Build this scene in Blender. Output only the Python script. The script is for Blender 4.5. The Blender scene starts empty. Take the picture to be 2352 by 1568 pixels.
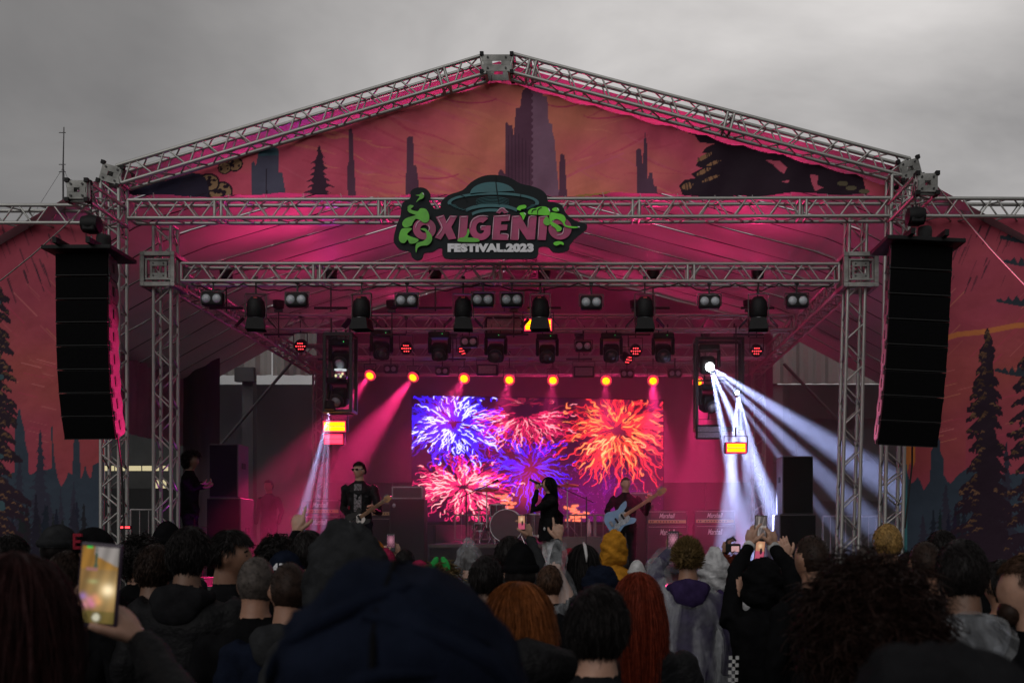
import bpy, bmesh, math, random
import numpy as np
from mathutils import Vector, Matrix, Quaternion, noise as mnoise

random.seed(7)
np.random.seed(7)
SC = bpy.context.scene
COL = SC.collection
PI = math.pi
R = math.radians

# ------------------------------------------------------------------ camera
# measured frame: 2352 x 1568 units, focal length 2300 units, principal point (1335, 1225)
FL, PPX, PPY, CZ = 2300.0, 1335.0, 1225.0, 1.75
cam_d = bpy.data.cameras.new('camera')
cam = bpy.data.objects.new('camera', cam_d)
COL.objects.link(cam)
cam.location = (0, 0, CZ)
cam.rotation_euler = (R(90), 0, 0)
cam_d.sensor_width = 36
cam_d.lens = 36 * FL / 2352
cam_d.shift_x = (1176 - PPX) / 2352
cam_d.shift_y = (PPY - 784) / 2352
cam_d.clip_start = 0.1
cam_d.clip_end = 2000
cam_d.dof.use_dof = True
cam_d.dof.focus_distance = 14.5
cam_d.dof.aperture_fstop = 4.5
SC.camera = cam

# ------------------------------------------------------------------ sky
world = bpy.data.worlds.new('World')
SC.world = world
world.use_nodes = True
wn, wl = world.node_tree.nodes, world.node_tree.links
wn.clear()
w_out = wn.new('ShaderNodeOutputWorld')
w_bg = wn.new('ShaderNodeBackground')
w_sky = wn.new('ShaderNodeTexSky')
w_sky.sky_type = 'NISHITA'
w_sky.sun_disc = False
w_sky.sun_elevation = R(34)
w_sky.sun_rotation = R(200)
w_tc = wn.new('ShaderNodeTexCoord')
w_map = wn.new('ShaderNodeMapping')
w_map.inputs['Scale'].default_value = (1.0, 1.0, 2.2)
w_map.inputs['Location'].default_value = (0.35, 0.1, 0.2)
w_n1 = wn.new('ShaderNodeTexNoise')
w_n1.inputs['Scale'].default_value = 2.3
w_n1.inputs['Detail'].default_value = 6
w_n1.inputs['Roughness'].default_value = 0.52
w_n1.inputs['Distortion'].default_value = 0.35
w_rmp = wn.new('ShaderNodeValToRGB')
e = w_rmp.color_ramp.elements
e[0].position, e[0].color = 0.30, (0.175, 0.168, 0.166, 1)
e[1].position, e[1].color = 0.72, (0.60, 0.575, 0.56, 1)
# a thin place in the overcast, low ahead of the camera
w_dot = wn.new('ShaderNodeVectorMath'); w_dot.operation = 'DOT_PRODUCT'
d0 = Vector((0.12, 1, 0.36)).normalized()
w_dot.inputs[1].default_value = d0
w_mr = wn.new('ShaderNodeMapRange')
w_mr.interpolation_type = 'SMOOTHERSTEP'
w_mr.inputs['From Min'].default_value = 0.84
w_mr.inputs['From Max'].default_value = 1.0
w_mr.inputs['To Min'].default_value = 0.50
w_mr.inputs['To Max'].default_value = 1.28
w_mul = wn.new('ShaderNodeMix'); w_mul.data_type = 'RGBA'; w_mul.blend_type = 'MULTIPLY'
w_mul.inputs['Factor'].default_value = 1.0
w_ss = wn.new('ShaderNodeMix'); w_ss.data_type = 'RGBA'; w_ss.blend_type = 'MULTIPLY'
w_ss.inputs['Factor'].default_value = 1.0
w_ss.inputs['B'].default_value = (0.06, 0.06, 0.06, 1)
w_mix = wn.new('ShaderNodeMix'); w_mix.data_type = 'RGBA'
w_mix.inputs['Factor'].default_value = 0.94
wl.new(w_tc.outputs['Generated'], w_map.inputs['Vector'])
wl.new(w_map.outputs['Vector'], w_n1.inputs['Vector'])
wl.new(w_n1.outputs['Fac'], w_rmp.inputs['Fac'])
wl.new(w_tc.outputs['Generated'], w_dot.inputs[0])
wl.new(w_dot.outputs['Value'], w_mr.inputs['Value'])
wl.new(w_rmp.outputs['Color'], w_mul.inputs['A'])
wl.new(w_mr.outputs['Result'], w_mul.inputs['B'])
wl.new(w_sky.outputs['Color'], w_ss.inputs['A'])
wl.new(w_ss.outputs['Result'], w_mix.inputs['A'])
wl.new(w_mul.outputs['Result'], w_mix.inputs['B'])
wl.new(w_mix.outputs['Result'], w_bg.inputs['Color'])
w_bg.inputs['Strength'].default_value = 1.0
wl.new(w_bg.outputs['Background'], w_out.inputs['Surface'])

# ------------------------------------------------------------------ sun behind the overcast
sun_d = bpy.data.lights.new('sun', 'SUN')
sun_d.energy = 0.85
sun_d.angle = R(60)
sun_d.color = (1.0, 0.97, 0.94)
sun = bpy.data.objects.new('sun', sun_d)
COL.objects.link(sun)
SUN_DIR = Vector((math.sin(R(200)) * math.cos(R(34)), math.cos(R(200)) * math.cos(R(34)), math.sin(R(34))))
sun.rotation_euler = SUN_DIR.to_track_quat('Z', 'Y').to_euler()
sun.location = (-6, -14, 20)

SC.view_settings.view_transform = 'Standard'
SC.view_settings.look = 'None'
SC.view_settings.exposure = 0.0
SC.view_settings.gamma = 1.0
SC.view_settings.use_curve_mapping = False
SC.render.engine = 'CYCLES'
SC.cycles.use_denoising = True
SC.cycles.max_bounces = 6
SC.cycles.diffuse_bounces = 3
SC.cycles.glossy_bounces = 2
SC.cycles.transmission_bounces = 4
SC.cycles.transparent_max_bounces = 10
SC.cycles.volume_bounces = 0
SC.cycles.sample_clamp_indirect = 3.0
SC.cycles.caustics_reflective = False
SC.cycles.caustics_refractive = False
SC.cycles.use_light_tree = True


# ================================================================== helpers
def W(px, py, Y):
    """measured picture position at a known distance -> place in the world"""
    return Vector(((px - PPX) / FL * Y, Y, CZ + (PPY - py) / FL * Y))


def X(px, Y):
    return (px - PPX) / FL * Y


def Zh(py, Y):
    return CZ + (PPY - py) / FL * Y


def srgb(r, g, b):
    f = lambda c: (c / 255 / 12.92) if c / 255 <= 0.04045 else ((c / 255 + 0.055) / 1.055) ** 2.4
    return (f(r), f(g), f(b))


MATS = {}


def mat(name, col, rough=0.6, metal=0.0, var=0.15, scale=8.0, bump=0.0, bscale=None, spec=0.5, sheen=0.0,
        emit=None, estr=0.0, dirt=0.0, stretch=None, trans=0.0, alpha=None, subsurf=0.0):
    """Principled material with noise-driven colour variation, roughness variation and relief"""
    if name in MATS:
        return MATS[name]
    m = bpy.data.materials.new(name)
    m.use_nodes = True
    n, l = m.node_tree.nodes, m.node_tree.links
    b = n['Principled BSDF']
    b.inputs['Metallic'].default_value = metal
    b.inputs['Specular IOR Level'].default_value = spec
    b.inputs['Sheen Weight'].default_value = sheen
    tc = n.new('ShaderNodeTexCoord')
    vec = tc.outputs['Object']
    if stretch:
        mp = n.new('ShaderNodeMapping')
        mp.inputs['Scale'].default_value = stretch
        l.new(vec, mp.inputs['Vector'])
        vec = mp.outputs['Vector']
    ns = n.new('ShaderNodeTexNoise')
    ns.inputs['Scale'].default_value = scale
    ns.inputs['Detail'].default_value = 5
    ns.inputs['Roughness'].default_value = 0.6
    l.new(vec, ns.inputs['Vector'])
    rp = n.new('ShaderNodeValToRGB')
    c = Vector(col)
    lo = [max(0, v * (1 - var)) for v in c]
    hi = [min(1, v * (1 + var)) for v in c]
    rp.color_ramp.elements[0].position = 0.3
    rp.color_ramp.elements[1].position = 0.7
    rp.color_ramp.elements[0].color = (*lo, 1)
    rp.color_ramp.elements[1].color = (*hi, 1)
    l.new(ns.outputs['Fac'], rp.inputs['Fac'])
    colout = rp.outputs['Color']
    if dirt > 0:
        n2 = n.new('ShaderNodeTexNoise')
        n2.inputs['Scale'].default_value = scale * 0.23
        n2.inputs['Detail'].default_value = 8
        l.new(vec, n2.inputs['Vector'])
        r2 = n.new('ShaderNodeValToRGB')
        r2.color_ramp.elements[0].position = 0.45
        r2.color_ramp.elements[1].position = 0.62
        l.new(n2.outputs['Fac'], r2.inputs['Fac'])
        mx = n.new('ShaderNodeMix'); mx.data_type = 'RGBA'
        l.new(colout, mx.inputs['A'])
        mx.inputs['B'].default_value = (*[v * (1 - dirt) for v in c], 1)
        l.new(r2.outputs['Color'], mx.inputs['Factor'])
        colout = mx.outputs['Result']
    l.new(colout, b.inputs['Base Color'])
    mr = n.new('ShaderNodeMapRange')
    mr.inputs['To Min'].default_value = max(0.03, rough - 0.12)
    mr.inputs['To Max'].default_value = min(1.0, rough + 0.12)
    l.new(ns.outputs['Fac'], mr.inputs['Value'])
    l.new(mr.outputs['Result'], b.inputs['Roughness'])
    if bump > 0:
        nb = n.new('ShaderNodeTexNoise')
        nb.inputs['Scale'].default_value = bscale or scale * 3
        nb.inputs['Detail'].default_value = 4
        l.new(vec, nb.inputs['Vector'])
        bp = n.new('ShaderNodeBump')
        bp.inputs['Strength'].default_value = min(1, bump)
        bp.inputs['Distance'].default_value = 0.02
        l.new(nb.outputs['Fac'], bp.inputs['Height'])
        l.new(bp.outputs['Normal'], b.inputs['Normal'])
    if emit:
        b.inputs['Emission Color'].default_value = (*emit, 1)
        b.inputs['Emission Strength'].default_value = estr
    if trans:
        b.inputs['Transmission Weight'].default_value = trans
    if alpha is not None:
        b.inputs['Alpha'].default_value = alpha
    if subsurf:
        b.inputs['Subsurface Weight'].default_value = subsurf
        b.inputs['Subsurface Radius'].default_value = (0.02, 0.008, 0.004)
    MATS[name] = m
    return m


def emat(name, col, strength):
    """a thing that gives off light"""
    if name in MATS:
        return MATS[name]
    m = bpy.data.materials.new(name)
    m.use_nodes = True
    n, l = m.node_tree.nodes, m.node_tree.links
    n.clear()
    o = n.new('ShaderNodeOutputMaterial')
    em = n.new('ShaderNodeEmission')
    tc = n.new('ShaderNodeTexCoord')
    ns = n.new('ShaderNodeTexNoise')
    ns.inputs['Scale'].default_value = 40
    l.new(tc.outputs['Object'], ns.inputs['Vector'])
    mr = n.new('ShaderNodeMapRange')
    mr.inputs['To Min'].default_value = strength * 0.85
    mr.inputs['To Max'].default_value = strength * 1.15
    l.new(ns.outputs['Fac'], mr.inputs['Value'])
    em.inputs['Color'].default_value = (*col, 1)
    m.cycles.emission_sampling = 'NONE'
    l.new(mr.outputs['Result'], em.inputs['Strength'])
    l.new(em.outputs['Emission'], o.inputs['Surface'])
    MATS[name] = m
    return m


def attr_mat(name, emission=0.0, rough=0.75, transl=0.0, bump=0.0):
    """printed cloth / display: colour comes from the colour attribute 'print'"""
    m = bpy.data.materials.new(name)
    m.use_nodes = True
    n, l = m.node_tree.nodes, m.node_tree.links
    b = n['Principled BSDF']
    b.inputs['Roughness'].default_value = rough
    b.inputs['Specular IOR Level'].default_value = 0.25
    a = n.new('ShaderNodeAttribute')
    a.attribute_name = 'print'
    if emission:
        b.inputs['Base Color'].default_value = (0.01, 0.01, 0.01, 1)
        l.new(a.outputs['Color'], b.inputs['Emission Color'])
        m.cycles.emission_sampling = 'NONE'
        b.inputs['Emission Strength'].default_value = emission
        b.inputs['Roughness'].default_value = 0.45
    else:
        tc = n.new('ShaderNodeTexCoord')
        ns = n.new('ShaderNodeTexNoise')
        ns.inputs['Scale'].default_value = 1.3
        ns.inputs['Detail'].default_value = 9
        ns.inputs['Roughness'].default_value = 0.65
        l.new(tc.outputs['Object'], ns.inputs['Vector'])
        mr = n.new('ShaderNodeMapRange')
        mr.inputs['From Min'].default_value = 0.3
        mr.inputs['From Max'].default_value = 0.7
        mr.inputs['To Min'].default_value = 0.82
        mr.inputs['To Max'].default_value = 1.12
        l.new(ns.outputs['Fac'], mr.inputs['Value'])
        mx = n.new('ShaderNodeMix'); mx.data_type = 'RGBA'; mx.blend_type = 'MULTIPLY'
        mx.inputs['Factor'].default_value = 1
        l.new(a.outputs['Color'], mx.inputs['A'])
        l.new(mr.outputs['Result'], mx.inputs['B'])
        l.new(mx.outputs['Result'], b.inputs['Base Color'])
        nb = n.new('ShaderNodeTexNoise')
        nb.inputs['Scale'].default_value = 2.2
        nb.inputs['Detail'].default_value = 3
        l.new(tc.outputs['Object'], nb.inputs['Vector'])
        bp = n.new('ShaderNodeBump')
        bp.inputs['Strength'].default_value = 0.5
        bp.inputs['Distance'].default_value = 0.08
        l.new(nb.outputs['Fac'], bp.inputs['Height'])
        l.new(bp.outputs['Normal'], b.inputs['Normal'])
    MATS[name] = m
    return m


class MB:
    """collects shapes and links them as ONE mesh object"""

    def __init__(self):
        self.v, self.f, self.mi = [], [], []
        self.cur = 0

    def add(self, vs, fs):
        o = len(self.v)
        self.v.extend([tuple(p) for p in vs])
        self.f.extend([tuple(i + o for i in f) for f in fs])
        self.mi.extend([self.cur] * len(fs))
        return self

    def box(self, c, s, rot=None, bevel=0.0):
        c = Vector(c)
        hx, hy, hz = s[0] / 2, s[1] / 2, s[2] / 2
        if bevel > 0:
            bm = bmesh.new()
            bmesh.ops.create_cube(bm, size=1)
            for v in bm.verts:
                v.co = Vector((v.co.x * s[0], v.co.y * s[1], v.co.z * s[2]))
            bmesh.ops.bevel(bm, geom=bm.edges[:], offset=bevel, segments=2, affect='EDGES', profile=0.5)
            vs = [v.co.copy() for v in bm.verts]
            bm.verts.index_update()
            fs = [[v.index for v in f.verts] for f in bm.faces]
            bm.free()
        else:
            vs = [Vector((x, y, z)) for x in (-hx, hx) for y in (-hy, hy) for z in (-hz, hz)]
            fs = [(0, 1, 3, 2), (4, 6, 7, 5), (0, 4, 5, 1), (2, 3, 7, 6), (0, 2, 6, 4), (1, 5, 7, 3)]
        if rot is not None:
            vs = [rot @ p for p in vs]
        return self.add([p + c for p in vs], fs)

    def tube(self, p0, p1, r0, r1=None, n=8, cap=True):
        return self.path([p0, p1], [r0, r0 if r1 is None else r1], n, cap)

    def path(self, pts, rad, n=8, cap=True, squash=None):
        pts = [Vector(p) for p in pts]
        if not isinstance(rad, (list, tuple)):
            rad = [rad] * len(pts)
        vs, fs = [], []
        ref = None
        for i, p in enumerate(pts):
            d = (pts[min(i + 1, len(pts) - 1)] - pts[max(i - 1, 0)])
            if d.length < 1e-9:
                d = Vector((0, 0, 1))
            d.normalize()
            if ref is None:
                ref = Vector((0, 0, 1)) if abs(d.z) < 0.9 else Vector((0, 1, 0))
            a = d.cross(ref)
            if a.length < 1e-6:
                a = d.cross(Vector((1, 0, 0)))
            a.normalize()
            b = a.cross(d).normalized()
            ref = b
            for k in range(n):
                t = 2 * PI * k / n
                vs.append(p + (a * math.cos(t) + b * math.sin(t) * (squash or 1)) * rad[i])
        for i in range(len(pts) - 1):
            for k in range(n):
                k2 = (k + 1) % n
                fs.append((i * n + k, i * n + k2, (i + 1) * n + k2, (i + 1) * n + k))
        if cap:
            fs.append(tuple(range(n - 1, -1, -1)))
            fs.append(tuple((len(pts) - 1) * n + k for k in range(n)))
        return self.add(vs, fs)

    def rings(self, rings, cap=True):
        """loft through closed rings of equal length"""
        n = len(rings[0])
        vs = [p for r in rings for p in r]
        fs = []
        for i in range(len(rings) - 1):
            for k in range(n):
                k2 = (k + 1) % n
                fs.append((i * n + k, i * n + k2, (i + 1) * n + k2, (i + 1) * n + k))
        if cap:
            fs.append(tuple(range(n - 1, -1, -1)))
            fs.append(tuple((len(rings) - 1) * n + k for k in range(n)))
        return self.add(vs, fs)

    def ell(self, c, r, nu=12, nv=8, rot=None):
        c = Vector(c)
        rg = []
        for i in range(nv + 1):
            ph = -PI / 2 + PI * i / nv
            cp = max(math.cos(ph), 0.02)
            ring = []
            for k in range(nu):
                t = 2 * PI * k / nu
                p = Vector((r[0] * cp * math.cos(t), r[1] * cp * math.sin(t), r[2] * math.sin(ph)))
                if rot is not None:
                    p = rot @ p
                ring.append(p + c)
            rg.append(ring)
        return self.rings(rg)

    def lathe(self, prof, c=(0, 0, 0), axis='Z', n=16, cap=True):
        c = Vector(c)
        rg = []
        for r, z in prof:
            ring = []
            for k in range(n):
                t = 2 * PI * k / n
                a, b = r * math.cos(t), r * math.sin(t)
                p = {'Z': Vector((a, b, z)), 'Y': Vector((a, z, -b)), 'X': Vector((z, a, b))}[axis]
                ring.append(p + c)
            rg.append(ring)
        return self.rings(rg, cap)

    def prism(self, pts2, y0, y1):
        """outline in x,z pushed from y0 (near) to y1 (far)"""
        n = len(pts2)
        ar = sum(pts2[i][0] * pts2[(i + 1) % n][1] - pts2[(i + 1) % n][0] * pts2[i][1] for i in range(n))
        if ar < 0:
            pts2 = pts2[::-1]
        vs = [(x, y0, z) for x, z in pts2] + [(x, y1, z) for x, z in pts2]
        fs = [tuple(range(n)), tuple(range(2 * n - 1, n - 1, -1))]
        for i in range(n):
            j = (i + 1) % n
            fs.append((i, n + i, n + j, j))
        return self.add(vs, fs)

    def mesh(self, name, mats, smooth=False):
        me = bpy.data.meshes.new(name)
        me.from_pydata(self.v, [], self.f)
        if not isinstance(mats, (list, tuple)):
            mats = [mats]
        for m in mats:
            me.materials.append(m)
        if len(mats) > 1:
            me.polygons.foreach_set('material_index', self.mi)
        if smooth:
            me.polygons.foreach_set('use_smooth', [True] * len(me.polygons))
        me.update()
        return me

    def build(self, name, mats, parent=None, smooth=False, angle=None):
        o = bpy.data.objects.new(name, self.mesh(name, mats, smooth or angle is not None))
        COL.objects.link(o)
        if angle is not None:
            o.data.set_sharp_from_angle(angle=R(angle))
        if parent is not None:
            o.parent = parent
        return o


def empty(name, loc=(0, 0, 0), rz=0.0, rot=None, parent=None):
    o = bpy.data.objects.new(name, None)
    o.empty_display_size = 0.1
    COL.objects.link(o)
    o.location = loc
    o.rotation_euler = rot if rot is not None else (0, 0, rz)
    if parent is not None:
        o.parent = parent
    return o


def tag(o, label=None, cat=None, group=None, kind=None):
    if label:
        o['label'] = label
    if cat:
        o['category'] = cat
    if group:
        o['group'] = group
    if kind:
        o['kind'] = kind
    return o


def thing(name, label, cat, loc=(0, 0, 0), rz=0.0, group=None, rot=None):
    return tag(empty(name, loc, rz, rot), label, cat, group)


def inst(mesh, name, parent, mtx):
    """one more object that shares mesh data"""
    o = bpy.data.objects.new(name, mesh)
    COL.objects.link(o)
    if parent is not None:
        o.parent = parent
    o.matrix_local = mtx
    return o


def copy_tree(o, parent=None):
    c = o.copy()
    COL.objects.link(c)
    if parent is not None:
        c.parent = parent
    for ch in list(o.children):
        copy_tree(ch, c)
    return c


def lamp_spot(name, parent, loc, target, power, col, deg, blend=0.3, size=0.03):
    ld = bpy.data.lights.new(name, 'SPOT')
    ld.energy = power
    ld.color = col
    ld.spot_size = R(deg)
    ld.spot_blend = blend
    ld.shadow_soft_size = size
    o = bpy.data.objects.new(name, ld)
    COL.objects.link(o)
    if parent is not None:
        o.parent = parent
    o.location = loc
    o.rotation_euler = (Vector(target) - Vector(loc)).to_track_quat('-Z', 'Y').to_euler()
    return o


# ------------------------------------------------------------------ painting for prints and displays
class Canvas:
    """picture of a print; drawn in the measured frame units of the sheet it is printed on"""

    def __init__(self, x0, x1, y0, y1, res):
        self.x0, self.x1, self.y0, self.y1 = x0, x1, y0, y1
        self.nx = int((x1 - x0) * res) + 1
        self.ny = int((y1 - y0) * res) + 1
        self.xs = np.linspace(x0, x1, self.nx)
        self.ys = np.linspace(y0, y1, self.ny)
        self.gx, self.gy = np.meshgrid(self.xs, self.ys)
        self.c = np.zeros((self.ny, self.nx, 3))

    def fill(self, col):
        self.c[:] = col

    def _win(self, xa, xb, ya, yb):
        i0, i1 = np.searchsorted(self.xs, [xa, xb])
        j0, j1 = np.searchsorted(self.ys, [ya, yb])
        return slice(max(j0 - 1, 0), min(j1 + 1, self.ny)), slice(max(i0 - 1, 0), min(i1 + 1, self.nx))

    def poly(self, pts, col, a=1.0, fn=None):
        p = np.array(pts, float)
        w = self._win(p[:, 0].min(), p[:, 0].max(), p[:, 1].min(), p[:, 1].max())
        gx, gy = self.gx[w], self.gy[w]
        ins = np.zeros(gx.shape, bool)
        n = len(p)
        for i in range(n):
            xa, ya = p[i]
            xb, yb = p[(i + 1) % n]
            if ya == yb:
                continue
            ins ^= ((gy >= min(ya, yb)) & (gy < max(ya, yb)) & (gx < (xb - xa) * (gy - ya) / (yb - ya) + xa))
        self._blend(w, ins * a, col)

    def _blend(self, w, m, col):
        m = m[..., None]
        self.c[w] = self.c[w] * (1 - m) + np.array(col) * m

    def ell(self, cx, cy, rx, ry, col, a=1.0):
        w = self._win(cx - rx, cx + rx, cy - ry, cy + ry)
        d = ((self.gx[w] - cx) / rx) ** 2 + ((self.gy[w] - cy) / ry) ** 2
        self._blend(w, (d < 1) * a, col)

    def stroke(self, pts, width, col, a=1.0, add=False, soft=1.0, taper=True):
        n = len(pts) - 1
        for i in range(n):
            (xa, ya), (xb, yb) = pts[i], pts[i + 1]
            t = (i + 0.5) / n
            wd = width * ((0.35 + 0.65 * math.sin(PI * min(1, 0.15 + t))) if taper else 1)
            pad = wd * (2.2 if add else 1.2) + 1
            w = self._win(min(xa, xb) - pad, max(xa, xb) + pad, min(ya, yb) - pad, max(ya, yb) + pad)
            gx, gy = self.gx[w], self.gy[w]
            if gx.size == 0:
                continue
            dx, dy = xb - xa, yb - ya
            L2 = dx * dx + dy * dy + 1e-9
            tt = np.clip(((gx - xa) * dx + (gy - ya) * dy) / L2, 0, 1)
            d = np.hypot(gx - xa - tt * dx, gy - ya - tt * dy)
            if add:
                m = np.exp(-(d / wd) ** 2) * a
                self.c[w] = np.maximum(self.c[w], m[..., None] * np.array(col))
            else:
                m = np.clip((wd - d) / soft + 0.5, 0, 1) * a
                self._blend(w, m, col)

    def sheet(self, name, material, parent, origin, Y, wave=None, mask=None):
        """the print as a sheet of cloth / display face standing at distance Y"""
        px, py = self.gx.ravel(), self.gy.ravel()
        co = np.empty((px.size, 3))
        co[:, 0] = (px - PPX) / FL * Y - origin[0]
        co[:, 2] = CZ + (PPY - py) / FL * Y - origin[2]
        co[:, 1] = Y - origin[1] + (wave(co[:, 0] + origin[0], co[:, 2] + origin[2]) if wave else 0)
        idx = np.arange(self.nx * self.ny).reshape(self.ny, self.nx)
        q = np.stack([idx[1:, :-1], idx[1:, 1:], idx[:-1, 1:], idx[:-1, :-1]], -1).reshape(-1, 4)
        if mask is not None:
            q = q[mask(self.gx, self.gy).ravel()[q].all(1)]
        me = bpy.data.meshes.new(name)
        me.vertices.add(len(co))
        me.vertices.foreach_set('co', co.ravel())
        me.loops.add(q.size)
        me.loops.foreach_set('vertex_index', q.ravel())
        me.polygons.add(len(q))
        me.polygons.foreach_set('loop_start', np.arange(0, q.size, 4))
        me.update(calc_edges=True)
        ca = me.color_attributes.new('print', 'FLOAT_COLOR', 'POINT')
        rgba = np.ones((px.size, 4), np.float32)
        rgba[:, :3] = np.clip(self.c.reshape(-1, 3), 0, 50)
        ca.data.foreach_set('color', rgba.ravel())
        me.materials.append(material)
        o = bpy.data.objects.new(name, me)
        COL.objects.link(o)
        if parent is not None:
            o.parent = parent
        return o


# ------------------------------------------------------------------ common materials
ALU = mat('aluminium', (0.44, 0.44, 0.42), rough=0.42, metal=0.7, var=0.22, scale=9, bump=0.12, bscale=60, dirt=0.3)
ALU2 = mat('aluminium_plate', (0.30, 0.30, 0.285), rough=0.5, metal=0.5, var=0.3, scale=14, bump=0.2, bscale=50, dirt=0.45)
BLK = mat('black_paint', (0.009, 0.009, 0.010), rough=0.55, var=0.3, scale=14, bump=0.15, bscale=90, spec=0.2)
BLKM = mat('black_metal', (0.02, 0.02, 0.021), rough=0.42, metal=0.2, var=0.3, scale=20)
RUB = mat('black_rubber', (0.012, 0.012, 0.012), rough=0.8, var=0.3)
STEEL = mat('steel', (0.28, 0.28, 0.29), rough=0.4, metal=0.8, var=0.25, scale=20, dirt=0.4)

# ================================================================== the setting
TS = 0.24            # distance between truss chords
Y0, Y1 = 13.4, 13.9  # roof front / light truss front
UNIT = {}


def unit_tube(material, n=10):
    key = material.name
    if key not in UNIT:
        UNIT[key] = MB().tube((0, 0, -0.5), (0, 0, 0.5), 1, n=n).mesh('tube', material, True)
    return UNIT[key]


def bar(parent, name, a, b, r, material):
    a, b = Vector(a), Vector(b)
    d = b - a
    q = d.to_track_quat('Z', 'Y')
    M = Matrix.LocRotScale((a + b) / 2 - parent.location, q, Vector((r, r, d.length)))
    return inst(unit_tube(material), name, parent, M)


def truss(name, label, p0, p1, up, group, joints=(), singles=True, period=0.47, s=TS, material=None, ends=True, cat='truss'):
    """box truss: four chords, zigzag lacing on four sides, bolted end frames"""
    material = material or ALU
    p0, p1 = Vector(p0), Vector(p1)
    t = thing(name, label, cat, p0, group=group)
    d = (p1 - p0)
    L = d.length
    d.normalize()
    up = (Vector(up) - d * d.dot(Vector(up))).normalized()
    side = d.cross(up).normalized()        # points away from or to the camera
    h = s / 2
    cr = 0.025
    for su in (-1, 1):
        for sv in (-1, 1):
            o = up * h * su + side * h * sv
            bar(t, 'chord', p0 + o, p1 + o, cr, material)
    nb = max(2, int(round(L / (period / 2))))
    step = L / nb
    rest = MB()
    near = -1 if side.y > 0 else 1
    if abs(side.y) < 0.3:
        near = -1 if up.y > 0 else 1
    cuts = [0.0, L] if ends else []
    for j in joints:
        cuts += [j * L - 0.045, j * L + 0.045]
    faces = [(up, side * near, True), (up, side * -near, False), (side, up, False), (side, -up, False)]
    if abs(side.y) < 0.3:
        sgn = -1 if up.y > 0 else 1
        faces = [(side, up * sgn, True), (side, up * -sgn, False), (up, side, False), (up, -side, False)]
    for fi, (along, off, front) in enumerate(faces):
        for i in range(nb):
            a = p0 + d * (i * step + 0.03) + off * h + along * h * (1 if (i + fi // 2) % 2 else -1)
            b = p0 + d * ((i + 1) * step - 0.03) + off * h + along * h * (-1 if (i + fi // 2) % 2 else 1)
            if any(abs((a - p0).dot(d) - c) < 0.02 or abs((b - p0).dot(d) - c) < 0.02 for c in cuts[2:]):
                pass
            if front and singles:
                bar(t, 'brace', a, b, 0.0125, material)
            else:
                rest.tube(a - p0, b - p0, 0.0115, n=6)
        for c in cuts:
            a = p0 + d * c + off * h
            bar(t, 'end_bar', a - along * h, a + along * h, 0.02, material)
    lc = rest.build('lacing', material, t, smooth=True)
    lc['kind'] = 'stuff'
    return t


def plate_block(parent, c, w, h, dpt, material, rot=None):
    """bolted corner block: two face plates with a slot between, rims and bolts"""
    c = Vector(c) - parent.location
    rot = rot or Matrix.Identity(3)
    for sy in (-1, 1):
        m = MB()
        for sz in (-1, 1):
            m.box(c + rot @ Vector((0, sy * dpt / 2, sz * h * 0.29)), (w * 0.96, 0.012, h * 0.34), rot)
        for sx in (-1, 1):
            m.box(c + rot @ Vector((sx * w * 0.30, sy * (dpt / 2 + 0.001), 0)), (w * 0.3, 0.010, h * 0.26), rot)
        m.build('corner_plate', material, parent)
        for sx in (-1, 1):
            for sz in (-1, 1):
                p = c + rot @ Vector((sx * w * 0.3, sy * (dpt / 2 + 0.012), sz * h * 0.3))
                MB().tube(p - Vector((0, 0.01, 0)), p + Vector((0, 0.01, 0)), 0.014, n=6).build('bolt', BLKM, parent)
    for sx in (-1, 1):
        MB().box(c + rot @ Vector((sx * w / 2, 0, 0)), (0.012, dpt * 0.96, h), rot).build('corner_plate', material, parent)
    for sx in (-1, 1):
        for sz in (-1, 1):
            for sy in (-1, 1):
                p = c + rot @ Vector((sx * w / 2, sy * dpt / 2, sz * h / 2))
                MB().box(p, (0.05, 0.05, 0.05), rot).build('corner_cap', BLK, parent)


# ---- ground
GND = mat('wet_asphalt', (0.05, 0.05, 0.052), rough=0.45, var=0.35, scale=3, bump=0.5, bscale=140, dirt=0.35)
g = MB()
g.add([(-400, -60, 0), (400, -60, 0), (400, 700, 0), (-400, 700, 0)], [(0, 1, 2, 3)])
tag(g.build('ground', GND), kind='structure')

# ---- stage deck with plywood panels and black skirt
PLY = mat('stage_plywood', (0.035, 0.033, 0.032), rough=0.5, var=0.35, scale=5, bump=0.15, dirt=0.5)
SKIRT = mat('skirt_cloth', (0.012, 0.012, 0.013), rough=0.9, var=0.3, scale=6, bump=0.4, bscale=12)
stage = thing('stage', 'black stage platform under the pink lit roof', 'stage', (-0.9, 14.0, 0))
for i in range(8):
    for j in range(6):
        xa, ya = -6.3 + i * 1.35, 14.25 + j * 1.6
        MB().box((xa + 0.675 + 0.9, ya + 0.8 - 14.0, 0.96), (1.34, 1.59, 0.08), bevel=0.004).build('deck_panel', PLY, stage)
sk = MB()
n = 120
rg0, fs = [], []
for i in range(n + 1):
    x = -5.4 + 10.8 * i / n
    y = 0.24 + 0.02 * math.sin(i * 1.9) + 0.01 * math.sin(i * 0.7)
    rg0 += [(x, y, 0.0), (x, y, 0.99)]
for i in range(n):
    fs.append((2 * i, 2 * i + 2, 2 * i + 3, 2 * i + 1))
sk.add(rg0, fs).build('skirt', SKIRT, stage, smooth=True)
for i in range(8):
    for j in range(4):
        MB().tube((-5.2 + i * 1.48, 1.0 + j * 2.9, 0), (-5.2 + i * 1.48, 1.0 + j * 2.9, 0.92), 0.03).build('support_leg', STEEL, stage)

# ---- trusses
GR_R = 'box trusses of the roof frame'
GR_L = 'box trusses of the light rig'


def beam_pts(xa, ya, xb, yb, Y):
    return W(xa, ya, Y), W(xb, yb, Y)


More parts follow.
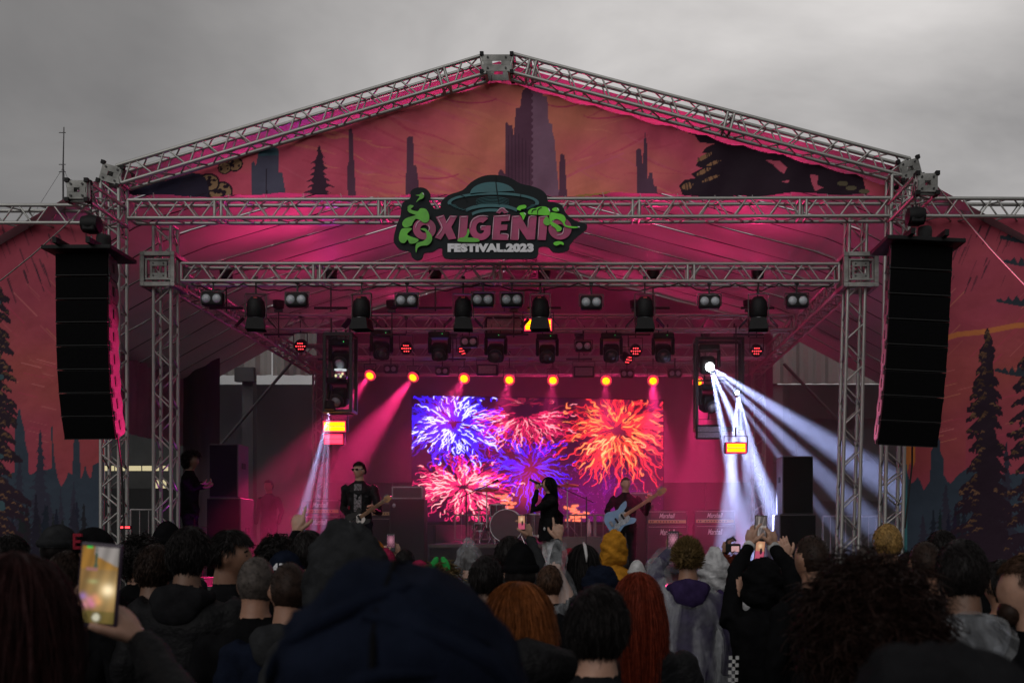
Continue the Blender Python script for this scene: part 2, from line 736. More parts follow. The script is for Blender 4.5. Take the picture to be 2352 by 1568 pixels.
a, b = beam_pts(303, 487, 2040, 482, Y0 + 0.12)
truss('roof_truss', 'long upper horizontal aluminium truss behind the festival logo board', a, b, (0, 0, 1), GR_R, joints=(0.118, 0.333, 0.666, 0.885))
a, b = beam_pts(424, 630, 1922, 631, Y1 + 0.12)
truss('light_truss', 'front horizontal aluminium truss carrying the row of unlit two-eyed lamps', a, b, (0, 0, 1), GR_L, joints=(0.206, 0.48, 0.775))
a, b = beam_pts(283, 408, 1112, 158, Y0 + 0.12)
truss('gable_truss', 'left sloping aluminium gable truss rising to the roof peak', a, b, (0, 0, 1), GR_R, joints=(0.89,))
a, b = beam_pts(1176, 154, 2078, 392, Y0 + 0.12)
truss('gable_truss', 'right sloping aluminium gable truss falling from the roof peak', a, b, (0, 0, 1), GR_R, joints=(0.05, 0.55))
# posts
a, b = W(262, 420, Y0 + 0.12), W(262, 1225, Y0 + 0.12)
b.z = 0.0
truss('tower_truss', 'outer aluminium truss tower beside the left hanging speakers', b, a, (0, 1, 0), GR_R, period=0.52)
a, b = W(2063, 410, Y0 + 0.12), W(2040, 1225, Y0 + 0.12)
b.z = 0.0
truss('tower_truss', 'outer aluminium truss tower beside the right hanging speakers', b, a, (0, 1, 0), GR_R, period=0.52)
a, b = W(381, 520, Y1 + 0.12), W(381, 1225, Y1 + 0.12)
b.z = 0.0
truss('post_truss', 'left front aluminium truss post under the square sleeve block', b, a, (0, 1, 0), GR_L, period=0.58)
a, b = W(1966, 500, Y1 + 0.12), W(1940, 1225, Y1 + 0.12)
b.z = 0.0
truss('post_truss', 'right front aluminium truss post under the square sleeve block', b, a, (0, 1, 0), GR_L, period=0.58)
# rear posts
for px, nm in ((735, 'left'), (1742, 'right')):
    a = W(px, 830, 22.1)
    b = Vector((a.x, a.y, 1.0))
    truss('post_truss', 'rear %s aluminium truss post at the back of the stage' % nm, b, a, (0, 1, 0), GR_L, singles=False)
# side trusses of the light rig
zl = Zh(630, Y1 + 0.12)
for x0, nm in ((X(381, Y1 + 0.12), 'left'), (X(1964, Y1 + 0.12), 'right')):
    truss('side_truss', '%s side truss of the light rig running back over the stage, chords glowing pink' % nm,
          (x0, Y1 + 0.4, zl), (x0, 22.0, zl), (0, 0, 1), GR_L, singles=False)
xl, xr = X(381, Y1) + 0.15, X(1964, Y1) - 0.15
truss('cross_truss', 'middle cross truss of the light rig holding the moving lamps', (xl, 17.3, zl), (xr, 17.3, zl), (0, 0, 1), GR_L, singles=False)
truss('cross_truss', 'rear cross truss of the light rig above the glowing orange lamps', (xl, 20.0, zl), (xr, 20.0, zl), (0, 0, 1), GR_L, singles=False)
truss('cross_truss', 'rearmost cross truss at the back of the stage roof', (xl, 22.1, zl), (xr, 22.1, zl), (0, 0, 1), GR_L, singles=False)
# roof purlins running back
for x0, z0, nm in ((W(1143, 178, Y0).x, W(1143, 178, Y0).z - 0.1, 'ridge'),):
    truss('roof_truss', 'dark %s truss running back under the pink roof' % nm, (x0, Y0 + 0.4, z0), (x0, 23.4, z0), (0, 0, 1), GR_R, singles=False)
# wings
a, b = beam_pts(-70, 498, 248, 498, 13.75)
truss('wing_truss', 'horizontal aluminium truss over the left printed banner', a, b, (0, 0, 1), GR_R)
a, b = beam_pts(2082, 482, 2430, 484, 13.75)
truss('wing_truss', 'horizontal aluminium truss over the right printed banner', a, b, (0, 0, 1), GR_R)
# outriggers that carry the speakers
for cx, cy, ye, nm in ((182, 440, 12.45, 'left'), (2127, 424, 12.38, 'right')):
    a = W(cx, cy, ye)
    t = truss('outrigger_truss', '%s outrigger truss pointing at the audience with a bolted end plate' % nm, a, (a.x, Y0 + 0.1, a.z), (0, 0, 1), GR_R, singles=False)
    plate_block(t, a + Vector((0, -0.02, 0)), TS, TS, 0.08, ALU2)

# corner blocks
def blockthing(label, c, w, h, dpt, rz=0.0, cat='truss block'):
    t = thing('truss_block', label, cat, Vector(c))
    plate_block(t, c, w, h, dpt, ALU2, Matrix.Rotation(rz, 3, 'Y'))
    return t


blockthing('bolted aluminium peak block joining the two gable trusses', W(1143, 156, Y0 + 0.12), 0.40, 0.24, 0.28)
blockthing('bolted aluminium block at the left foot of the gable truss', W(265, 408, Y0 + 0.12), 0.27, 0.25, 0.28, R(16))
blockthing('bolted aluminium block at the right foot of the gable truss', W(2083, 396, Y0 + 0.12), 0.27, 0.25, 0.28, R(-15))


def sleeve(label, cx, cy):
    c = W(cx, cy, Y1 + 0.12)
    t = thing('sleeve_block', label, 'truss block', c, group='square sleeve blocks on the front posts')
    s = 0.42
    for ax in range(3):
        for u in (-1, 1):
            for v in (-1, 1):
                p = [0, 0, 0]
                o = [k for k in range(3) if k != ax]
                p[o[0]], p[o[1]] = u * s / 2, v * s / 2
                dim = [0.06, 0.06, 0.06]
                dim[ax] = s - 0.062
                MB().box(p, dim, bevel=0.005).build('frame_bar', ALU2, t)
    for u in (-1, 1):
        for v in (-1, 1):
            for w in (-1, 1):
                MB().box((u * s / 2, v * s / 2, w * s / 2), (0.0605, 0.0605, 0.0605), bevel=0.006).build('frame_corner', ALU2, t)
    m = MB()
    for sz in (-1, 1):
        m.box((0, -s / 2 + 0.02, sz * 0.085), (0.24, 0.012, 0.08), bevel=0.004)
        m.box((sz * 0.10, -s / 2 + 0.021, 0), (0.03, 0.010, 0.10))
    m.build('face_plate', ALU2, t)
    for sz in (-1, 1):
        MB().box((0, -s / 2 + 0.005, sz * 0.135), (s - 0.07, 0.03, 0.022)).build('cross_bar', ALU2, t)
        MB().box((sz * 0.16, -s / 2 + 0.005, 0), (0.022, 0.03, 0.24)).build('cross_bar', ALU2, t)
        for sx in (-1, 1):
            MB().tube((sx * 0.07, -s / 2 + 0.005, sz * 0.085), (sx * 0.07, -s / 2 + 0.02, sz * 0.085), 0.011, n=6).build('bolt', BLKM, t)
    return t


sleeve('square sleeve block on the left front post, level with the lamps', 377, 627)
sleeve('square sleeve block on the right front post, level with the lamps', 1968, 628)

# ---- roof membrane
ROOF = mat('roof_vinyl', (0.42, 0.38, 0.40), rough=0.45, var=0.12, scale=1.2, bump=0.25, bscale=2.5, dirt=0.15)
nt = ROOF.node_tree
_b = nt.nodes['Principled BSDF']
_tr = nt.nodes.new('ShaderNodeBsdfTranslucent')
_tr.inputs['Color'].default_value = (0.5, 0.4, 0.43, 1)
_ms = nt.nodes.new('ShaderNodeMixShader')
_ms.inputs[0].default_value = 0.07
_out = [k for k in nt.nodes if k.type == 'OUTPUT_MATERIAL'][0]
nt.links.new(_b.outputs[0], _ms.inputs[1])
nt.links.new(_tr.outputs[0], _ms.inputs[2])
nt.links.new(_ms.outputs[0], _out.inputs['Surface'])
RX, RZ = W(1143, 178, Y0).x, W(1143, 121, Y0).z
SEAM = mat('roof_seam', (0.03, 0.02, 0.025), rough=0.95, spec=0.0)
roof = thing('tent_roof', 'large pale vinyl gable roof over the stage, lit pink from below', 'roof', (RX, 14, RZ))
ya, yb, ns = Y0 + 0.25, 23.7, 12
for sgn, slope, wdt, nm in ((-1, 0.292, 8.3, 'left'), (1, 0.263, 8.4, 'right')):
    for k in range(ns):
        m = MB()
        v, f = [], []
        nu, nv = 30, 8
        for i in range(nu + 1):
            u = i / nu
            for j in range(nv + 1):
                w = j / nv
                yy = ya + (yb - ya) * (k + w) / ns
                xx = sgn * u * wdt
                sag = 0.03 * math.sin(PI * w) + 0.02 * math.sin(PI * u) + 0.012 * math.sin(9 * u + 3 * k)
                v.append((xx, yy - 14, -abs(xx) * slope - max(0, abs(xx) - 5.5) * 0.28 - sag))
        for i in range(nu):
            for j in range(nv):
                q = (i * (nv + 1) + j, i * (nv + 1) + j + 1, (i + 1) * (nv + 1) + j + 1, (i + 1) * (nv + 1) + j)
                f.append(q if sgn > 0 else q[::-1])
        m.add(v, f).build('roof_panel', ROOF, roof, smooth=True)
        if k:
            s = MB()
            yy = ya + (yb - ya) * k / ns - 14
            pts = [(sgn * i / 16 * wdt, yy, -i / 16 * wdt * slope - max(0, i / 16 * wdt - 5.5) * 0.28 - 0.02 * math.sin(PI * i / 16) - 0.012) for i in range(17)]
            s.path(pts, 0.008, n=5).build('seam_rope', SEAM, roof)
# side curtains hung from the eaves and the dark corner curtain
CURT = mat('side_curtain', (0.30, 0.25, 0.29), rough=0.8, var=0.2, scale=2, bump=0.3, bscale=6)
CURTD = mat('dark_curtain', (0.035, 0.02, 0.024), rough=0.9, var=0.4, scale=3, stretch=(6, 6, 0.6), bump=0.4)


def curtain(name, label, pts, z0, z1, material, amp=0.03):
    m = MB()
    v, f = [], []
    P = [Vector(p) for p in pts]
    L = (P[1] - P[0]).length
    d = (P[1] - P[0]).normalized()
    nr = Vector((-d.y, d.x, 0))
    k = max(8, int(L / 0.08))
    rows = 6
    for i in range(k + 1):
        p = P[0] + d * L * i / k
        for r in range(rows + 1):
            t = r / rows
            o = amp * (math.sin(i * 1.3) + 0.6 * math.sin(i * 0.53 + r * 0.4))
            v.append(p + nr * o + Vector((0, 0, z0 + (z1 - z0) * t)))
    for i in range(k):
        for r in range(rows):
            f.append((i * (rows + 1) + r, (i + 1) * (rows + 1) + r, (i + 1) * (rows + 1) + r + 1, i * (rows + 1) + r + 1))
    o = m.add(v, f).build(name, material, smooth=True)
    return tag(o, label, 'curtain')


curtain('side_curtain', 'purple lit fabric side wall hanging inside the left edge of the roof', [(-8.95, 14.4, 0), (-8.95, 23.0, 0)], 3.72, 5.55, CURT)
curtain('side_curtain', 'dim fabric side wall hanging inside the right edge of the roof', [(6.9, 14.4, 0), (6.9, 23.0, 0)], 4.6, 5.7, CURT)
curtain('corner_curtain', 'dark folded curtain in the far left corner of the stage', [(-8.92, 22.4, 0), (-8.1, 22.4, 0)], 0.0, 5.7, CURTD, 0.05)

BACKD = mat('backdrop_cloth', (0.15, 0.125, 0.14), rough=0.85, var=0.2, scale=1.5, bump=0.3, bscale=5)
m = MB()
v, f = [], []
for i in range(61):
    x = X(728, 23.4) + (X(1775, 23.4) - X(728, 23.4)) * i / 60
    zt_ = RZ - abs(x - RX) * (0.292 if x < RX else 0.263) - 0.12
    y = 23.4 + 0.03 * math.sin(i * 1.1)
    v += [(x, y, Zh(1107, 23.4)), (x, y, Zh(1063, 23.4)), (x, y - 0.01, zt_ * 0.5 + 2.0), (x, y, zt_)]
for i in range(60):
    for k in range(3):
        f.append((4 * i + k, 4 * i + 4 + k, 4 * i + 5 + k, 4 * i + 1 + k))
tag(m.add(v, f).build('backdrop', BACKD, smooth=True), 'grey cloth backdrop behind the video screen, lit pink', 'curtain')

# ---- hall behind the stage
SHEET = mat('white_sheet_metal', (0.27, 0.255, 0.24), rough=0.6, var=0.12, scale=2, stretch=(1, 1, 0.15), dirt=0.3)
WALLG = mat('hall_wall', (0.12, 0.115, 0.12), rough=0.8, var=0.2, scale=1.5, bump=0.15, dirt=0.3)
WALLD = mat('hall_dark_wall', (0.05, 0.053, 0.056), rough=0.85, var=0.3, scale=1.5, dirt=0.4)
hall = thing('hall', 'grey corrugated hall standing behind the stage with dark open bays', 'building', (-1, 26, 0))
# corrugated sheets above the bays
def corr(x0, x1, z0, z1, y, name='cladding_sheet'):
    k = max(2, int((x1 - x0) / 0.1))
    v, f = [], []
    for i in range(k + 1):
        x = x0 + (x1 - x0) * i / k
        o = 0.0 if i % 4 < 2 else -0.08
        v += [(x, y + o, z0), (x, y + o, z1)]
    for i in range(k):
        f.append((2 * i, 2 * i + 2, 2 * i + 3, 2 * i + 1))
    MB().add(v, f).build(name, SHEET, hall)


zt = Zh(862, 26)
xx = -13.0
while xx < 11:
    corr(xx, xx + 1.98, zt - (0.22 if xx > 0 else 0), 9.5, 0.0)
    xx += 2.0
xa, xb = X(722, 26) + 1, X(1800, 26) + 1
zm = Zh(1107, 26)
for i in range(6):
    w = (xb - xa) / 6
    MB().box((xa + w * (i + 0.5), 0.16, (zm + zt - 0.25) / 2), (w - 0.02, 0.2, zt - 0.25 - zm - 0.01)).build('wall_panel', WALLG, hall)
    MB().box((xa + w * (i + 0.5), 0.10, zm / 2), (w - 0.02, 0.2, zm - 0.01)).build('plinth_panel', WALLD, hall)
MB().box(((xa + xb) / 2, 0.04, Zh(1063, 26)), (xb - xa, 0.06, 0.05)).build('ledge', WALLD, hall)
# bays
MB().box((X(590, 30) + 1, 4.0, 3), (9.0, 0.2, 6.4)).build('bay_wall', WALLD, hall)
MB().box((X(2000, 30) + 1, 4.0, 3), (11.0, 0.2, 6.4)).build('bay_wall', WALLD, hall)
MB().box((X(567, 26) + 1, 0.2, 3), (0.28, 0.3, 6.2)).build('bay_column', WALLD, hall)
MB().box((X(1775, 26) + 1, 0.3, 3), (0.3, 0.3, 6.2)).build('bay_column', WALLD, hall)
MB().box((X(567, 26) + 1, -0.12, zt), (0.5, 0.2, 0.36)).build('bracket', WALLD, hall)
for px0, py0, px1, py1 in ((680, 820, 500, 1030), (1800, 835, 2040, 1085)):
    a, b = W(px0, py0, 25.8) - hall.location, W(px1, py1, 25.8) - hall.location
    MB().tube(a, b, 0.04).build('diagonal_stay', BLKM, hall)
for k in range(3):
    MB().box((X(2010, 29.5) + 1 + 0.2 * k, 3.6, Zh(925 + 95 * k, 29.5)), (5.0, 0.12, 0.9)).build('shutter_panel', WALLD, hall)
LITW = emat('lit_strip_window', (1.0, 0.86, 0.5), 0.62)
for i in range(5):
    a = W(248 + i * 31, 1075, 29)
    MB().box((a.x + 1, a.y - 26, a.z), (0.34, 0.05, 0.14)).build('lit_strip_window', LITW, hall)
a = W(367, 1111, 29)
MB().box((a.x + 1, a.y - 26, a.z), (0.36, 0.05, 0.24)).build('lit_window', LITW, hall)
MB().box((X(300, 30) + 1, 3.9, 1.55), (7, 0.2, 3.1)).build('bay_wall', BLK, hall)

# ---- mast far behind
MAST = mat('mast_steel', (0.05, 0.045, 0.05), rough=0.6)
ma = thing('antenna_mast', 'thin dark antenna mast with guy wires against the grey sky', 'antenna', (X(145, 60), 60, 0))
MB().tube((0, 0, 0), (0.0, 0, Zh(380, 60)), 0.055, n=6).build('lower_mast', MAST, ma)
MB().tube((0.0, 0, Zh(380, 60)), (0.05, 0, Zh(292, 60)), 0.045, 0.03, n=6).build('upper_mast', MAST, ma)
for py in (305, 378, 395):
    MB().tube((-0.25, 0, Zh(py, 60)), (0.15, 0, Zh(py, 60)), 0.025, n=5).build('antenna_element', MAST, ma)
for dx in (-4.0, 1.2, 3.0):
    MB().tube((0, 0, Zh(385, 60)), (dx * 3, dx, 0), 0.010, n=4).build('guy_wire', MAST, ma)

# ---- straps from the outriggers
STRAP = mat('strap_webbing', (0.33, 0.30, 0.28), rough=0.8, var=0.2, scale=30)
for pa, ya_, pb, yb_, nm in (((205, 466), 12.6, (-60, 690), 12.0, 'left'), ((2150, 425), 12.5, (2420, 720), 12.0, 'right')):
    a, b = W(*pa, ya_), W(*pb, yb_)
    o = MB().path([a.lerp(b, t) - Vector((0, 0, 0.05 * math.sin(PI * t))) for t in (0, .25, .5, .75, 1)], 0.022, n=6, squash=0.3).build('guy_strap', STRAP, smooth=True)
    tag(o, 'pale webbing strap running down from the %s outrigger end plate' % nm, 'strap')

# ================================================================== printed banners
C_OR, C_PK = (0.80, 0.235, 0.165), (0.74, 0.105, 0.185)
C_DK, C_DK2, C_LT = (0.135, 0.05, 0.095), (0.024, 0.010, 0.022), (0.27, 0.135, 0.215)
C_TEAL, C_SLATE, C_TAN = (0.06, 0.17, 0.19), (0.04, 0.058, 0.085), (0.50, 0.25, 0.13)
rr = random.Random(3)


def jag_tree(cv, cx, top, bot, hw, col, tiers=14, trunk=0.0, rg=rr):
    """dark fir silhouette with ragged branch ends"""
    pts_l, pts_r = [], []
    for i in range(tiers):
        t = (i + 1) / tiers
        y = top + (bot - top) * t
        wd = hw * (t ** 0.85)
        dy = (bot - top) / tiers
        for P, sg in ((pts_l, -1), (pts_r, 1)):
            o = wd * rg.uniform(0.55, 1.2)
            P.append((cx + sg * o * 0.45, y - dy * 0.55))
            P.append((cx + sg * o * 0.8, y - dy * 0.1 + rg.uniform(-2, 2)))
            P.append((cx + sg * o, y + dy * 0.15))
            P.append((cx + sg * o * 0.6, y + dy * 0.02))
    cv.poly([(cx, top)] + pts_r + pts_l[::-1], col)


def tuft_tree(cv, cx, top, bot, hw, side, rg=rr):
    """comic-style fir: ragged dark branches, pale brush marks on the lit side"""
    marks = []
    y = top
    while y < bot:
        t = (y - top) / (bot - top)
        for sg in (-1, 1):
            ww = hw * (0.12 + 0.88 * t ** 0.75) * rg.uniform(0.45, 1.15) * (1.0 if sg == side else 0.85)
            dr = rg.uniform(0.15, 0.5)
            pts = [(cx, y - 16)]
            k = max(4, int(ww / 7))
            for i in range(1, k + 1):
                u = i / k
                pts.append((cx + sg * ww * u, y - 16 * (1 - u) + dr * ww * u * u + rg.uniform(-3.5, 2)))
            ex, ey = pts[-1]
            for i in range(k, 0, -1):
                u = i / k
                pts.append((cx + sg * ww * (u - .02), y + dr * ww * u * u + rg.uniform(6, 12)))
                pts.append((cx + sg * ww * (u - .09), y + dr * ww * u * u + rg.uniform(16, 34) * (1.25 - u)))
            pts.append((cx, y + 26))
            cv.poly(pts, C_DK2)
            if sg == side or rg.random() < 0.25:
                for q in range(rg.randint(1, 4)):
                    u = rg.uniform(0.45, 1.0)
                    x0 = cx + sg * ww * u
                    y0 = y - 14 * (1 - u) + dr * ww * u * u + rg.uniform(0, 7)
                    marks.append((x0, y0, sg, rg.uniform(4, 12), rg.uniform(0.8, 2.4), rg.uniform(0.12, 0.5)))
        y += rg.uniform(8, 14)
    cv.poly([(cx - hw * .05, top - 10), (cx + hw * .05, top - 10), (cx + hw * .22, bot), (cx - hw * .22, bot)], C_DK2)
    for x0, y0, sg, L, w_, b_ in marks:
        cv.stroke([(x0 - sg * L, y0 - 1), (x0 - sg * L * .4, y0 - 3), (x0, y0 + L * .25)], w_, [c * b_ for c in C_TAN], 0.9)


# ---- gable banner
cv = Canvas(285, 2062, 172, 458, 0.5)
gx, gy = cv.gx, cv.gy
k = np.clip(np.abs(gx - 1200) / 380, 0, 1) ** 1.2
kk = (k + 0.18 * np.sin(gx * 0.012 + gy * 0.03) + 0.14 * np.sin(gx * 0.027 - gy * 0.045))
kk = np.clip(kk, 0, 1)[..., None]
cv.c = np.array(C_OR) * (1 - kk) + np.array(C_PK) * kk
for i in range(110):
    left = rr.random() < 0.55
    x = rr.uniform(600, 1080) if left else rr.uniform(1320, 1760)
    y = rr.uniform(200, 450)
    L = rr.uniform(40, 150)
    sg = 1 if left else -1
    if not left and rr.random() < 0.3:
        sg = 1
    sl = rr.uniform(0.25, 0.5)
    pts = [(x + sg * L * t, y + L * sl * t + 14 * math.sin(t * 3 + i) * 0.5) for t in (0, .2, .4, .6, .8, 1)]
    c = rr.choice([(0.68, 0.08, 0.15), (0.74, 0.10, 0.19), (0.84, 0.25, 0.19), (0.78, 0.15, 0.24)])
    cv.stroke(pts, rr.uniform(1.0, 4.5), c, a=rr.uniform(0.25, 0.7))
for k in range(4):
    x0, y0, w = [(1080, 225, 60), (985, 400, 70), (1385, 262, 45), (1290, 234, 40)][k]
    cv.stroke([(x0 + w * math.cos(t), y0 + 11 * math.sin(t)) for t in np.linspace(0.2, 3.2, 9)], 2.2, (0.66, 0.07, 0.15), 0.9)
# skyline of the print
cv.poly([(580, 460), (580, 378), (586, 372), (590, 386), (597, 345), (629, 336), (639, 342), (641, 396), (649, 397), (655, 432), (658, 460)], (0.10, 0.095, 0.15))
cv.poly([(597, 345), (629, 336), (639, 342), (640, 356), (596, 362)], (0.06, 0.13, 0.17))
cv.poly([(613, 385), (616, 460), (611, 460)], C_DK2)
jag_tree(cv, 734, 334, 456, 46, (0.055, 0.02, 0.045), 9)
cv.poly([(733, 360), (741, 456), (726, 456)], (0.055, 0.02, 0.045))
cv.poly([(801, 297), (805, 293), (809, 295), (811, 360), (814, 420), (817, 460), (798, 460), (797, 425), (796, 384), (800, 367)], C_DK)
cv.poly([(935, 317), (939, 313), (947, 313), (949, 318), (951, 381), (957, 382), (963, 427), (964, 460), (932, 460), (934, 370)], C_DK)
cv.poly([(1160, 460), (1160, 281), (1164, 279), (1168, 287), (1176, 286), (1180, 312), (1185, 250), (1195, 249), (1200, 211), (1208, 205), (1245, 207), (1247, 222), (1257, 224), (1260, 283), (1268, 285), (1270, 312), (1273, 314), (1277, 365), (1284, 440), (1286, 460)], C_DK)
edge = [(1222, 205)] + [(1222 + (3.5 if i % 2 else -2), 215 + i * 7) for i in range(34)]
cv.poly(edge + [(1286, 460), (1284, 440), (1277, 365), (1273, 314), (1270, 312), (1268, 285), (1260, 283), (1257, 224), (1247, 222), (1245, 207)], C_LT)
for i in range(7):
    x = 1168 + i * 8
    cv.stroke([(x, 300 + rr.uniform(0, 60)), (x - 1, 455)], 0.9, C_DK2, 0.5)
cv.poly([(1283, 460), (1286, 356), (1291, 353), (1297, 356), (1303, 460)], C_DK)
cv.poly([(1463, 460), (1461, 347), (1466, 342), (1472, 345), (1476, 380), (1479, 330), (1481, 300), (1486, 332), (1486, 412), (1489, 410), (1491, 397), (1498, 397), (1502, 428), (1508, 430), (1512, 460)], (0.125, 0.055, 0.10))
cv.poly([(1145, 395), (1149, 389), (1154, 391), (1160, 400), (1160, 420), (1143, 420)], C_DK)
# foliage masses
def leaf_blob(x, y, r):
    cv.ell(x, y, r * 1.15, r * 1.0, C_DK2)
    cv.ell(x, y, r * 0.95, r * 0.8, (0.40, 0.24, 0.13))
    for _ in range(7):
        cv.ell(x + rr.uniform(-.7, .6) * r, y + rr.uniform(-.6, .5) * r, r * rr.uniform(.14, .3), r * rr.uniform(.1, .25), C_DK2)


cv.poly([(285, 470), (285, 420), (380, 415), (440, 395), (470, 400), (500, 418), (515, 440), (520, 470)], (0.03, 0.025, 0.06))
for x, y, r in ((505, 440, 26), (478, 418, 22), (540, 378, 17), (515, 385, 14), (455, 430, 20)):
    leaf_blob(x, y, r)
cv.poly([(430, 400), (470, 405), (480, 440), (440, 450), (400, 440)], (0.03, 0.022, 0.05))
dark = [(1543, 290), (1700, 320), (1980, 398), (1995, 470), (1578, 470), (1566, 440), (1560, 424), (1572, 412), (1596, 408), (1588, 398), (1612, 386), (1598, 380), (1606, 366), (1632, 352), (1612, 352), (1622, 338), (1640, 330), (1606, 326), (1596, 312), (1570, 304)]
cv.poly(dark, C_DK2)
for x, y, w, h, an in ((1618, 360, 20, 5, -0.5), (1640, 374, 18, 4, -0.4), (1616, 394, 18, 5, -0.45), (1632, 410, 22, 4, -0.4), (1580, 426, 14, 8, -0.2), (1556, 296, 8, 3, .35), (1582, 305, 9, 3, .35)):
    pts = [(x + w * math.cos(t) * math.cos(an) - h * math.sin(t) * math.sin(an), y + w * math.cos(t) * math.sin(an) + h * math.sin(t) * math.cos(an)) for t in np.linspace(0, 2 * PI, 16)]
    cv.poly(pts, [c * 0.75 for c in C_TAN])
    for _ in range(5):
        u = rr.uniform(-.8, .8)
        cv.stroke([(x + u * w, y + u * w * math.sin(an) - h), (x + u * w + 3, y + u * w * math.sin(an) + h)], 1.3, C_DK2)
for pts in ([(1755, 368), (1790, 372), (1806, 388), (1800, 402), (1788, 394), (1776, 380)], [(1860, 400), (1880, 403), (1876, 425), (1890, 432), (1872, 440), (1864, 420)], [(1795, 420), (1812, 416), (1808, 424)]):
    cv.poly(pts, (0.7, 0.12, 0.2))
for x, y in ((1935, 422), (1955, 432), (1985, 440)):
    cv.ell(x, y, 12, 6, (0.16, 0.13, 0.08))
cv.poly([(1300, 460), (1330, 447), (1400, 441), (1400, 460)], (0.45, 0.25, 0.08))


def g_top(x):
    return np.where(x < 1143, 178 + (1143 - x) * 0.288, 180 + (x - 1143) * 0.2635) + 7 * np.abs(np.sin(x * 0.0365 + 0.4)) + 2


def g_bot(x):
    return 449 + 3.0 * np.sin(x * 0.016) + 2.0 * np.sin(x * 0.043 + 1)


GMAT = attr_mat('printed_gable_cloth')
YB = Y0 + 0.30
gb = thing('gable_banner', 'triangular printed banner with dark towers and firs on an orange pink sky', 'banner', (0, 0, 0))
cv.sheet('cloth', GMAT, gb, (0, 0, 0), YB, wave=lambda x, z: 0.03 * np.sin(x * 2.6) * np.sin(z * 1.7) + 0.018 * np.sin(x * 6.1 + z * 2) + 0.01 * np.sin(x * 11 - z * 5),
              mask=lambda x, y: (y > g_top(x)) & (y < g_bot(x)))
TIE = mat('tie_cord', (0.45, 0.43, 0.42), rough=0.8)
for i in range(21):
    px_ = 300 + i * 86 - 34
    for edge_, dy in ((g_top, -16), (g_bot, 18)):
        py_ = float(edge_(np.array(float(px_ + (20 if dy > 0 else 0)))))
        if dy < 0 and px_ < 330:
            continue
        a_ = W(px_, py_ + (3 if dy < 0 else -3), YB - 0.01)
        b_ = W(px_ + rr.uniform(-4, 4), py_ + dy, YB - 0.08)
        MB().path([a_, a_.lerp(b_, .5) + Vector((0.012, -0.01, 0)), b_], 0.005, 5).build('tie_cord', TIE, gb)

# ---- side banners
SMAT = attr_mat('printed_side_cloth')


def side_base(cv, x0, x1, flip):
    gx, gy = cv.gx, cv.gy
    u = (gx - x0) / (x1 - x0)
    u = 1 - u if flip else u
    t = (gy - 520) / 720
    o = np.exp(-((t - 0.42 - 0.1 * u) / 0.13) ** 2) * 0.85 + 0.5 * np.exp(-((t - 0.72) / 0.1) ** 2) * (u > 0.6)
    o = np.clip(o + 0.10 * np.sin(gy * 0.06 + gx * 0.03), 0, 1)[..., None]
    cv.c = np.array((0.40, 0.062, 0.10)) * (1 - o * .55) + np.array((0.43, 0.10, 0.06)) * o * .55
    rg = random.Random(11 + flip)
    for i in range(46):       # ink streaks at the top
        xx = rg.uniform(x0, x1)
        yy = rg.uniform(515, 640)
        L = rg.uniform(12, 55)
        d = (0.35 if not flip else -0.4)
        cv.stroke([(xx, yy), (xx + d * L * .5, yy + L * .5), (xx + d * L, yy + L)], rg.uniform(0.6, 2.6), (0.05, 0.02, 0.035), rg.uniform(.5, .95))
    for i in range(60):
        xx = rg.uniform(x0, x1)
        yy = rg.uniform(640, 1010)
        L = rg.uniform(20, 60)
        c = rg.choice([(0.72, 0.25, 0.16), (0.55, 0.06, 0.12), (0.7, 0.2, 0.2)])
        d = (1 if not flip else -1)
        sl = 1.0 if yy < 820 else 0.25
        cv.stroke([(xx, yy), (xx + d * L, yy + L * sl)], rg.uniform(0.5, 1.4), c, rg.uniform(.3, .8))


cl = Canvas(-70, 239, 514, 1330, 0.48)
side_base(cl, -70, 239, False)
cl.poly([(-70, 1330), (-70, 1100), (35, 1085), (35, 985), (38, 978), (42, 945), (46, 935), (50, 960), (57, 985), (60, 1020), (66, 1040), (68, 1090), (118, 1075), (119, 1040), (117, 990), (119, 968), (121, 990), (123, 1040), (128, 1075), (133, 1100), (140, 1118), (150, 1100), (156, 1083), (165, 1090), (167, 1020), (175, 990), (181, 1015), (184, 1100), (190, 1085), (194, 1065), (198, 1085), (207, 1100), (212, 1068), (222, 1062), (239, 1060), (239, 1330)], C_SLATE)
for x0, t, b, h in ((93, 985, 1240, 42), (46, 1040, 1260, 34), (139, 1120, 1300, 22), (168, 1105, 1310, 30), (20, 1090, 1300, 40), (110, 1130, 1330, 60)):
    jag_tree(cl, x0, t, b, h, (0.035, 0.035, 0.06), 15)
for i in range(26):
    t_ = rr.uniform(1120, 1230)
    jag_tree(cl, rr.uniform(-20, 195), t_, 1335, rr.uniform(22, 42), [c * rr.uniform(0.5, 1.0) for c in (0.02, 0.022, 0.038)], 14)
tuft_tree(cl, -30, 505, 1330, 112, 1)
for i in range(30):
    x, y, r = rr.uniform(-60, 8), rr.uniform(515, 1300), rr.uniform(5, 10)
    cl.ell(x, y, r, r * .8, (0.05, 0.10, 0.12))
tw = tag(cl.sheet('side_banner', SMAT, None, (0, 0, 0), 13.82, wave=lambda x, z: 0.02 * np.sin(x * 3) * np.sin(z * 1.4 + 1)),
         'tall printed banner with fir trees and blue skyline left of the stage', 'banner')

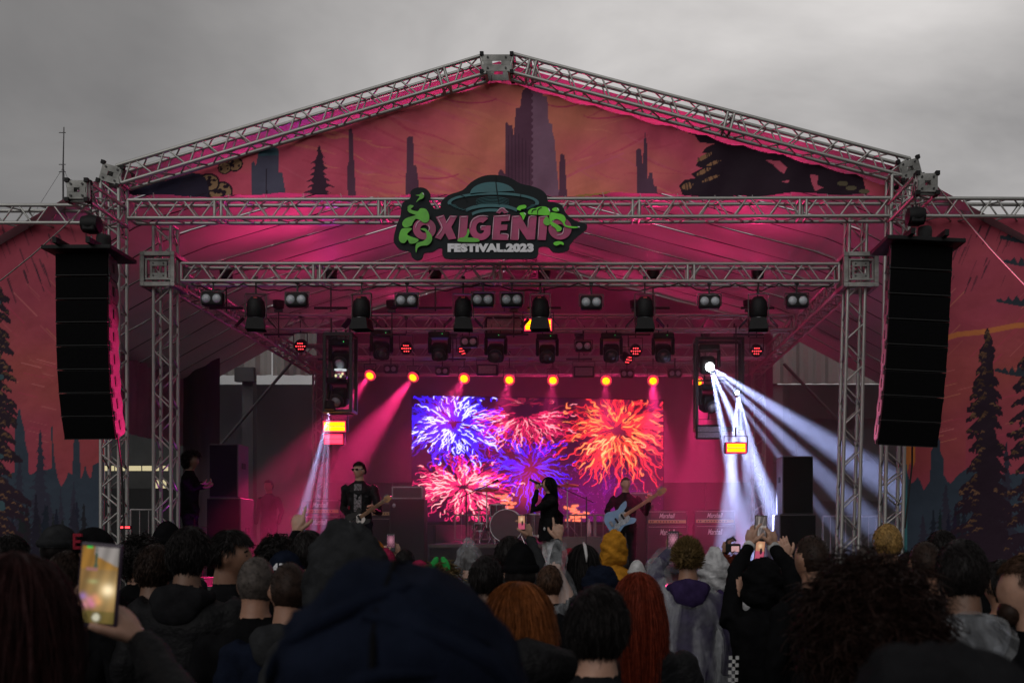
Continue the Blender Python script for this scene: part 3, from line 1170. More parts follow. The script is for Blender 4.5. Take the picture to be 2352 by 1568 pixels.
cr_ = Canvas(2076, 2430, 500, 1330, 0.48)
side_base(cr_, 2076, 2430, True)
cr_.stroke([(2076, 785), (2130, 790), (2200, 768), (2260, 762), (2330, 748), (2430, 740)], 6, (0.62, 0.2, 0.06), 0.9, taper=False)
cr_.poly([(2076, 1330), (2076, 1060), (2085, 1090), (2092, 1110), (2100, 1105), (2108, 1095), (2114, 1105), (2122, 1125), (2132, 1110), (2136, 1105), (2138, 1035), (2142, 1030), (2144, 1005), (2150, 995), (2158, 1010), (2160, 1040), (2166, 1050), (2168, 1090), (2176, 1105), (2184, 1110), (2200, 1090), (2240, 1060), (2300, 1090), (2430, 1080), (2430, 1330)], C_SLATE)
cr_.poly([(2076, 1050), (2084, 1060), (2084, 1330), (2076, 1330)], (0.05, 0.20, 0.22))
cr_.poly([(2080, 1000), (2104, 1002), (2102, 1060), (2096, 1075), (2090, 1060), (2085, 1085), (2080, 1050)], (0.62, 0.2, 0.05))
for x0, t, b, h in ((2173, 1110, 1300, 40), (2312, 1010, 1300, 40), (2395, 1000, 1330, 60), (2120, 1180, 1330, 40)):
    jag_tree(cr_, x0, t, b, h, (0.035, 0.032, 0.055), 15)
for i in range(26):
    t_ = rr.uniform(1140, 1240)
    jag_tree(cr_, rr.uniform(2140, 2420), t_, 1335, rr.uniform(22, 42), [c * rr.uniform(0.5, 1.0) for c in (0.02, 0.022, 0.038)], 14)
tuft_tree(cr_, 2268, 768, 1330, 92, -1)
tuft_tree(cr_, 2410, 505, 1330, 125, -1)
for x, y, w_ in ((2330, 545, 34), (2345, 600, 40), (2335, 690, 46), (2325, 850, 40)):
    pts = [(x - w_ + 2 * w_ * t, y + (-1) ** i * rr.uniform(3, 10) * math.sin(PI * t) - 3) for i, t in enumerate(np.linspace(0, 1, 11))]
    cr_.poly([(x - w_, y + 3)] + pts + [(x + w_, y + 16), (x, y + 12)], (0.03, 0.04, 0.055))
tag(cr_.sheet('side_banner', SMAT, None, (0, 0, 0), 13.82, wave=lambda x, z: 0.02 * np.sin(x * 2.7) * np.sin(z * 1.3)),
    'tall printed banner with big fir and skyline right of the stage', 'banner')

# ================================================================== logo board
def cat_rom(pts, sub=5, closed=True):
    out = []
    n = len(pts)
    for i in range(n if closed else n - 1):
        p0, p1, p2, p3 = (pts[(i + k - 1) % n] if closed else pts[min(max(i + k - 1, 0), n - 1)] for k in range(4))
        for s in range(sub):
            t = s / sub
            out.append(tuple(0.5 * ((2 * p1[j]) + (-p0[j] + p2[j]) * t + (2 * p0[j] - 5 * p1[j] + 4 * p2[j] - p3[j]) * t * t + (-p0[j] + 3 * p1[j] - 3 * p2[j] + p3[j]) * t ** 3) for j in (0, 1)))
    if not closed:
        out.append(tuple(pts[-1]))
    return out


YL = 13.28
LB = thing('logo_board', 'black cut-out festival logo board with green smoke, flying saucer and pink lettering', 'sign', W(1125, 505, YL))
M_LB = mat('logo_black', (0.014, 0.018, 0.021), rough=0.6, var=0.2, scale=6, spec=0.15)
M_PINK = mat('logo_pink', (0.42, 0.045, 0.15), rough=0.5, var=0.45, scale=2.2)
M_GREEN = mat('logo_green', (0.13, 0.52, 0.04), rough=0.5, var=0.3, scale=4)
M_GREEN2 = mat('logo_bright_green', (0.16, 0.75, 0.03), rough=0.5, var=0.2, scale=4)
M_WHITE = mat('logo_white', (0.80, 0.80, 0.84), rough=0.5, var=0.08, scale=4)
M_TEAL = mat('logo_teal', (0.025, 0.14, 0.16), rough=0.5, var=0.2, scale=4)
M_HL = mat('logo_highlight', (0.72, 0.42, 0.55), rough=0.5, var=0.15)


def LG(p):
    w = W(861.3 + p[0] * 0.2197, 373.2 + p[1] * 0.2197, YL) - LB.location
    return (w.x, w.z)


def lshape(name, pts, material, layer, smooth=0, th=0.006):
    if smooth:
        pts = cat_rom(pts, smooth)
    y1 = 0.0 - layer * 0.008
    return MB().prism([LG(p) for p in pts], y1 - th, y1).build(name, material, LB)


def lstroke(name, pts, wd, material, layer, smooth=4, taper=True):
    """brush stroke with thinning ends"""
    p = cat_rom(pts, smooth, closed=False)
    n = len(p)
    Lp, Rp = [], []
    for i in range(n):
        a, b = p[max(i - 1, 0)], p[min(i + 1, n - 1)]
        dx, dy = b[0] - a[0], b[1] - a[1]
        d = math.hypot(dx, dy) or 1
        t = i / (n - 1)
        w = wd * (0.25 + 0.75 * math.sin(PI * (0.08 + 0.84 * t)) if taper else 1) / 2
        Lp.append((p[i][0] - dy / d * w, p[i][1] + dx / d * w))
        Rp.append((p[i][0] + dy / d * w, p[i][1] - dx / d * w))
    return lshape(name, Lp + Rp[::-1], material, layer)


lshape('board', [(195, 800), (225, 660), (265, 560), (280, 440), (325, 392), (368, 372), (372, 305), (420, 268), (500, 262), (560, 300), (580, 350), (570, 410), (625, 485), (685, 470), (695, 410), (770, 340), (915, 290), (1000, 210), (1120, 145), (1250, 130), (1400, 155), (1520, 220), (1650, 250), (1745, 290), (1795, 345), (1808, 405), (1890, 420), (1955, 450), (1995, 530), (2085, 605), (2205, 640), (2212, 700), (2130, 765), (2062, 830), (2035, 870), (2025, 910), (1955, 938), (1860, 935), (1808, 880), (1735, 878), (1708, 900), (1705, 965), (1660, 1003), (1500, 1006), (1200, 1006), (900, 1006), (745, 1003), (705, 965), (700, 895), (655, 900), (600, 935), (515, 945), (492, 1000), (440, 1022), (390, 992), (362, 930), (265, 912), (212, 860)], M_LB, 0, smooth=3, th=0.03).location.y = 0.03
# flying saucer
EA = lambda cx, cy, rx, ry, a0, a1, k=22: [(cx + rx * math.cos(R(a)), cy + ry * math.sin(R(a))) for a in np.linspace(a0, a1, k)]
lshape('saucer_dome', EA(1230, 330, 235, 122, 183, 357) + [(1455, 300), (1230, 312), (1000, 340)], M_TEAL, 1)
lshape('saucer_rim', EA(1238, 425, 478, 112, 170, 372, 30) + EA(1238, 425, 440, 84, 372, 170, 30), M_TEAL, 1)
for k, (cy, rx, ry, wd, a0, a1) in enumerate(((530, 300, 95, 26, 205, 335), (575, 240, 90, 24, 210, 318))):
    lshape('saucer_band', EA(1220, cy, rx, ry, a0, a1) + EA(1220, cy + wd, rx * .96, ry * .92, a1, a0), M_TEAL, 1)
for k in range(5):
    cy = 375 + k * 15
    lstroke('saucer_line', EA(1230, cy + 60, 210, 72, 215, 325, 9), 5, M_TEAL, 1, 2)
for sx in (-1, 1):
    for k in range(7):
        a = (195 + k * 5) if sx < 0 else (345 - k * 5)
        a = 180 - sx * (0) + (k * 7 if sx < 0 else 0) - (0 if sx < 0 else k * 7)
        a = (172 - k * 7) if sx < 0 else (8 + k * 7)
        p = [(1238 + r_ * math.cos(R(a)), 430 + r_ * 0.22 * math.sin(R(a)) + 3) for r_ in (395, 455)]
        lstroke('saucer_fin', [p[0], p[1]], 6, M_TEAL, 1, 2)
lstroke('saucer_seam', [(1257, 135), (1275, 300), (1300, 450)], 10, M_LB, 2, 3)
for pts in ([(870, 335), (940, 365), (965, 415)], [(1520, 310), (1525, 345), (1505, 380)]):
    lstroke('saucer_cable', pts, 6, M_LB, 2)


def ring_letter(cx, cy, rx, ry, ix, iy, layer):
    m = MB()
    n = 28
    y1 = -layer * 0.008
    vs, fs = [], []
    for y in (y1 - 0.008, y1):
        for (a, b) in ((rx, ry), (ix, iy)):
            for k in range(n):
                t = 2 * PI * k / n
                p = LG((cx + a * math.cos(t), cy + b * math.sin(t)))
                vs.append((p[0], y, p[1]))
    for k in range(n):
        j = (k + 1) % n
        fs += [(k, n + k, n + j, j), (2 * n + k, 2 * n + j, 3 * n + j, 3 * n + k), (k, j, 2 * n + j, 2 * n + k), (n + k, 3 * n + k, 3 * n + j, n + j)]
    m.add(vs, fs)
    return m.build('letter', M_PINK, LB)


ring_letter(520, 700, 120, 112, 44, 42, 2)
lshape('letter', [(638, 575), (722, 553), (752, 628), (785, 560), (862, 565), (800, 680), (852, 800), (772, 812), (735, 740), (690, 812), (628, 790), (692, 682)], M_PINK, 2)
lshape('letter', [(888, 565), (976, 563), (956, 806), (866, 812)], M_PINK, 2)
lshape('letter', EA(1100, 685, 118, 132, 300, 75, 2)[:0] + EA(1105, 688, 122, 132, 318, 30, 2)[:0] +
       [(1105 + 118 * math.cos(R(a)), 688 + 130 * math.sin(R(a))) for a in np.linspace(-48, -330, 26)] +
       [(1212, 665), (1110, 665), (1106, 712), (1140, 712)] +
       [(1105 + 46 * math.cos(R(a)), 690 + 60 * math.sin(R(a))) for a in np.linspace(-320, -60, 20)], M_PINK, 2)
lshape('letter', [(1242, 562), (1416, 550), (1410, 616), (1322, 621), (1317, 656), (1386, 655), (1381, 711), (1311, 715), (1306, 756), (1401, 755), (1396, 816), (1224, 812)], M_PINK, 2)
lshape('letter_accent', [(1265, 530), (1308, 480), (1352, 478), (1397, 530), (1352, 540), (1330, 514), (1305, 541)], M_PINK, 2)
lshape('letter', [(1432, 565), (1520, 560), (1594, 692), (1608, 566), (1692, 565), (1672, 810), (1590, 812), (1508, 690), (1500, 816), (1414, 813)], M_PINK, 2)
lshape('letter', [(1712, 572), (1812, 560), (1786, 816), (1700, 815)], M_PINK, 2)
ring_letter(1935, 695, 121, 117, 46, 44, 2)
# highlights along the letters
for pts in ([(428, 690), (445, 640), (500, 600)], [(650, 588), (716, 566)], [(655, 770), (705, 690), (660, 590)], [(790, 572), (850, 572)], [(745, 640), (788, 574)], [(900, 575), (966, 573)], [(892, 580), (876, 800)],
            [(1000, 690), (1020, 610), (1100, 566), (1185, 570)], [(1110, 700), (1112, 672), (1160, 672)], [(1250, 572), (1406, 560)], [(1408, 562), (1402, 612)], [(1244, 580), (1228, 805)], [(1318, 750), (1392, 760), (1388, 805)], [(1275, 525), (1312, 490), (1344, 488), (1388, 526)],
            [(1440, 574), (1508, 570)], [(1436, 580), (1420, 806)], [(1506, 700), (1502, 810)], [(1600, 690), (1614, 576), (1684, 574)], [(1720, 580), (1704, 808)], [(1722, 578), (1800, 570)], [(1840, 680), (1870, 610), (1920, 590)], [(1900, 770), (1960, 750), (1975, 690)], [(560, 730), (575, 690), (556, 660)]):
    lstroke('letter_highlight', pts, 9, M_HL, 3.2, 3)
# green smoke
GS = [([(340, 480), (370, 455), (410, 465), (380, 500), (450, 520), (480, 490), (540, 500), (570, 560), (565, 620), (520, 640), (470, 610), (430, 600), (400, 640), (385, 670), (320, 690), (290, 650), (320, 600), (400, 570), (430, 560), (360, 530)], M_GREEN),
      ([(470, 345), (500, 322), (520, 350), (505, 385), (470, 400), (435, 425), (460, 385), (470, 365), (430, 352)], M_GREEN),
      ([(280, 710), (330, 695), (390, 700), (345, 750), (350, 770), (400, 790), (460, 815), (430, 850), (370, 855), (345, 815), (315, 850), (270, 840), (255, 790)], M_GREEN),
      ([(480, 705), (530, 700), (590, 760), (600, 820), (560, 870), (490, 880), (450, 905), (435, 950), (428, 900), (445, 850), (510, 830), (545, 790), (530, 730)], M_GREEN),
      ([(1490, 480), (1520, 460), (1575, 455), (1580, 485), (1530, 500), (1520, 512), (1485, 500)], M_GREEN2),
      ([(1605, 520), (1640, 492), (1680, 490), (1700, 480), (1750, 470), (1800, 480), (1828, 520), (1820, 560), (1700, 556), (1610, 550)], M_GREEN2),
      ([(1852, 500), (1885, 480), (1920, 490), (1922, 518), (1880, 522)], M_GREEN2),
      ([(1515, 540), (1560, 532), (1582, 550), (1570, 575), (1552, 610), (1535, 570)], M_GREEN2),
      ([(1830, 540), (1900, 540), (1970, 560), (1995, 600), (1985, 640), (2010, 670), (2130, 684), (2080, 696), (1990, 680), (1955, 630), (1900, 600), (1850, 625), (1890, 650), (1950, 690), (1940, 725), (1905, 730), (1890, 700), (1850, 670), (1830, 640)], M_GREEN2),
      ([(1770, 600), (1800, 575), (1830, 620), (1825, 660), (1790, 665), (1762, 640)], M_GREEN),
      ([(880, 835), (885, 800), (930, 790), (960, 760), (975, 700), (992, 735), (975, 790), (1010, 795), (1050, 800), (1085, 810), (1078, 838)], M_GREEN),
      ([(1872, 845), (1920, 832), (1968, 845), (1970, 872), (1940, 862), (1900, 878), (1870, 865)], M_GREEN2)]
for pts, m_ in GS:
    lshape('smoke_shape', pts, m_, 4.2, smooth=4)
for pts in ([(345, 500), (340, 470), (360, 455)], [(400, 500), (440, 490), (440, 460)], [(572, 520), (584, 550), (580, 585)], [(1640, 540), (1650, 510), (1690, 500)], [(1700, 555), (1705, 505), (1745, 478)]):
    lstroke('smoke_line', pts, 9, M_LB, 5.2, 3)
for pts in ([(505, 330), (516, 350)], [(1905, 490), (1922, 512)], [(1560, 538), (1580, 556)], [(1815, 490), (1830, 525)], [(2120, 682), (2142, 686)]):
    lstroke('smoke_glint', pts, 10, M_WHITE, 5.2, 3)


def text_mesh(body, size, bold=0.0, ext=0.004, shear=0.0, space=1.0):
    cu = bpy.data.curves.new('lettering', 'FONT')
    cu.body = body
    cu.size = size
    cu.offset = bold
    cu.extrude = ext
    cu.shear = shear
    cu.space_character = space
    cu.resolution_u = 3
    ob = bpy.data.objects.new('lettering', cu)
    COL.objects.link(ob)
    dg = bpy.context.evaluated_depsgraph_get()
    me = bpy.data.meshes.new_from_object(ob.evaluated_get(dg))
    bpy.data.objects.remove(ob)
    return me


def lettering(name, body, parent, p0, p1, y, material, bold=0.0, shear=0.0, space=1.0):
    """writing stretched into the box p0 (lower left) .. p1 (upper right), facing -Y"""
    me = text_mesh(body, 1.0, bold, 0.01, shear, space)
    co = np.empty(len(me.vertices) * 3)
    me.vertices.foreach_get('co', co)
    co = co.reshape(-1, 3)
    mn, mx = co.min(0), co.max(0)
    out = np.empty_like(co)
    out[:, 0] = p0[0] + (co[:, 0] - mn[0]) / (mx[0] - mn[0]) * (p1[0] - p0[0])
    out[:, 2] = p0[1] + (co[:, 1] - mn[1]) / (mx[1] - mn[1]) * (p1[1] - p0[1])
    out[:, 1] = y - (co[:, 2] - mn[2]) / max(mx[2] - mn[2], 1e-6) * 0.005
    me.vertices.foreach_set('co', out.ravel())
    me.materials.clear()
    me.materials.append(material)
    me.update()
    o = bpy.data.objects.new(name, me)
    COL.objects.link(o)
    o.parent = parent
    return o


a, b = LG((760, 940)), LG((1660, 848))
lettering('lettering', 'FESTIVAL.2023', LB, a, b, -0.008, M_WHITE, bold=0.075, space=1.04)

# ================================================================== video screen
sv = Canvas(946, 1530, 908, 1197, 0.75)
gx, gy = sv.gx, sv.gy
nz = 0.5 + 0.5 * np.sin(gx * 0.05 + 2 * np.sin(gy * 0.04)) * np.sin(gy * 0.06 + gx * 0.02)
sv.c = np.stack([0.012 + 0.012 * nz, 0.0 * nz, 0.006 + 0.006 * nz], -1)
for cx, cy, s, col, a in ((1215, 1085, 45, (0.22, 0.008, 0.04), 0.9), (1205, 1130, 30, (0.4, 0.02, 0.07), .6), (1020, 950, 35, (0.28, 0.0, 0.05), .6), (1400, 950, 50, (0.5, 0.015, 0.07), .7), (1130, 990, 50, (.15, 0., .04), .6), (1370, 1150, 90, (0.08, 0.0, 0.06), 0.9)):
    g = np.exp(-(((gx - cx) / s) ** 2 + ((gy - cy) / s) ** 2))[..., None] * a
    sv.c = sv.c * (1 - 0.3 * g) + g * np.array(col)
fr = random.Random(21)


def firework(cx, cy, rad, n, glow, core, wig=0.5, asp=0.85, wd=2.4, droop=0.25, dim=1.0, arc=None, frag=1.0):
    """burst of broken, curling flame-like threads round a dark heart"""
    for i in range(int(n * (1 + frag))):
        long_ = i < n
        a = fr.uniform(0, 2 * PI) if arc is None else fr.uniform(*arc)
        if long_:
            rs, L = rad * fr.uniform(0.06, 0.45), rad * fr.uniform(0.35, 0.85)
        else:
            rs, L = rad * fr.uniform(0.1, 0.95), rad * fr.uniform(0.08, 0.3)
        w_ = wd * (fr.uniform(0.5, 1.5) if long_ else fr.uniform(0.35, 1.0))
        br = dim * fr.choice((0.35, 0.6, 0.9, 1.0, 1.15))
        x, y = cx + rs * math.cos(a), cy + rs * asp * math.sin(a)
        st = 3.2
        pts = []
        ph, fq = fr.uniform(0, 6), fr.uniform(0.35, 0.9)
        k = max(3, int(L / st))
        ang = a + fr.uniform(-.35, .35)
        for q in range(k):
            pts.append((x, y))
            t = (rs + q * st) / rad
            ang2 = ang + wig * math.sin(q * fq + ph) * (0.35 + t) + fr.uniform(-.6, .6)
            x += st * math.cos(ang2)
            y += st * asp * math.sin(ang2) + droop * t * st * 0.6
        if fr.random() < 0.5:
            h = fr.choice((-1, 1))
            for q in range(fr.randint(3, 6)):
                ang += h * 0.7
                x += st * .7 * math.cos(ang)
                y += st * .7 * math.sin(ang)
                pts.append((x, y))
        sv.stroke(pts, w_ * 1.35, [c * br for c in glow], 1.0, add=True)
        if br > 0.7 and fr.random() < 0.75:
            j0 = fr.randint(0, max(0, len(pts) // 2))
            sv.stroke(pts[j0:j0 + fr.randint(4, 14)], w_ * 0.8, [c * br for c in core], 1.0, add=True)


firework(1204, 950, 125, 90, (0.62, 0.012, 0.09), (1.1, 0.35, 0.42), arc=(-0.4, PI + 0.4), droop=0.4, asp=.62, wd=1.51)
firework(1204, 925, 70, 16, (0.4, 0.01, 0.06), (0.7, 0.16, 0.22), arc=(PI, 2 * PI), asp=.4, dim=.7, wd=1.08)
firework(1385, 1150, 120, 55, (0.18, 0.0, 0.22), (0.35, 0.02, 0.5), wd=0.86, dim=.7)
firework(1218, 1072, 116, 62, (0.03, 0.006, 1.1), (0.10, 0.07, 1.2), wd=1.22)
firework(1421, 980, 145, 150, (0.9, 0.025, 0.045), (1.2, 0.33, 0.10), droop=.55, wd=1.80)
firework(1421, 992, 80, 20, (0.95, 0.06, 0.03), (1.3, 0.5, 0.22), droop=.4, wd=2.16, arc=(0, PI))
firework(1040, 972, 122, 170, (0.05, 0.012, 1.25), (0.9, 0.85, 1.5), droop=.3, wd=1.66)
firework(1062, 1118, 130, 170, (0.9, 0.02, 0.15), (1.3, 0.5, 0.55), asp=.62, droop=.25, wd=1.51)
for cx, cy in ((1155, 1157), (1150, 1140), (1316, 1188), (1300, 1165), (1330, 1180)):
    for q in range(7):
        x, y = cx + fr.uniform(-18, 18), cy + fr.uniform(-6, 7)
        sv.stroke([(x, y), (x + fr.uniform(4, 12), y + fr.uniform(-4, 4))], 3.0, (1.1, 0.2, 0.1), 1, add=True)
for q in range(260):
    x, y = fr.uniform(1260, 1525), fr.uniform(1070, 1195)
    sv.c[np.searchsorted(sv.ys, y) - 1, np.searchsorted(sv.xs, x) - 1] += np.array((0.4, 0.03, 0.25))
YS = 21.2
o0 = W(1234, 1050, YS)
scr = thing('video_screen', 'large LED video screen showing blue, pink and orange fireworks', 'screen', o0)
SLOPE = 0.14
sv.sheet('display_face', attr_mat('led_display', emission=1.9), scr, o0, YS, wave=lambda x, z: (x - X(946, YS)) * SLOPE)
m = MB()
xa, xb = X(944, YS) - o0.x, X(1532, YS) - o0.x
za, zb = Zh(1199, YS) - o0.z, Zh(906, YS) - o0.z
ncol = 11
for i in range(ncol):
    u0, u1 = xa + (xb - xa) * i / ncol, xa + (xb - xa) * (i + 1) / ncol
    for j in range(5):
        w0, w1 = za + (zb - za) * j / 5, za + (zb - za) * (j + 1) / 5
        uc = (u0 + u1) / 2
        MB().box((uc, 0.06 + (uc + o0.x - X(946, YS)) * SLOPE, (w0 + w1) / 2), (u1 - u0 - 0.004, 0.08, w1 - w0 - 0.004), Matrix.Rotation(math.atan(SLOPE), 3, 'Z')).build('screen_cabinet', BLK, scr)
MB().box((0, 0.45, za - 0.03), (xb - xa, 0.5, 0.05), Matrix.Rotation(math.atan(SLOPE), 3, 'Z')).build('base_rail', BLKM, scr)
for i in range(4):
    u = xa + 0.4 + i * (xb - xa - 0.8) / 3
    MB().tube((u, 0.6, za), (u, 0.6, 1.0 - o0.z), 0.04).build('support_leg', BLKM, scr)

# ================================================================== hanging line arrays
GRILL = mat('speaker_grille', (0.0035, 0.0035, 0.004), rough=0.8, spec=0.05, var=0.4, scale=60, bump=0.4, bscale=260)
CAB = mat('speaker_cabinet', (0.05, 0.045, 0.05), rough=0.45, spec=0.3, var=0.3, scale=40, bump=0.25, bscale=180)


def line_array(cx, cy_top, yf, side, label, hoist_label, n=8, cab_h=0.283, w=0.70, total_tilt=16):
    top = W(cx, cy_top, yf)
    t = thing('line_array', label, 'speaker', top, group='hanging speaker columns', rot=(0, R(2.8) if side > 0 else R(-0.4), 0))
    # fly frame
    fm = MB()
    fm.box((0, 0.22, 0.035), (w + 0.2, 0.72, 0.05), bevel=0.008)
    for sx in (-1, 1):
        fm.box((sx * 0.2, 0.22, 0.085), (0.05, 0.95, 0.07))
    fm.build('fly_frame', BLK, t)
    p = Vector((0, 0, 0))
    ang = 0.0
    for i in range(n):
        ang = total_tilt * max(0, (i - 2) / (n - 3)) ** 1.6
        rot = Matrix.Rotation(R(ang), 3, 'X')
        h = cab_h
        c = p + rot @ Vector((0, 0.22, -h / 2))
        cabn = empty('speaker_cabinet', c, rot=(R(ang), 0, 0), parent=t)
        b = MB()
        d0, d1 = 0.225, 0.19
        vs = []
        for z, dd in ((-h / 2 + 0.006, d1), (-0.02, d0), (h / 2 - 0.006, d1)):
            vs += [(-w / 2, -0.2, z), (w / 2, -0.2, z), (w / 2 - 0.07, dd, z), (-w / 2 + 0.07, dd, z)]
        fs = [(0, 3, 2, 1), (8, 9, 10, 11)]
        for q in (0, 4):
            for k in range(4):
                k2 = (k + 1) % 4
                fs.append((q + k, q + k2, q + 4 + k2, q + 4 + k))
        b.add(vs, fs).build('cabinet_shell', CAB, cabn)
        g_ = MB()
        g_.box((0, -0.214, 0), (w - 0.01, 0.025, h - 0.022), bevel=0.006).build('grille', GRILL, cabn)
        MB().box((0, -0.215, -h / 2 + 0.010), (w - 0.004, 0.03, 0.010)).build('cabinet_lip', RUB, cabn)
        for sx in (-1, 1):
            # side handle recess and rigging plate
            MB().box((sx * (w / 2 - 0.03), 0.0, 0.0), (0.012, 0.06, 0.11), Matrix.Rotation(sx * 0.17, 3, 'Z')).build('handle_recess', RUB, cabn)
            for z in (-h / 2 + 0.03, h / 2 - 0.03):
                MB().box((sx * (w / 2 + 0.004), -0.17, z), (0.012, 0.05, 0.05)).build('rigging_plate', BLKM, cabn)
        p = p + rot @ Vector((0, 0, -h))
    # cable at the back
    MB().path([(0.1, 0.5, 0.1), (0.16, 0.52, -0.8), (0.12, 0.5, -1.6), (0.2, 0.6, -2.6), (0.18, 0.7, -3.4)], 0.012, n=5).build('cable', RUB, t)
    # chain hoist
    hz = 0.42
    ht = thing('chain_hoist', hoist_label, 'hoist', top + Vector((0, 0.25, hz)))
    MB().lathe([(0.02, -0.12), (0.10, -0.1), (0.12, 0), (0.1, 0.1), (0.02, 0.12)], axis='X', n=14).build('motor_housing', BLK, ht, angle=40)
    MB().box((0, 0, -0.02), (0.16, 0.2, 0.16), bevel=0.02).build('gear_box', BLK, ht)
    for k in range(9):
        MB().ell((0, 0.0, -0.14 - 0.025 * k), (0.012 if k % 2 else 0.005, 0.005 if k % 2 else 0.012, 0.018), 6, 4).build('chain_link', STEEL, ht)
    for k in range(10):
        MB().ell((0, 0.0, 0.14 + 0.03 * k), (0.012 if k % 2 else 0.006, 0.006 if k % 2 else 0.012, 0.02), 6, 4).build('chain_link', BLKM, ht)
    bag = MB()
    bag.lathe([(0.05, -0.25), (0.085, -0.2), (0.09, -0.05), (0.08, 0.0)], (0.13, 0.05, -0.12), n=10).build('chain_bag', SKIRT, ht, smooth=True)
    return t


line_array(187, 580, 12.25, -1, 'left hanging column of eight black speakers, inner sides lit pink', 'black chain hoist above the left hanging speakers', cab_h=0.286, w=0.645)
line_array(2119, 562, 12.05, 1, 'right hanging column of eight black speakers in front of the fir banner', 'black chain hoist above the right hanging speakers', cab_h=0.304, w=0.74)

# ================================================================== stage lamps
LENS_OFF = mat('lamp_glass', (0.42, 0.46, 0.50), rough=0.12, var=0.25, scale=30, spec=0.8, bump=0.4, bscale=60)
LENS_DK = mat('dark_lens', (0.05, 0.05, 0.06), rough=0.08, spec=0.9)
E_YEL = emat('lamp_led_orange', (1.0, 0.36, 0.0), 3.0)
E_RED = emat('lamp_led_red', (1.0, 0.05, 0.06), 3.2)
E_WHT = emat('lamp_white', (0.95, 0.97, 1.0), 14.0)
E_STR = emat('strobe_orange', (1.0, 0.42, 0.0), 3.2)
E_HALO = emat('lamp_halo_pink', (1.0, 0.03, 0.10), 1.6)  # emission standing in for the bloom round lamps and strobes
E_STR2 = emat('strobe_pink', (1.0, 0.07, 0.14), 1.9)
PINK = (1.0, 0.03, 0.20)
PURP = (0.5, 0.03, 0.6)
WHITE = (0.46, 0.54, 1.0)


def clamp(parent, z0, z1, r=0.012):
    MB().tube((0, 0, z0), (0, 0, z1), r, n=6).build('hanger', BLKM, parent)
    MB().box((0, 0, z1), (0.05, 0.07, 0.08), bevel=0.008).build('clamp', BLKM, parent)


ORD = ['first', 'second', 'third', 'fourth', 'fifth', 'sixth', 'seventh', 'eighth', 'ninth', 'tenth']


def copies(build, places, label_fn, group):
    """build(one) at the first place, then copies with their own labels"""
    first = None
    for i, (loc, rz) in enumerate(places):
        if first is None:
            first = build()
            o = first
        else:
            o = copy_tree(first)
        o.location = loc
        o.rotation_euler = (0, 0, rz)
        o['label'] = label_fn(i)
        o['group'] = group
    return first


def build_blinder(size=1.0, hang=0.22):
    def f():
        t = thing('blinder_lamp', '', 'stage lamp')
        s = size
        MB().box((0, 0, 0), (0.30 * s, 0.14 * s, 0.19 * s), bevel=0.03 * s).build('housing', BLK, t)
        for sx in (-1, 1):
            MB().lathe([(0.068 * s, -0.078 * s), (0.06 * s, -0.074 * s), (0.066 * s, -0.066 * s)], (sx * 0.073 * s, 0, 0), 'Y', 18).build('bezel', BLKM, t)
            MB().lathe([(0.004, -0.098 * s), (0.03 * s, -0.094 * s), (0.058 * s, -0.082 * s), (0.060 * s, -0.06 * s)], (sx * 0.073 * s, 0, 0), 'Y', 18).build('lens', LENS_OFF, t, smooth=True)
            MB().box((sx * 0.165 * s, 0, 0.03 * s), (0.012, 0.03, 0.16 * s)).build('yoke_arm', BLKM, t)
        MB().box((0, 0, 0.115 * s), (0.342 * s, 0.03, 0.012)).build('yoke_bar', BLKM, t)
        clamp(t, 0.12 * s, 0.12 * s + hang)
        return t
    return f


zb_f = zl - TS / 2
pl = []
for px, py in ((490, 688), (683, 690), (935, 692), (1110, 690), (1176, 690), (1358, 696), (1629, 694), (1830, 693)):
    pl.append((W(px, py, Y1 + 0.05), 0.0))
copies(build_blinder(1.0, zb_f - pl[0][0].z - 0.10), pl,
       lambda i: '%s unlit two-eyed lamp from the left under the front truss' % ORD[i], 'unlit two-eyed lamps under the front truss')


def build_fresnel():
    t = thing('spot_lamp', '', 'stage lamp')
    MB().lathe([(0.02, 0.2), (0.07, 0.19), (0.115, 0.13), (0.125, 0.04), (0.125, -0.07), (0.105, -0.10)], n=16).build('housing', BLK, t, angle=45)
    for sx in (-1, 1):
        MB().box((sx * 0.14, 0, 0.07), (0.012, 0.04, 0.32)).build('yoke_arm', BLKM, t)
        MB().box((sx * 0.215, -0.02, -0.17), (0.008, 0.16, 0.16), Matrix.Rotation(sx * -0.75, 3, 'Y')).build('side_flap', BLK, t)
    MB().box((0, 0, 0.235), (0.292, 0.04, 0.012)).build('yoke_bar', BLKM, t)
    fl = MB()
    v = [(-0.105, -0.105, -0.11), (0.105, -0.105, -0.11), (0.105, 0.105, -0.11), (-0.105, 0.105, -0.11), (-0.135, -0.12, -0.27), (0.135, -0.12, -0.27), (0.135, 0.12, -0.27), (-0.135, 0.12, -0.27)]
    fl.add(v, [(0, 1, 5, 4), (1, 2, 6, 5), (2, 3, 7, 6), (3, 0, 4, 7)])
    fl.build('barn_door', BLK, t)
    MB().lathe([(0.003, -0.105), (0.1, -0.108), (0.1, -0.098)], n=14).build('lens', LENS_DK, t)
    MB().box((0.0, -0.09, 0.165), (0.05, 0.02, 0.02)).build('knob', mat('knob_red', (0.35, 0.02, 0.03)), t)
    clamp(t, 0.24, 0.44)
    return t


pl = [(W(px, 714, Y1 + 0.1), rz) for px, rz in ((588, 0.2), (831, -0.2), (1064, 0.1), (1241, -0.1), (1481, 0.0), (1742, 3.0))]
copies(build_fresnel, pl, lambda i: '%s black barn-door spot lamp from the left under the front truss' % ORD[i], 'black barn-door spot lamps under the front truss')


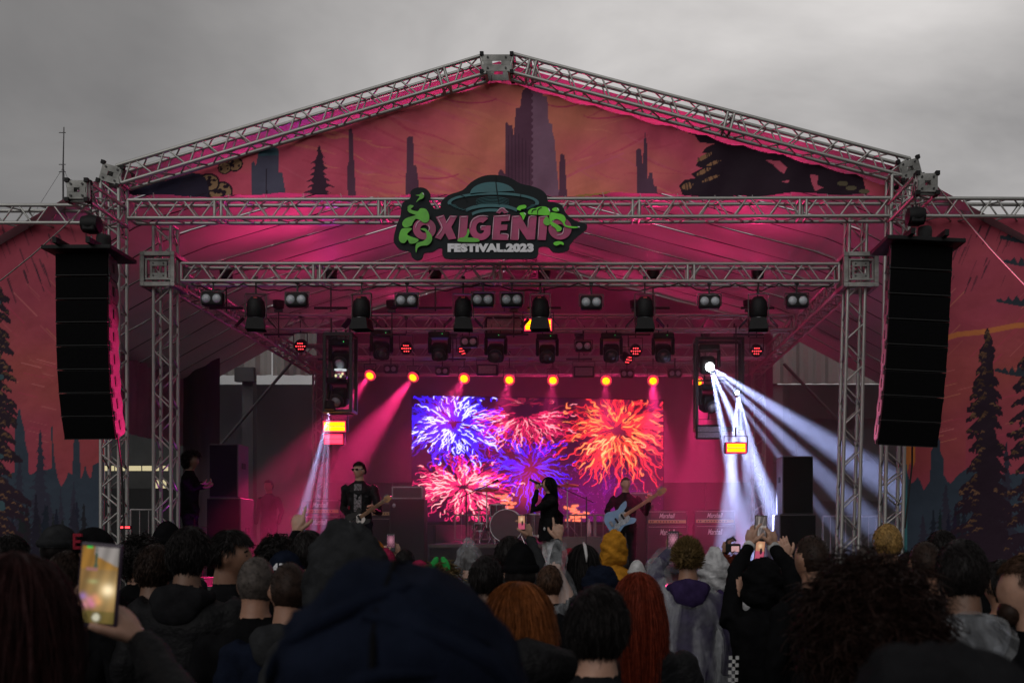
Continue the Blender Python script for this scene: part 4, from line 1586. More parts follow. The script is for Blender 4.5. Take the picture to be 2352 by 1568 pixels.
def build_moving(lens=None):
    def f():
        t = thing('moving_head', '', 'stage lamp')
        MB().box((0, 0, 0.24), (0.36, 0.26, 0.10), bevel=0.015).build('base', BLK, t)
        MB().box((0.06, -0.132, 0.25), (0.012, 0.006, 0.01)).build('indicator', emat('indicator_green', (0.1, 1.0, 0.2), 1.2), t)
        for sx in (-1, 1):
            MB().box((sx * 0.17, 0, 0.08), (0.055, 0.12, 0.30), bevel=0.02).build('yoke_arm', BLK, t)
        hd = MB()
        hd.box((0, 0.02, -0.03), (0.27, 0.25, 0.30), Matrix.Rotation(0.35, 3, 'X'), bevel=0.05).build('head', BLK, t, angle=50)
        rot = Matrix.Rotation(0.55, 3, 'X')
        q = MB()
        q.lathe([(0.115, 0.0), (0.12, -0.06), (0.09, -0.075)], axis='Y', n=18)
        q.v = [tuple(rot @ Vector(p) + Vector((0, -0.10, -0.09))) for p in q.v]
        q.build('lens_rim', BLKM, t, angle=40)
        q = MB()
        q.lathe([(0.003, -0.105), (0.05, -0.095), (0.088, -0.07)], axis='Y', n=18)
        q.v = [tuple(rot @ Vector(p) + Vector((0, -0.10, -0.09))) for p in q.v]
        q.build('lens', lens or LENS_DK, t, smooth=True)
        for sx in (-1, 1):
            MB().tube((sx * 0.08, 0, 0.29), (sx * 0.08, 0, 0.46), 0.012, n=6).build('hanger', BLKM, t)
        return t
    return f


pl = [(W(px, py, 17.3), rz) for px, py, rz in ((876, 800, 0.3), (1010, 803, 0), (1139, 806, 0), (1257, 808, 0), (1404, 806, 0), (1523, 806, 0))]
copies(build_moving(), pl, lambda i: '%s black moving-head lamp from the left under the middle truss' % ORD[i], 'moving-head lamps under the middle truss')
pl = [(W(px, py, 17.25), rz) for px, py, rz in ((1078, 786, 0.0), (1340, 796, 0.0))]
copies(build_blinder(0.95, 0.2), pl, lambda i: '%s small unlit two-eyed lamp under the middle truss' % ('left' if i == 0 else 'right'), 'unlit two-eyed lamps under the middle truss')
pl = [(W(px, py, 20.0), 0.0) for px, py in ((898, 848), (1016, 853), (1440, 859), (1550, 858))]
copies(build_blinder(0.85, 0.22), pl, lambda i: '%s dim two-eyed lamp from the left among the glowing orange lamps' % ORD[i], 'dim two-eyed lamps on the rear truss')


def par_can(label, loc, target, lit=True, dots=False, power=0, deg=16, col=PINK, group=None, hang=0.3, rad=0.105):
    """round LED can turned towards its target, with its own light"""
    t = thing('par_lamp', label, 'stage lamp', loc, group=group)
    d = (Vector(target) - Vector(loc)).normalized()
    rot = d.to_track_quat('-Z', 'Y').to_matrix()
    def turn(m):
        m.v = [tuple(rot @ Vector(p)) for p in m.v]
        return m
    turn(MB().lathe([(0.04, 0.17), (0.08, 0.15), (rad, 0.05), (rad, -0.02), (rad - 0.012, -0.02), (rad - 0.012, 0.0)], n=18)).build('housing', BLK, t, angle=40)
    if dots:
        turn(MB().lathe([(0.003, -0.001), (rad - 0.012, 0.0)], n=18, cap=False)).build('face', BLK, t)
        for i, (u, v) in enumerate([(x * 0.5, y) for y in (-1, 0, 1) for x in (-2, -1, 0, 1, 2) if not (abs(x) == 2 and y)]):
            turn(MB().lathe([(0.001, -0.006), (0.0105, -0.004), (0.0105, 0.0)], (u * 0.072, v * 0.05, 0), n=8)).build('led', E_RED, t)
    else:
        turn(MB().lathe([(0.003, -0.022), (rad * 0.45, -0.02), (rad - 0.028, -0.017)], n=20)).build('lens', E_YEL if lit else LENS_OFF, t, smooth=True)
        turn(MB().lathe([(rad - 0.03, -0.015), (rad - 0.004, -0.018), (rad + 0.010, -0.012), (rad + 0.010, 0.006), (rad - 0.018, 0.004)], n=20, cap=False)).build('rim_halo', E_HALO if lit else BLK, t)  # glowing edge imitates the pink halo round the lens
    for sx in (-1, 1):
        MB().box((sx * (rad + 0.012), 0, 0.10), (0.01, 0.03, 0.24)).build('yoke_arm', BLKM, t)
    MB().box((0, 0, 0.225), (2 * rad + 0.034, 0.03, 0.01)).build('yoke_bar', BLKM, t)
    clamp(t, 0.23, 0.23 + hang, 0.01)
    if power:
        lamp_spot('lamp_light', t, d * 0.03, d * 3, power, col, deg, 0.8, 0.05)
    return t


PAR = ((850, 862, (660, 1110), 16.5), (949, 866, (730, 1150), 16.5), (1066, 869, (960, 1060), 15.5), (1170, 872, (1120, 1100), 15.5), (1270, 873, (1250, 1120), 15.5), (1392, 874, (1380, 1150), 15.5), (1500, 874, (1510, 1150), 15.5), (1603, 877, (1620, 1200), 15.5))
for i, (px, py, tp, ty) in enumerate(PAR):
    par_can('%s glowing orange round lamp from the left above the video screen' % ORD[i], W(px, py, 20.0), W(*tp, ty), power=(6000, 14000, 3000, 2000, 1600, 1600, 6500, 9000)[i], deg=15,
            group='glowing orange lamps on the rear truss')
for i, (px, py, ang) in enumerate(((690, 795, 0), (933, 800, 0), (1460, 806, 0), (1738, 806, 0))):
    loc = W(px, py, 17.2)
    par_can('%s red-dotted LED lamp from the left under the middle truss' % ORD[i], loc, loc + Vector((0, -1.6, -0.9)), dots=True, power=0, group='red-dotted LED lamps under the middle truss')
for px, py, k in ((1062, 806, 0), (1443, 826, 1)):
    loc = W(px, py, 17.6)
    par_can('tilted red-dotted LED lamp seen edge-on, %s of the pair' % ('left' if k == 0 else 'right'), loc, loc + Vector((-0.8 if k == 0 else 0.8, -0.9, -0.9)), dots=True, group='tilted LED lamps behind the middle truss', rad=0.09)

# unseen lamps added to wash roof and backdrop pink, on rig and deck
UP = []
for yy, row in ((15.0, ((520, 9), (760, 20), (1000, 30), (1250, 34), (1500, 30), (1740, 20))), (17.0, ((640, 26), (900, 26), (1180, 34), (1460, 34), (1720, 18))), (19.4, ((760, 24), (1040, 22), (1330, 26), (1620, 18)))):
    for px, pw in row:
        UP.append((px, yy, None, (px + (px - 1240) * 0.1, yy - 0.8), pw * (3.0 if yy == 15.0 else 3.6), PURP if (px, yy) == (760, 15.0) else PINK, 165))
UP += [(800, 20.6, 1.06, (900, 15.5), 150, PINK, 100), (1060, 22.3, 1.06, (1060, 23.6), 420, PINK, 120), (1250, 22.3, 1.06, (1250, 23.6), 300, PINK, 120), (1440, 22.3, 1.06, (1440, 23.6), 520, PINK, 120), (1600, 22.3, 1.06, (1640, 23.6), 260, PINK, 110), (1700, 20.6, 1.06, (1800, 15.5), 240, PINK, 110),
       (450, 14.35, 1.06, (420, 15.6), 60, PURP, 100)]
ORDR = {15.0: 'front', 17.0: 'middle', 19.4: 'rear'}
cnt = {}
for i, (px, yy, z0, (tx, ty), pw, cc, dg) in enumerate(UP):
    loc = Vector((X(px, yy), yy, z0 + 0.18 if z0 else zl + 0.3))
    key = yy if z0 is None else 'deck'
    cnt[key] = cnt.get(key, -1) + 1
    lab = ('%s added small wash lamp from the left in the %s row on the light rig' % (ORD[cnt[key]], ORDR[yy])) if z0 is None else ('%s added pink floor wash lamp from the left on the stage deck' % ORD[cnt[key]])
    if px == 450:
        lab = 'added purple floor wash lamp on the deck by the left speakers'
    t = thing('added_wash_lamp', lab, 'stage lamp', loc, group='added wash lamps aimed at the roof')
    MB().lathe([(0.05, -0.12), (0.09, -0.1), (0.10, 0.02), (0.088, 0.02)], n=14).build('housing', BLK, t, angle=40)
    MB().lathe([(0.003, 0.014), (0.086, 0.010)], n=14, cap=False).build('lens', E_STR2, t)
    MB().box((0, 0, -0.15), (0.14, 0.05, 0.04)).build('foot', BLKM, t)
    tg = Vector((X(tx, ty), ty, 6.8)) - loc
    lamp_spot('lamp_light', t, (0, 0, 0.04), tg, pw, cc, dg, 1.0, 0.08)
    if z0 is None:
        MB().tube((0, 0, -0.17), (0, 0, -0.6), 0.012, n=6).build('mounting_pole', BLKM, t)
        MB().tube((-0.25, 0, -0.55), (0.25, 0, -0.55), 0.02, n=6).build('mounting_bar', BLKM, t)
# unseen floor spots added to light the inner sides of the hanging speakers
for lab, px, yy, tp, pw, cc in (('added pink floor spot aimed out at the left hanging speakers', 720, 14.2, (266, 915), 6500, PINK), ('added pink floor spot aimed out at the right hanging speakers', 1690, 14.2, (2030, 930), 4200, (1.0, 0.2, 0.35))):
    loc = Vector((X(px, yy), yy, 1.2))
    t = thing('added_floor_spot', lab, 'stage lamp', loc)
    tg = W(*tp, 12.6) - loc
    rot = tg.to_track_quat('Z', 'Y').to_matrix()
    for prof, nm, mt_ in (([(0.05, -0.12), (0.09, -0.1), (0.10, 0.02), (0.088, 0.02)], 'housing', BLK), ([(0.003, 0.014), (0.086, 0.010)], 'lens', E_STR2)):
        m = MB().lathe(prof, n=14, cap=(nm == 'housing'))
        m.v = [tuple(rot @ Vector(p)) for p in m.v]
        m.build(nm, mt_, t, angle=40)
    MB().box((0, 0, -0.17), (0.2, 0.2, 0.03)).build('foot', BLKM, t)
    lamp_spot('lamp_light', t, tg.normalized() * 0.05, tg, pw, cc, 25, 0.6, 0.05)


def strobe(label, cx, cy, Y, w, h, mats, tilt=0.0, hang=0.15, name='strobe_lamp'):
    t = thing(name, label, 'stage lamp', W(cx, cy, Y), rot=(tilt, 0, 0))
    MB().box((0, 0.05, 0), (w + 0.05, 0.10, h + 0.05), bevel=0.012).build('housing', BLK, t)
    if mats[0] in (E_STR, E_STR2):
        MB().box((0, 0.004, 0), (w + 0.03, 0.012, h + 0.03)).build('halo_panel', E_HALO, t)  # glowing panel added behind the tubes for the red glow round them
    for k, m_ in enumerate(mats):
        z = h / 2 - (k + 0.5) * h / len(mats)
        MB().box((0, -0.004, z), (w - 0.01, 0.012, h / len(mats) - 0.012)).build('tube_panel', m_, t)
    for sx in (-1, 1):
        MB().box((sx * (w / 2 + 0.04), 0.05, 0.06), (0.01, 0.04, h + 0.12)).build('yoke_arm', BLKM, t)
    MB().box((0, 0.05, h / 2 + 0.12), (w + 0.09, 0.04, 0.01)).build('yoke_bar', BLKM, t)
    MB().tube((0, 0.05, h / 2 + 0.125), (0, 0.05, h / 2 + 0.125 + hang), 0.012, n=6).build('hanger', BLKM, t)
    return t


PAN = mat('strobe_glass', (0.30, 0.22, 0.24), rough=0.25, var=0.2, scale=40)
strobe('glowing orange strobe hung low at the left rear tower', 768, 979, 17.0, 0.36, 0.155, [E_STR, E_STR], 0.12)
strobe('dimmer pink strobe hanging below the orange one at the left', 766, 1008, 17.6, 0.31, 0.15, [E_STR2, E_STR2], 0.1)
strobe('glowing orange strobe crossed by the white light beams', 1691, 1028, 16.2, 0.30, 0.14, [E_STR, E_STR])
strobe('unlit strobe left of the white beams under the right lamp frame', 1628, 992, 17.4, 0.39, 0.2, [PAN, PAN], 0.15)
strobe('bright orange strobe half hidden behind a barn-door lamp', 1236, 746, 15.6, 0.40, 0.16, [E_STR, E_STR], 0.0)
strobe('left unlit flat strobe on the rear truss', 1119, 849, 20.0, 0.36, 0.17, [PAN])
strobe('right unlit flat strobe on the rear truss', 1341, 853, 20.0, 0.36, 0.17, [PAN])
strobe('unlit flat strobe on the middle truss beside the bright one', 1158, 748, 17.3, 0.6, 0.26, [PAN])


def lamp_frame(label, xa, xb, ya_, yb_, Y):
    c = W((xa + xb) / 2, (ya_ + yb_) / 2, Y)
    t = thing('lamp_frame', label, 'frame', c)
    w, h = (xb - xa) / FL * Y / 2, (yb_ - ya_) / FL * Y / 2
    for yy in (-0.18, 0.18):
        for s in (-1, 1):
            MB().box((s * w, yy, 0), (0.05, 0.05, 2 * h + 0.05)).build('upright', BLKM, t)
            MB().box((0, yy, s * h), (2 * w - 0.052, 0.05, 0.05)).build('cross_bar', BLKM, t)
    for s in (-1, 1):
        for q in (-1, 1):
            MB().box((s * w, 0, q * h), (0.045, 0.31, 0.045)).build('depth_bar', BLKM, t)
        MB().tube((s * w * 0.7, 0, h), (s * w * 0.7, 0, h + 0.3), 0.015, n=6).build('hanger', BLKM, t)
    MB().box((0, -0.18, 0.05), (2 * w - 0.054, 0.03, 0.03)).build('shelf_bar', BLKM, t)
    return t


lamp_frame('hanging black lamp frame at the left holding two moving heads', 752, 812, 772, 946, 16.8)
lamp_frame('hanging black lamp frame at the right around the white beam lamp', 1598, 1702, 782, 986, 17.6)
mv = build_moving(LENS_OFF)
for lab, px, py, rz in (('upper moving-head lamp inside the left hanging frame', 783, 822, 0.1), ('lower moving-head lamp inside the left hanging frame', 779, 908, -0.1),
                        ('dark moving-head lamp below the white beam lamp', 1628, 922, 0.3)):
    o = mv()
    o.location = W(px, py, 16.8 if px < 1000 else 17.6)
    o.rotation_euler = (0, 0, rz)
    tag(o, lab, 'stage lamp')
MB_ = W(782, 862, 16.6)
t = thing('bottle_lamp', 'shiny glass and chrome lamp between the two left moving heads', 'stage lamp', MB_)
MB().lathe([(0.03, -0.08), (0.11, -0.06), (0.12, 0.0), (0.11, 0.05), (0.04, 0.07)], n=16).build('reflector', mat('chrome', (0.7, 0.7, 0.72), rough=0.12, metal=1.0), t, smooth=True)
MB().lathe([(0.02, 0.09), (0.1, 0.085), (0.1, 0.10), (0.02, 0.11)], n=16).build('glass_ring', emat('lamp_soft_white', (0.9, 0.95, 1.0), 0.7), t, smooth=True)
for dx, dz in ((-0.05, -0.02), (0.03, -0.03), (0.06, 0.01)):
    MB().ell((dx, -0.11, dz), (0.02, 0.02, 0.025), 8, 6).build('bulb', emat('lamp_warm', (1.0, 0.9, 0.5), 0.9), t, smooth=True)

# white beam lamps
BEAM = W(1630, 843, 16.8)
t = thing('beam_lamp', 'blinding white moving-head lamp throwing split beams to the right', 'stage lamp', BEAM)
MB().box((0, 0.12, 0.34), (0.34, 0.26, 0.1), bevel=0.015).build('base', BLK, t)
for sx in (-1, 1):
    MB().box((sx * 0.17, 0.12, 0.16), (0.05, 0.12, 0.3), bevel=0.02).build('yoke_arm', BLK, t)
MB().box((-0.02, 0.16, 0.06), (0.26, 0.24, 0.28), Matrix.Rotation(0.5, 3, 'X'), bevel=0.05).build('head', BLK, t, angle=50)
MB().ell((0.0, -0.02, 0.0), (0.075, 0.04, 0.075), 16, 10).build('lens', E_WHT, t, smooth=True)
for i, (tp, deg, pw) in enumerate((((1990, 1075), 7.0, 2600), ((1950, 1150), 5.0, 2600), ((1885, 1172), 2.6, 2200), ((1768, 1150), 6.0, 4200), ((1695, 1160), 5.0, 5200))):
    tg = W(*tp, 16.8) - BEAM
    lamp_spot('lamp_light', t, (0, -0.07, 0), tg, pw * 30, WHITE, deg * 1.6, 1.0, 0.02)
B2 = W(1693, 902, 16.9)
t = thing('beam_lamp', 'small round white lamp glowing inside the right light beams', 'stage lamp', B2)
MB().lathe([(0.03, 0.10), (0.055, 0.08), (0.06, 0.0), (0.05, -0.02)], (0, 0.12, 0), n=14).build('housing', RUB, t, angle=40)
MB().ell((0, -0.02, 0), (0.036, 0.03, 0.036), 18, 12).build('lens', E_WHT, t, smooth=True)
MB().tube((0, 0.12, 0.1), (0, 0.12, zl - 0.1 - B2.z), 0.012, n=6).build('hanger', BLKM, t)
for tp, deg, pw in (((1668, 1250), 6.5, 3000), ((1735, 1250), 5.5, 2200), ((1785, 1230), 5.5, 2600)):
    lamp_spot('lamp_light', t, (0, -0.07, -0.02), W(*tp, 16.9) - B2, pw * 22, WHITE, deg * 1.7, 1.0, 0.02)
B3 = W(757, 938, 16.5)
t = thing('beam_lamp', 'narrow white beam lamp under the left hanging frame', 'stage lamp', B3)
MB().lathe([(0.03, 0.14), (0.08, 0.12), (0.09, 0.0), (0.075, -0.02)], n=14).build('housing', BLK, t, angle=40)
MB().lathe([(0.003, -0.02), (0.07, -0.012)], n=14, cap=False).build('lens', E_WHT, t)
MB().tube((0, 0.05, 0.12), (0, 0.2, 0.4), 0.012, n=6).build('hanger', BLKM, t)
for tp, deg, pw in (((690, 1200), 4.5, 1800), ((722, 1200), 3.0, 1300), ((745, 1200), 3.0, 1300)):
    lamp_spot('lamp_light', t, (0, 0, -0.04), W(*tp, 16.5) - B3, pw * 20, WHITE, deg * 1.6, 1.0, 0.02)

# loose cables along the front truss
for i, (xa_, xb_) in enumerate(((440, 560), (560, 700), (700, 905), (905, 1105), (1105, 1330), (1330, 1560), (1560, 1690), (1690, 1790), (1790, 1915))):
    a, b = W(xa_, 652, Y1 + 0.1), W(xb_, 652, Y1 + 0.1)
    pts = [a.lerp(b, u / 10) - Vector((0, 0.02 * math.sin(u), 0.09 * math.sin(PI * u / 10) + 0.015 * math.sin(u * 2.3))) for u in range(11)]
    tag(MB().path(pts, 0.009, n=5).build('cable', RUB, smooth=True), '%s black cable from the left sagging under the front truss' % ORD[i], 'cable', 'cables sagging under the front truss')

# ---- stage smoke that makes the beams visible
sm = MB().box((0.0, 18.9, 3.9), (13.2, 8.6, 5.3)).build('stage_smoke', bpy.data.materials.new('stage_smoke'))
tag(sm, 'thin smoke hanging in the air over the stage', 'smoke', kind='stuff')
mm = sm.data.materials[0]
mm.use_nodes = True
nt = mm.node_tree
nt.nodes.clear()
_o = nt.nodes.new('ShaderNodeOutputMaterial')
_v = nt.nodes.new('ShaderNodeVolumePrincipled')
_v.inputs['Color'].default_value = (0.9, 0.9, 0.92, 1)
_v.inputs['Density'].default_value = 0.032
_v.inputs['Anisotropy'].default_value = 0.2
nt.links.new(_v.outputs[0], _o.inputs['Volume'])

# ================================================================== things on the stage
TOLEX = mat('amp_vinyl', (0.016, 0.015, 0.016), rough=0.6, var=0.3, scale=60, bump=0.3, bscale=220)
GOLD = mat('amp_gold_panel', (0.50, 0.36, 0.16), rough=0.35, metal=0.5, var=0.15)
PIPE = mat('amp_white_piping', (0.5, 0.48, 0.45), rough=0.6)
CLOTH = mat('amp_grille_cloth', (0.02, 0.019, 0.02), rough=0.9, var=0.4, scale=120, bump=0.4, bscale=300)
CASE = mat('flight_case', (0.03, 0.03, 0.032), rough=0.5, var=0.3, scale=20)
FLOOR = 1.0


def amp(label, pxc, py_top, py_bot, Y, w=0.75, word=True, cat='amplifier'):
    """amplifier head with gold control strip standing on its speaker cabinet"""
    x = X(pxc, Y)
    zt, zb = Zh(py_top, Y), Zh(py_bot, Y)
    t = thing('amplifier_head', label + ', amplifier head with gold strip', cat, (x, Y, zb))
    h = zt - zb
    MB().box((0, 0, h / 2), (w, 0.26, h), bevel=0.012).build('case', TOLEX, t)
    MB().box((0, -0.128, h * 0.13 + 0.02), (w - 0.05, 0.012, h * 0.2)).build('control_panel', GOLD, t)
    MB().box((0, -0.129, h * 0.63), (w - 0.06, 0.010, h * 0.58)).build('front_cloth', TOLEX, t)
    for z in (h * 0.33, h * 0.93):
        MB().box((0, -0.137, z), (w - 0.06, 0.006, 0.008)).build('piping', PIPE, t)
    for i in range(2):
        MB().box((-w / 2 + 0.07 + i * 0.04, -0.138, h * 0.13 + 0.02), (0.022, 0.02, 0.03)).build('switch', BLK, t)
    for i in range(8):
        MB().tube((-w / 2 + 0.2 + i * 0.055, -0.14, h * 0.13 + 0.02), (-w / 2 + 0.2 + i * 0.055, -0.155, h * 0.13 + 0.02), 0.013, n=8).build('knob', BLK, t)
    MB().box((0, 0, h + 0.012), (0.22, 0.03, 0.02), bevel=0.005).build('handle', BLK, t)
    if word:
        lettering('lettering', 'Marshall', t, (-0.15, h * 0.47), (0.15, h * 0.82), -0.137, M_WHITE, bold=0.015, shear=0.35)
    c = thing('speaker_stack', label + ', speaker cabinet below the amplifier head', 'speaker', (x, Y, FLOOR))
    hz = zb - FLOOR
    MB().box((0, 0.02, hz - 0.39), (w + 0.01, 0.36, 0.77), bevel=0.012).build('cabinet', TOLEX, c)
    MB().box((0, -0.165, hz - 0.39), (w - 0.06, 0.012, 0.70)).build('grille', CLOTH, c)
    for z in (hz - 0.735, hz - 0.045):
        MB().box((0, -0.173, z), (w - 0.06, 0.006, 0.008)).build('piping', PIPE, c)
    if word:
        lettering('lettering', 'Marshall', c, (-0.14, hz - 0.2), (0.14, hz - 0.09), -0.173, M_WHITE, bold=0.015, shear=0.35)
    if hz > 0.8:
        MB().box((0, 0.02, (hz - 0.775) / 2), (w + 0.06, 0.42, hz - 0.782), bevel=0.01).build('flight_case', CASE, c)
    return t


amp('left of the stage', 740, 1147, 1181, 19.2, 0.74)
amp('behind the guitarist', 872, 1154, 1186, 19.4, 0.6, word=False)
amp('right of the bassist', 1531, 1173, 1204, 19.0, 0.76)
amp('under the white beams', 1640, 1172, 1203, 19.0, 0.76)


def bass_rig(label, pxc, py0, py1, py2, Y, w):
    x = X(pxc, Y)
    za, zb, zc = Zh(py0, Y), Zh(py1, Y), Zh(py2, Y)
    t = thing('rack_case', label + ', open rack case with pale edges on a bass cabinet', 'amplifier', (x, Y, zb))
    h = za - zb
    wd = w * 0.88
    MB().box((0, 0.03, h / 2), (wd, 0.32, h), bevel=0.01).build('case', CASE, t)
    for z in (0.015, h - 0.015):
        MB().box((0, -0.135, z), (wd, 0.012, 0.022)).build('edge_rail', STEEL, t)
    for s in (-1, 1):
        MB().box((s * (wd / 2 - 0.012), -0.135, h / 2), (0.022, 0.012, h - 0.054)).build('edge_rail', STEEL, t)
    MB().box((0, -0.132, h * 0.5), (wd - 0.09, 0.012, h * 0.62)).build('front_panel', BLKM, t)
    c = thing('bass_cabinet', label + ', tall black bass cabinet', 'speaker', (x, Y, FLOOR))
    hz = zb - FLOOR - 0.003
    MB().box((0, 0.02, hz / 2 + 0.03), (w, 0.4, hz - 0.06), bevel=0.015).build('cabinet', TOLEX, c)
    MB().box((0, -0.185, hz / 2 + 0.03), (w - 0.06, 0.012, hz - 0.14)).build('grille', CLOTH, c)
    MB().ell((-w * 0.36, -0.195, hz - 0.12), (0.035, 0.006, 0.045), 10, 6).build('badge', STEEL, c)
    for s in (-1, 1):
        MB().box((s * (w / 2 + 0.004), -0.02, hz * 0.62), (0.012, 0.12, 0.2)).build('side_handle', BLKM, c)
        MB().lathe([(0.04, -0.02), (0.04, 0.02)], (s * w * 0.4, -0.1, 0.03), 'X', 10).build('caster', RUB, c)


bass_rig('left of the screen', 938, 1117, 1146, 1290, 19.0, 0.66)
bass_rig('behind the bassist', 1462, 1131, 1159, 1290, 19.3, 0.66)


def side_fill(label, xa, xb, xs, y0, y1, y2, Y, side):
    """two stacked stage monitors whose inner side catches the pink light"""
    w = abs(xb - xa) / FL * Y
    for lab, a_, b_, dd, dx in (('upper', y0, y1, 0.5, 0), ('lower', y1, y2, 0.62, 0)):
        za, zb = Zh(a_, Y), max(Zh(b_, Y), FLOOR)
        ww = w if lab == 'upper' else w * 1.18
        t = thing('monitor_speaker', '%s black side-fill speaker %s' % (lab, label), 'speaker', (X((xa + xb) / 2, Y), Y, zb), group='side-fill speakers')
        h = za - zb - 0.004
        MB().box((0, dd / 2, h / 2), (ww, dd, h), bevel=0.015).build('cabinet', CAB, t)
        MB().box((0, -0.008, h / 2), (ww - 0.03, 0.02, h - 0.04), bevel=0.006).build('grille', GRILL, t)
        for s in (-1, 1):
            MB().box((s * (ww / 2 + 0.003), dd * 0.5, h * 0.6), (0.012, 0.16, 0.09)).build('side_handle', RUB, t)


side_fill('at the left edge of the stage, inner side pink', 480, 547, 570, 1018, 1142, 1330, 15.6, 1)
side_fill('at the right edge of the stage', 1797, 1868, 1776, 1046, 1180, 1330, 16.2, -1)

# drum riser, drums and barriers
RIS = mat('riser_wood', (0.10, 0.085, 0.08), rough=0.6, var=0.3, scale=4, dirt=0.4)
zr = Zh(1249, 18.0)
t = thing('drum_riser', 'low grey drum riser in front of the video screen', 'platform', (X(1200, 18.6), 18.0, FLOOR))
xa, xb = X(985, 18.0) - t.location.x, X(1440, 18.0) - t.location.x
MB().box(((xa + xb) / 2, 1.0, zr - FLOOR - 0.03), (xb - xa, 2.0, 0.06), bevel=0.004).build('deck', RIS, t)
MB().box(((xa + xb) / 2, 0.03, (zr - FLOOR - 0.07) / 2), (xb - xa - 0.02, 0.03, zr - FLOOR - 0.07)).build('skirt', SKIRT, t)
for i in range(4):
    for j in range(2):
        MB().tube((xa + 0.2 + i * (xb - xa - 0.4) / 3, 0.15 + j * 1.7, 0), (xa + 0.2 + i * (xb - xa - 0.4) / 3, 0.15 + j * 1.7, zr - FLOOR - 0.062), 0.03).build('leg', STEEL, t)

CHROME = mat('drum_chrome', (0.55, 0.55, 0.57), rough=0.22, metal=0.9, var=0.1)
SHELL = mat('drum_shell', (0.03, 0.02, 0.022), rough=0.25, var=0.3, scale=10)
SKIN_D = mat('drum_head', (0.06, 0.05, 0.055), rough=0.5, var=0.2)
BRASS = mat('cymbal_bronze', (0.45, 0.30, 0.12), rough=0.3, metal=0.9, var=0.2, scale=20)


def drum(label, px, py, Y, r, h, axis='Z', legs=0):
    c = W(px, py, Y)
    t = thing('drum', label, 'drum', (c.x, c.y, zr))
    o = Vector((0, 0, c.z - zr))
    MB().lathe([(r, -h / 2), (r, h / 2)], o, axis, 22, cap=False).build('shell', SHELL, t, smooth=True)
    for s in (-1, 1):
        MB().lathe([(0.002, s * (h / 2 - 0.004)), (r - 0.004, s * (h / 2 - 0.002))], o, axis, 22, cap=False).build('head', SKIN_D, t)
        MB().lathe([(r + 0.002, s * h / 2 - 0.012), (r + 0.014, s * h / 2 - 0.012), (r + 0.014, s * h / 2 + 0.012), (r - 0.006, s * h / 2 + 0.012)], o, axis, 22, cap=False).build('hoop', CHROME, t)
    for k in range(8):
        a = 2 * PI * k / 8
        if axis == 'Z':
            p, q = o + Vector((math.cos(a) * (r + 0.012), math.sin(a) * (r + 0.012), -h / 2)), o + Vector((math.cos(a) * (r + 0.012), math.sin(a) * (r + 0.012), h / 2))
        else:
            p, q = o + Vector((math.cos(a) * (r + 0.012), -h / 2, math.sin(a) * (r + 0.012))), o + Vector((math.cos(a) * (r + 0.012), h / 2, math.sin(a) * (r + 0.012)))
        MB().tube(p, q, 0.007, n=5).build('tension_rod', CHROME, t)
    for k in range(3):
        a = 2 * PI * k / 3 + 0.4
        if axis == 'Z':
            MB().tube(o + Vector((math.cos(a) * r, math.sin(a) * r, -h / 3)), (math.cos(a) * (r + 0.05), math.sin(a) * (r + 0.05), 0), 0.01, n=5).build('leg', CHROME, t)
    if axis == 'Y':
        for s in (-1, 1):
            MB().tube(o + Vector((s * r * 0.8, -h / 3, -r * 0.4)), (s * r * 1.15, -h / 2, 0), 0.012, n=5).build('spur', CHROME, t)
    return t


drum('big dark bass drum on the riser left of the singer', 1165, 1207, 18.8, 0.30, 0.42, 'Y')
drum('dark floor tom standing beside the bass drum', 1228, 1205, 18.9, 0.2, 0.4)
drum('small rack tom above the bass drum', 1142, 1172, 18.8, 0.15, 0.22)
drum('snare drum on the riser at the left of the kit', 1108, 1210, 19.1, 0.18, 0.14)


def cymbal(label, px, py, Y, r, tilt):
    c = W(px, py, Y)
    t = thing('cymbal_stand', label, 'cymbal', (c.x, c.y, zr))
    o = Vector((0, 0, c.z - zr))
    m = MB().lathe([(0.012, 0.02), (0.04, 0.016), (0.05, 0.004), (r, -0.02), (r, -0.023), (0.05, 0.0)], n=26)
    rot = Matrix.Rotation(tilt, 3, 'X')
    m.v = [tuple(rot @ Vector(p) + o) for p in m.v]
    m.build('cymbal', BRASS, t, smooth=True)
    MB().tube((0, 0, 0.3), o + Vector((0, 0, 0.05)), 0.011, n=6).build('pole', CHROME, t)
    MB().tube((0, 0, 0.3), (0, 0, 0.55), 0.015, n=6).build('lower_tube', CHROME, t)
    for k in range(3):
        a = 2 * PI * k / 3
        MB().tube((0, 0, 0.4), (math.cos(a) * 0.3, math.sin(a) * 0.3, 0.01), 0.011, n=5).build('leg', CHROME, t)


cymbal('cymbal on a tall stand left of the drum kit', 1118, 1121, 18.8, 0.24, 0.25)
cymbal('cymbal on a stand right of the singer', 1303, 1112, 18.9, 0.22, 0.2)
cymbal('low hi-hat cymbal at the left of the drums', 1100, 1170, 19.0, 0.17, 0.0)


def mic_stand(label, px, py, Y, boom, z0):
    c = W(px, py, Y)
    t = thing('microphone_stand', label, 'microphone stand', (c.x, c.y, z0))
    h = c.z - z0
    MB().tube((0, 0, 0.02), (0, 0, h), 0.012, n=6).build('pole', BLKM, t)
    MB().tube((-0.12 * boom, 0, h - 0.1), (0.45 * boom, -0.05, h + 0.16), 0.009, n=6).build('boom', BLKM, t)
    MB().tube((0.45 * boom, -0.05, h + 0.16), (0.55 * boom, -0.06, h + 0.2), 0.02, 0.026, n=8).build('microphone', BLK, t)
    for k in range(3):
        a = 2 * PI * k / 3 + 0.5
        MB().tube((0, 0, 0.12), (math.cos(a) * 0.3, math.sin(a) * 0.3, 0.01), 0.01, n=5).build('leg', BLKM, t)


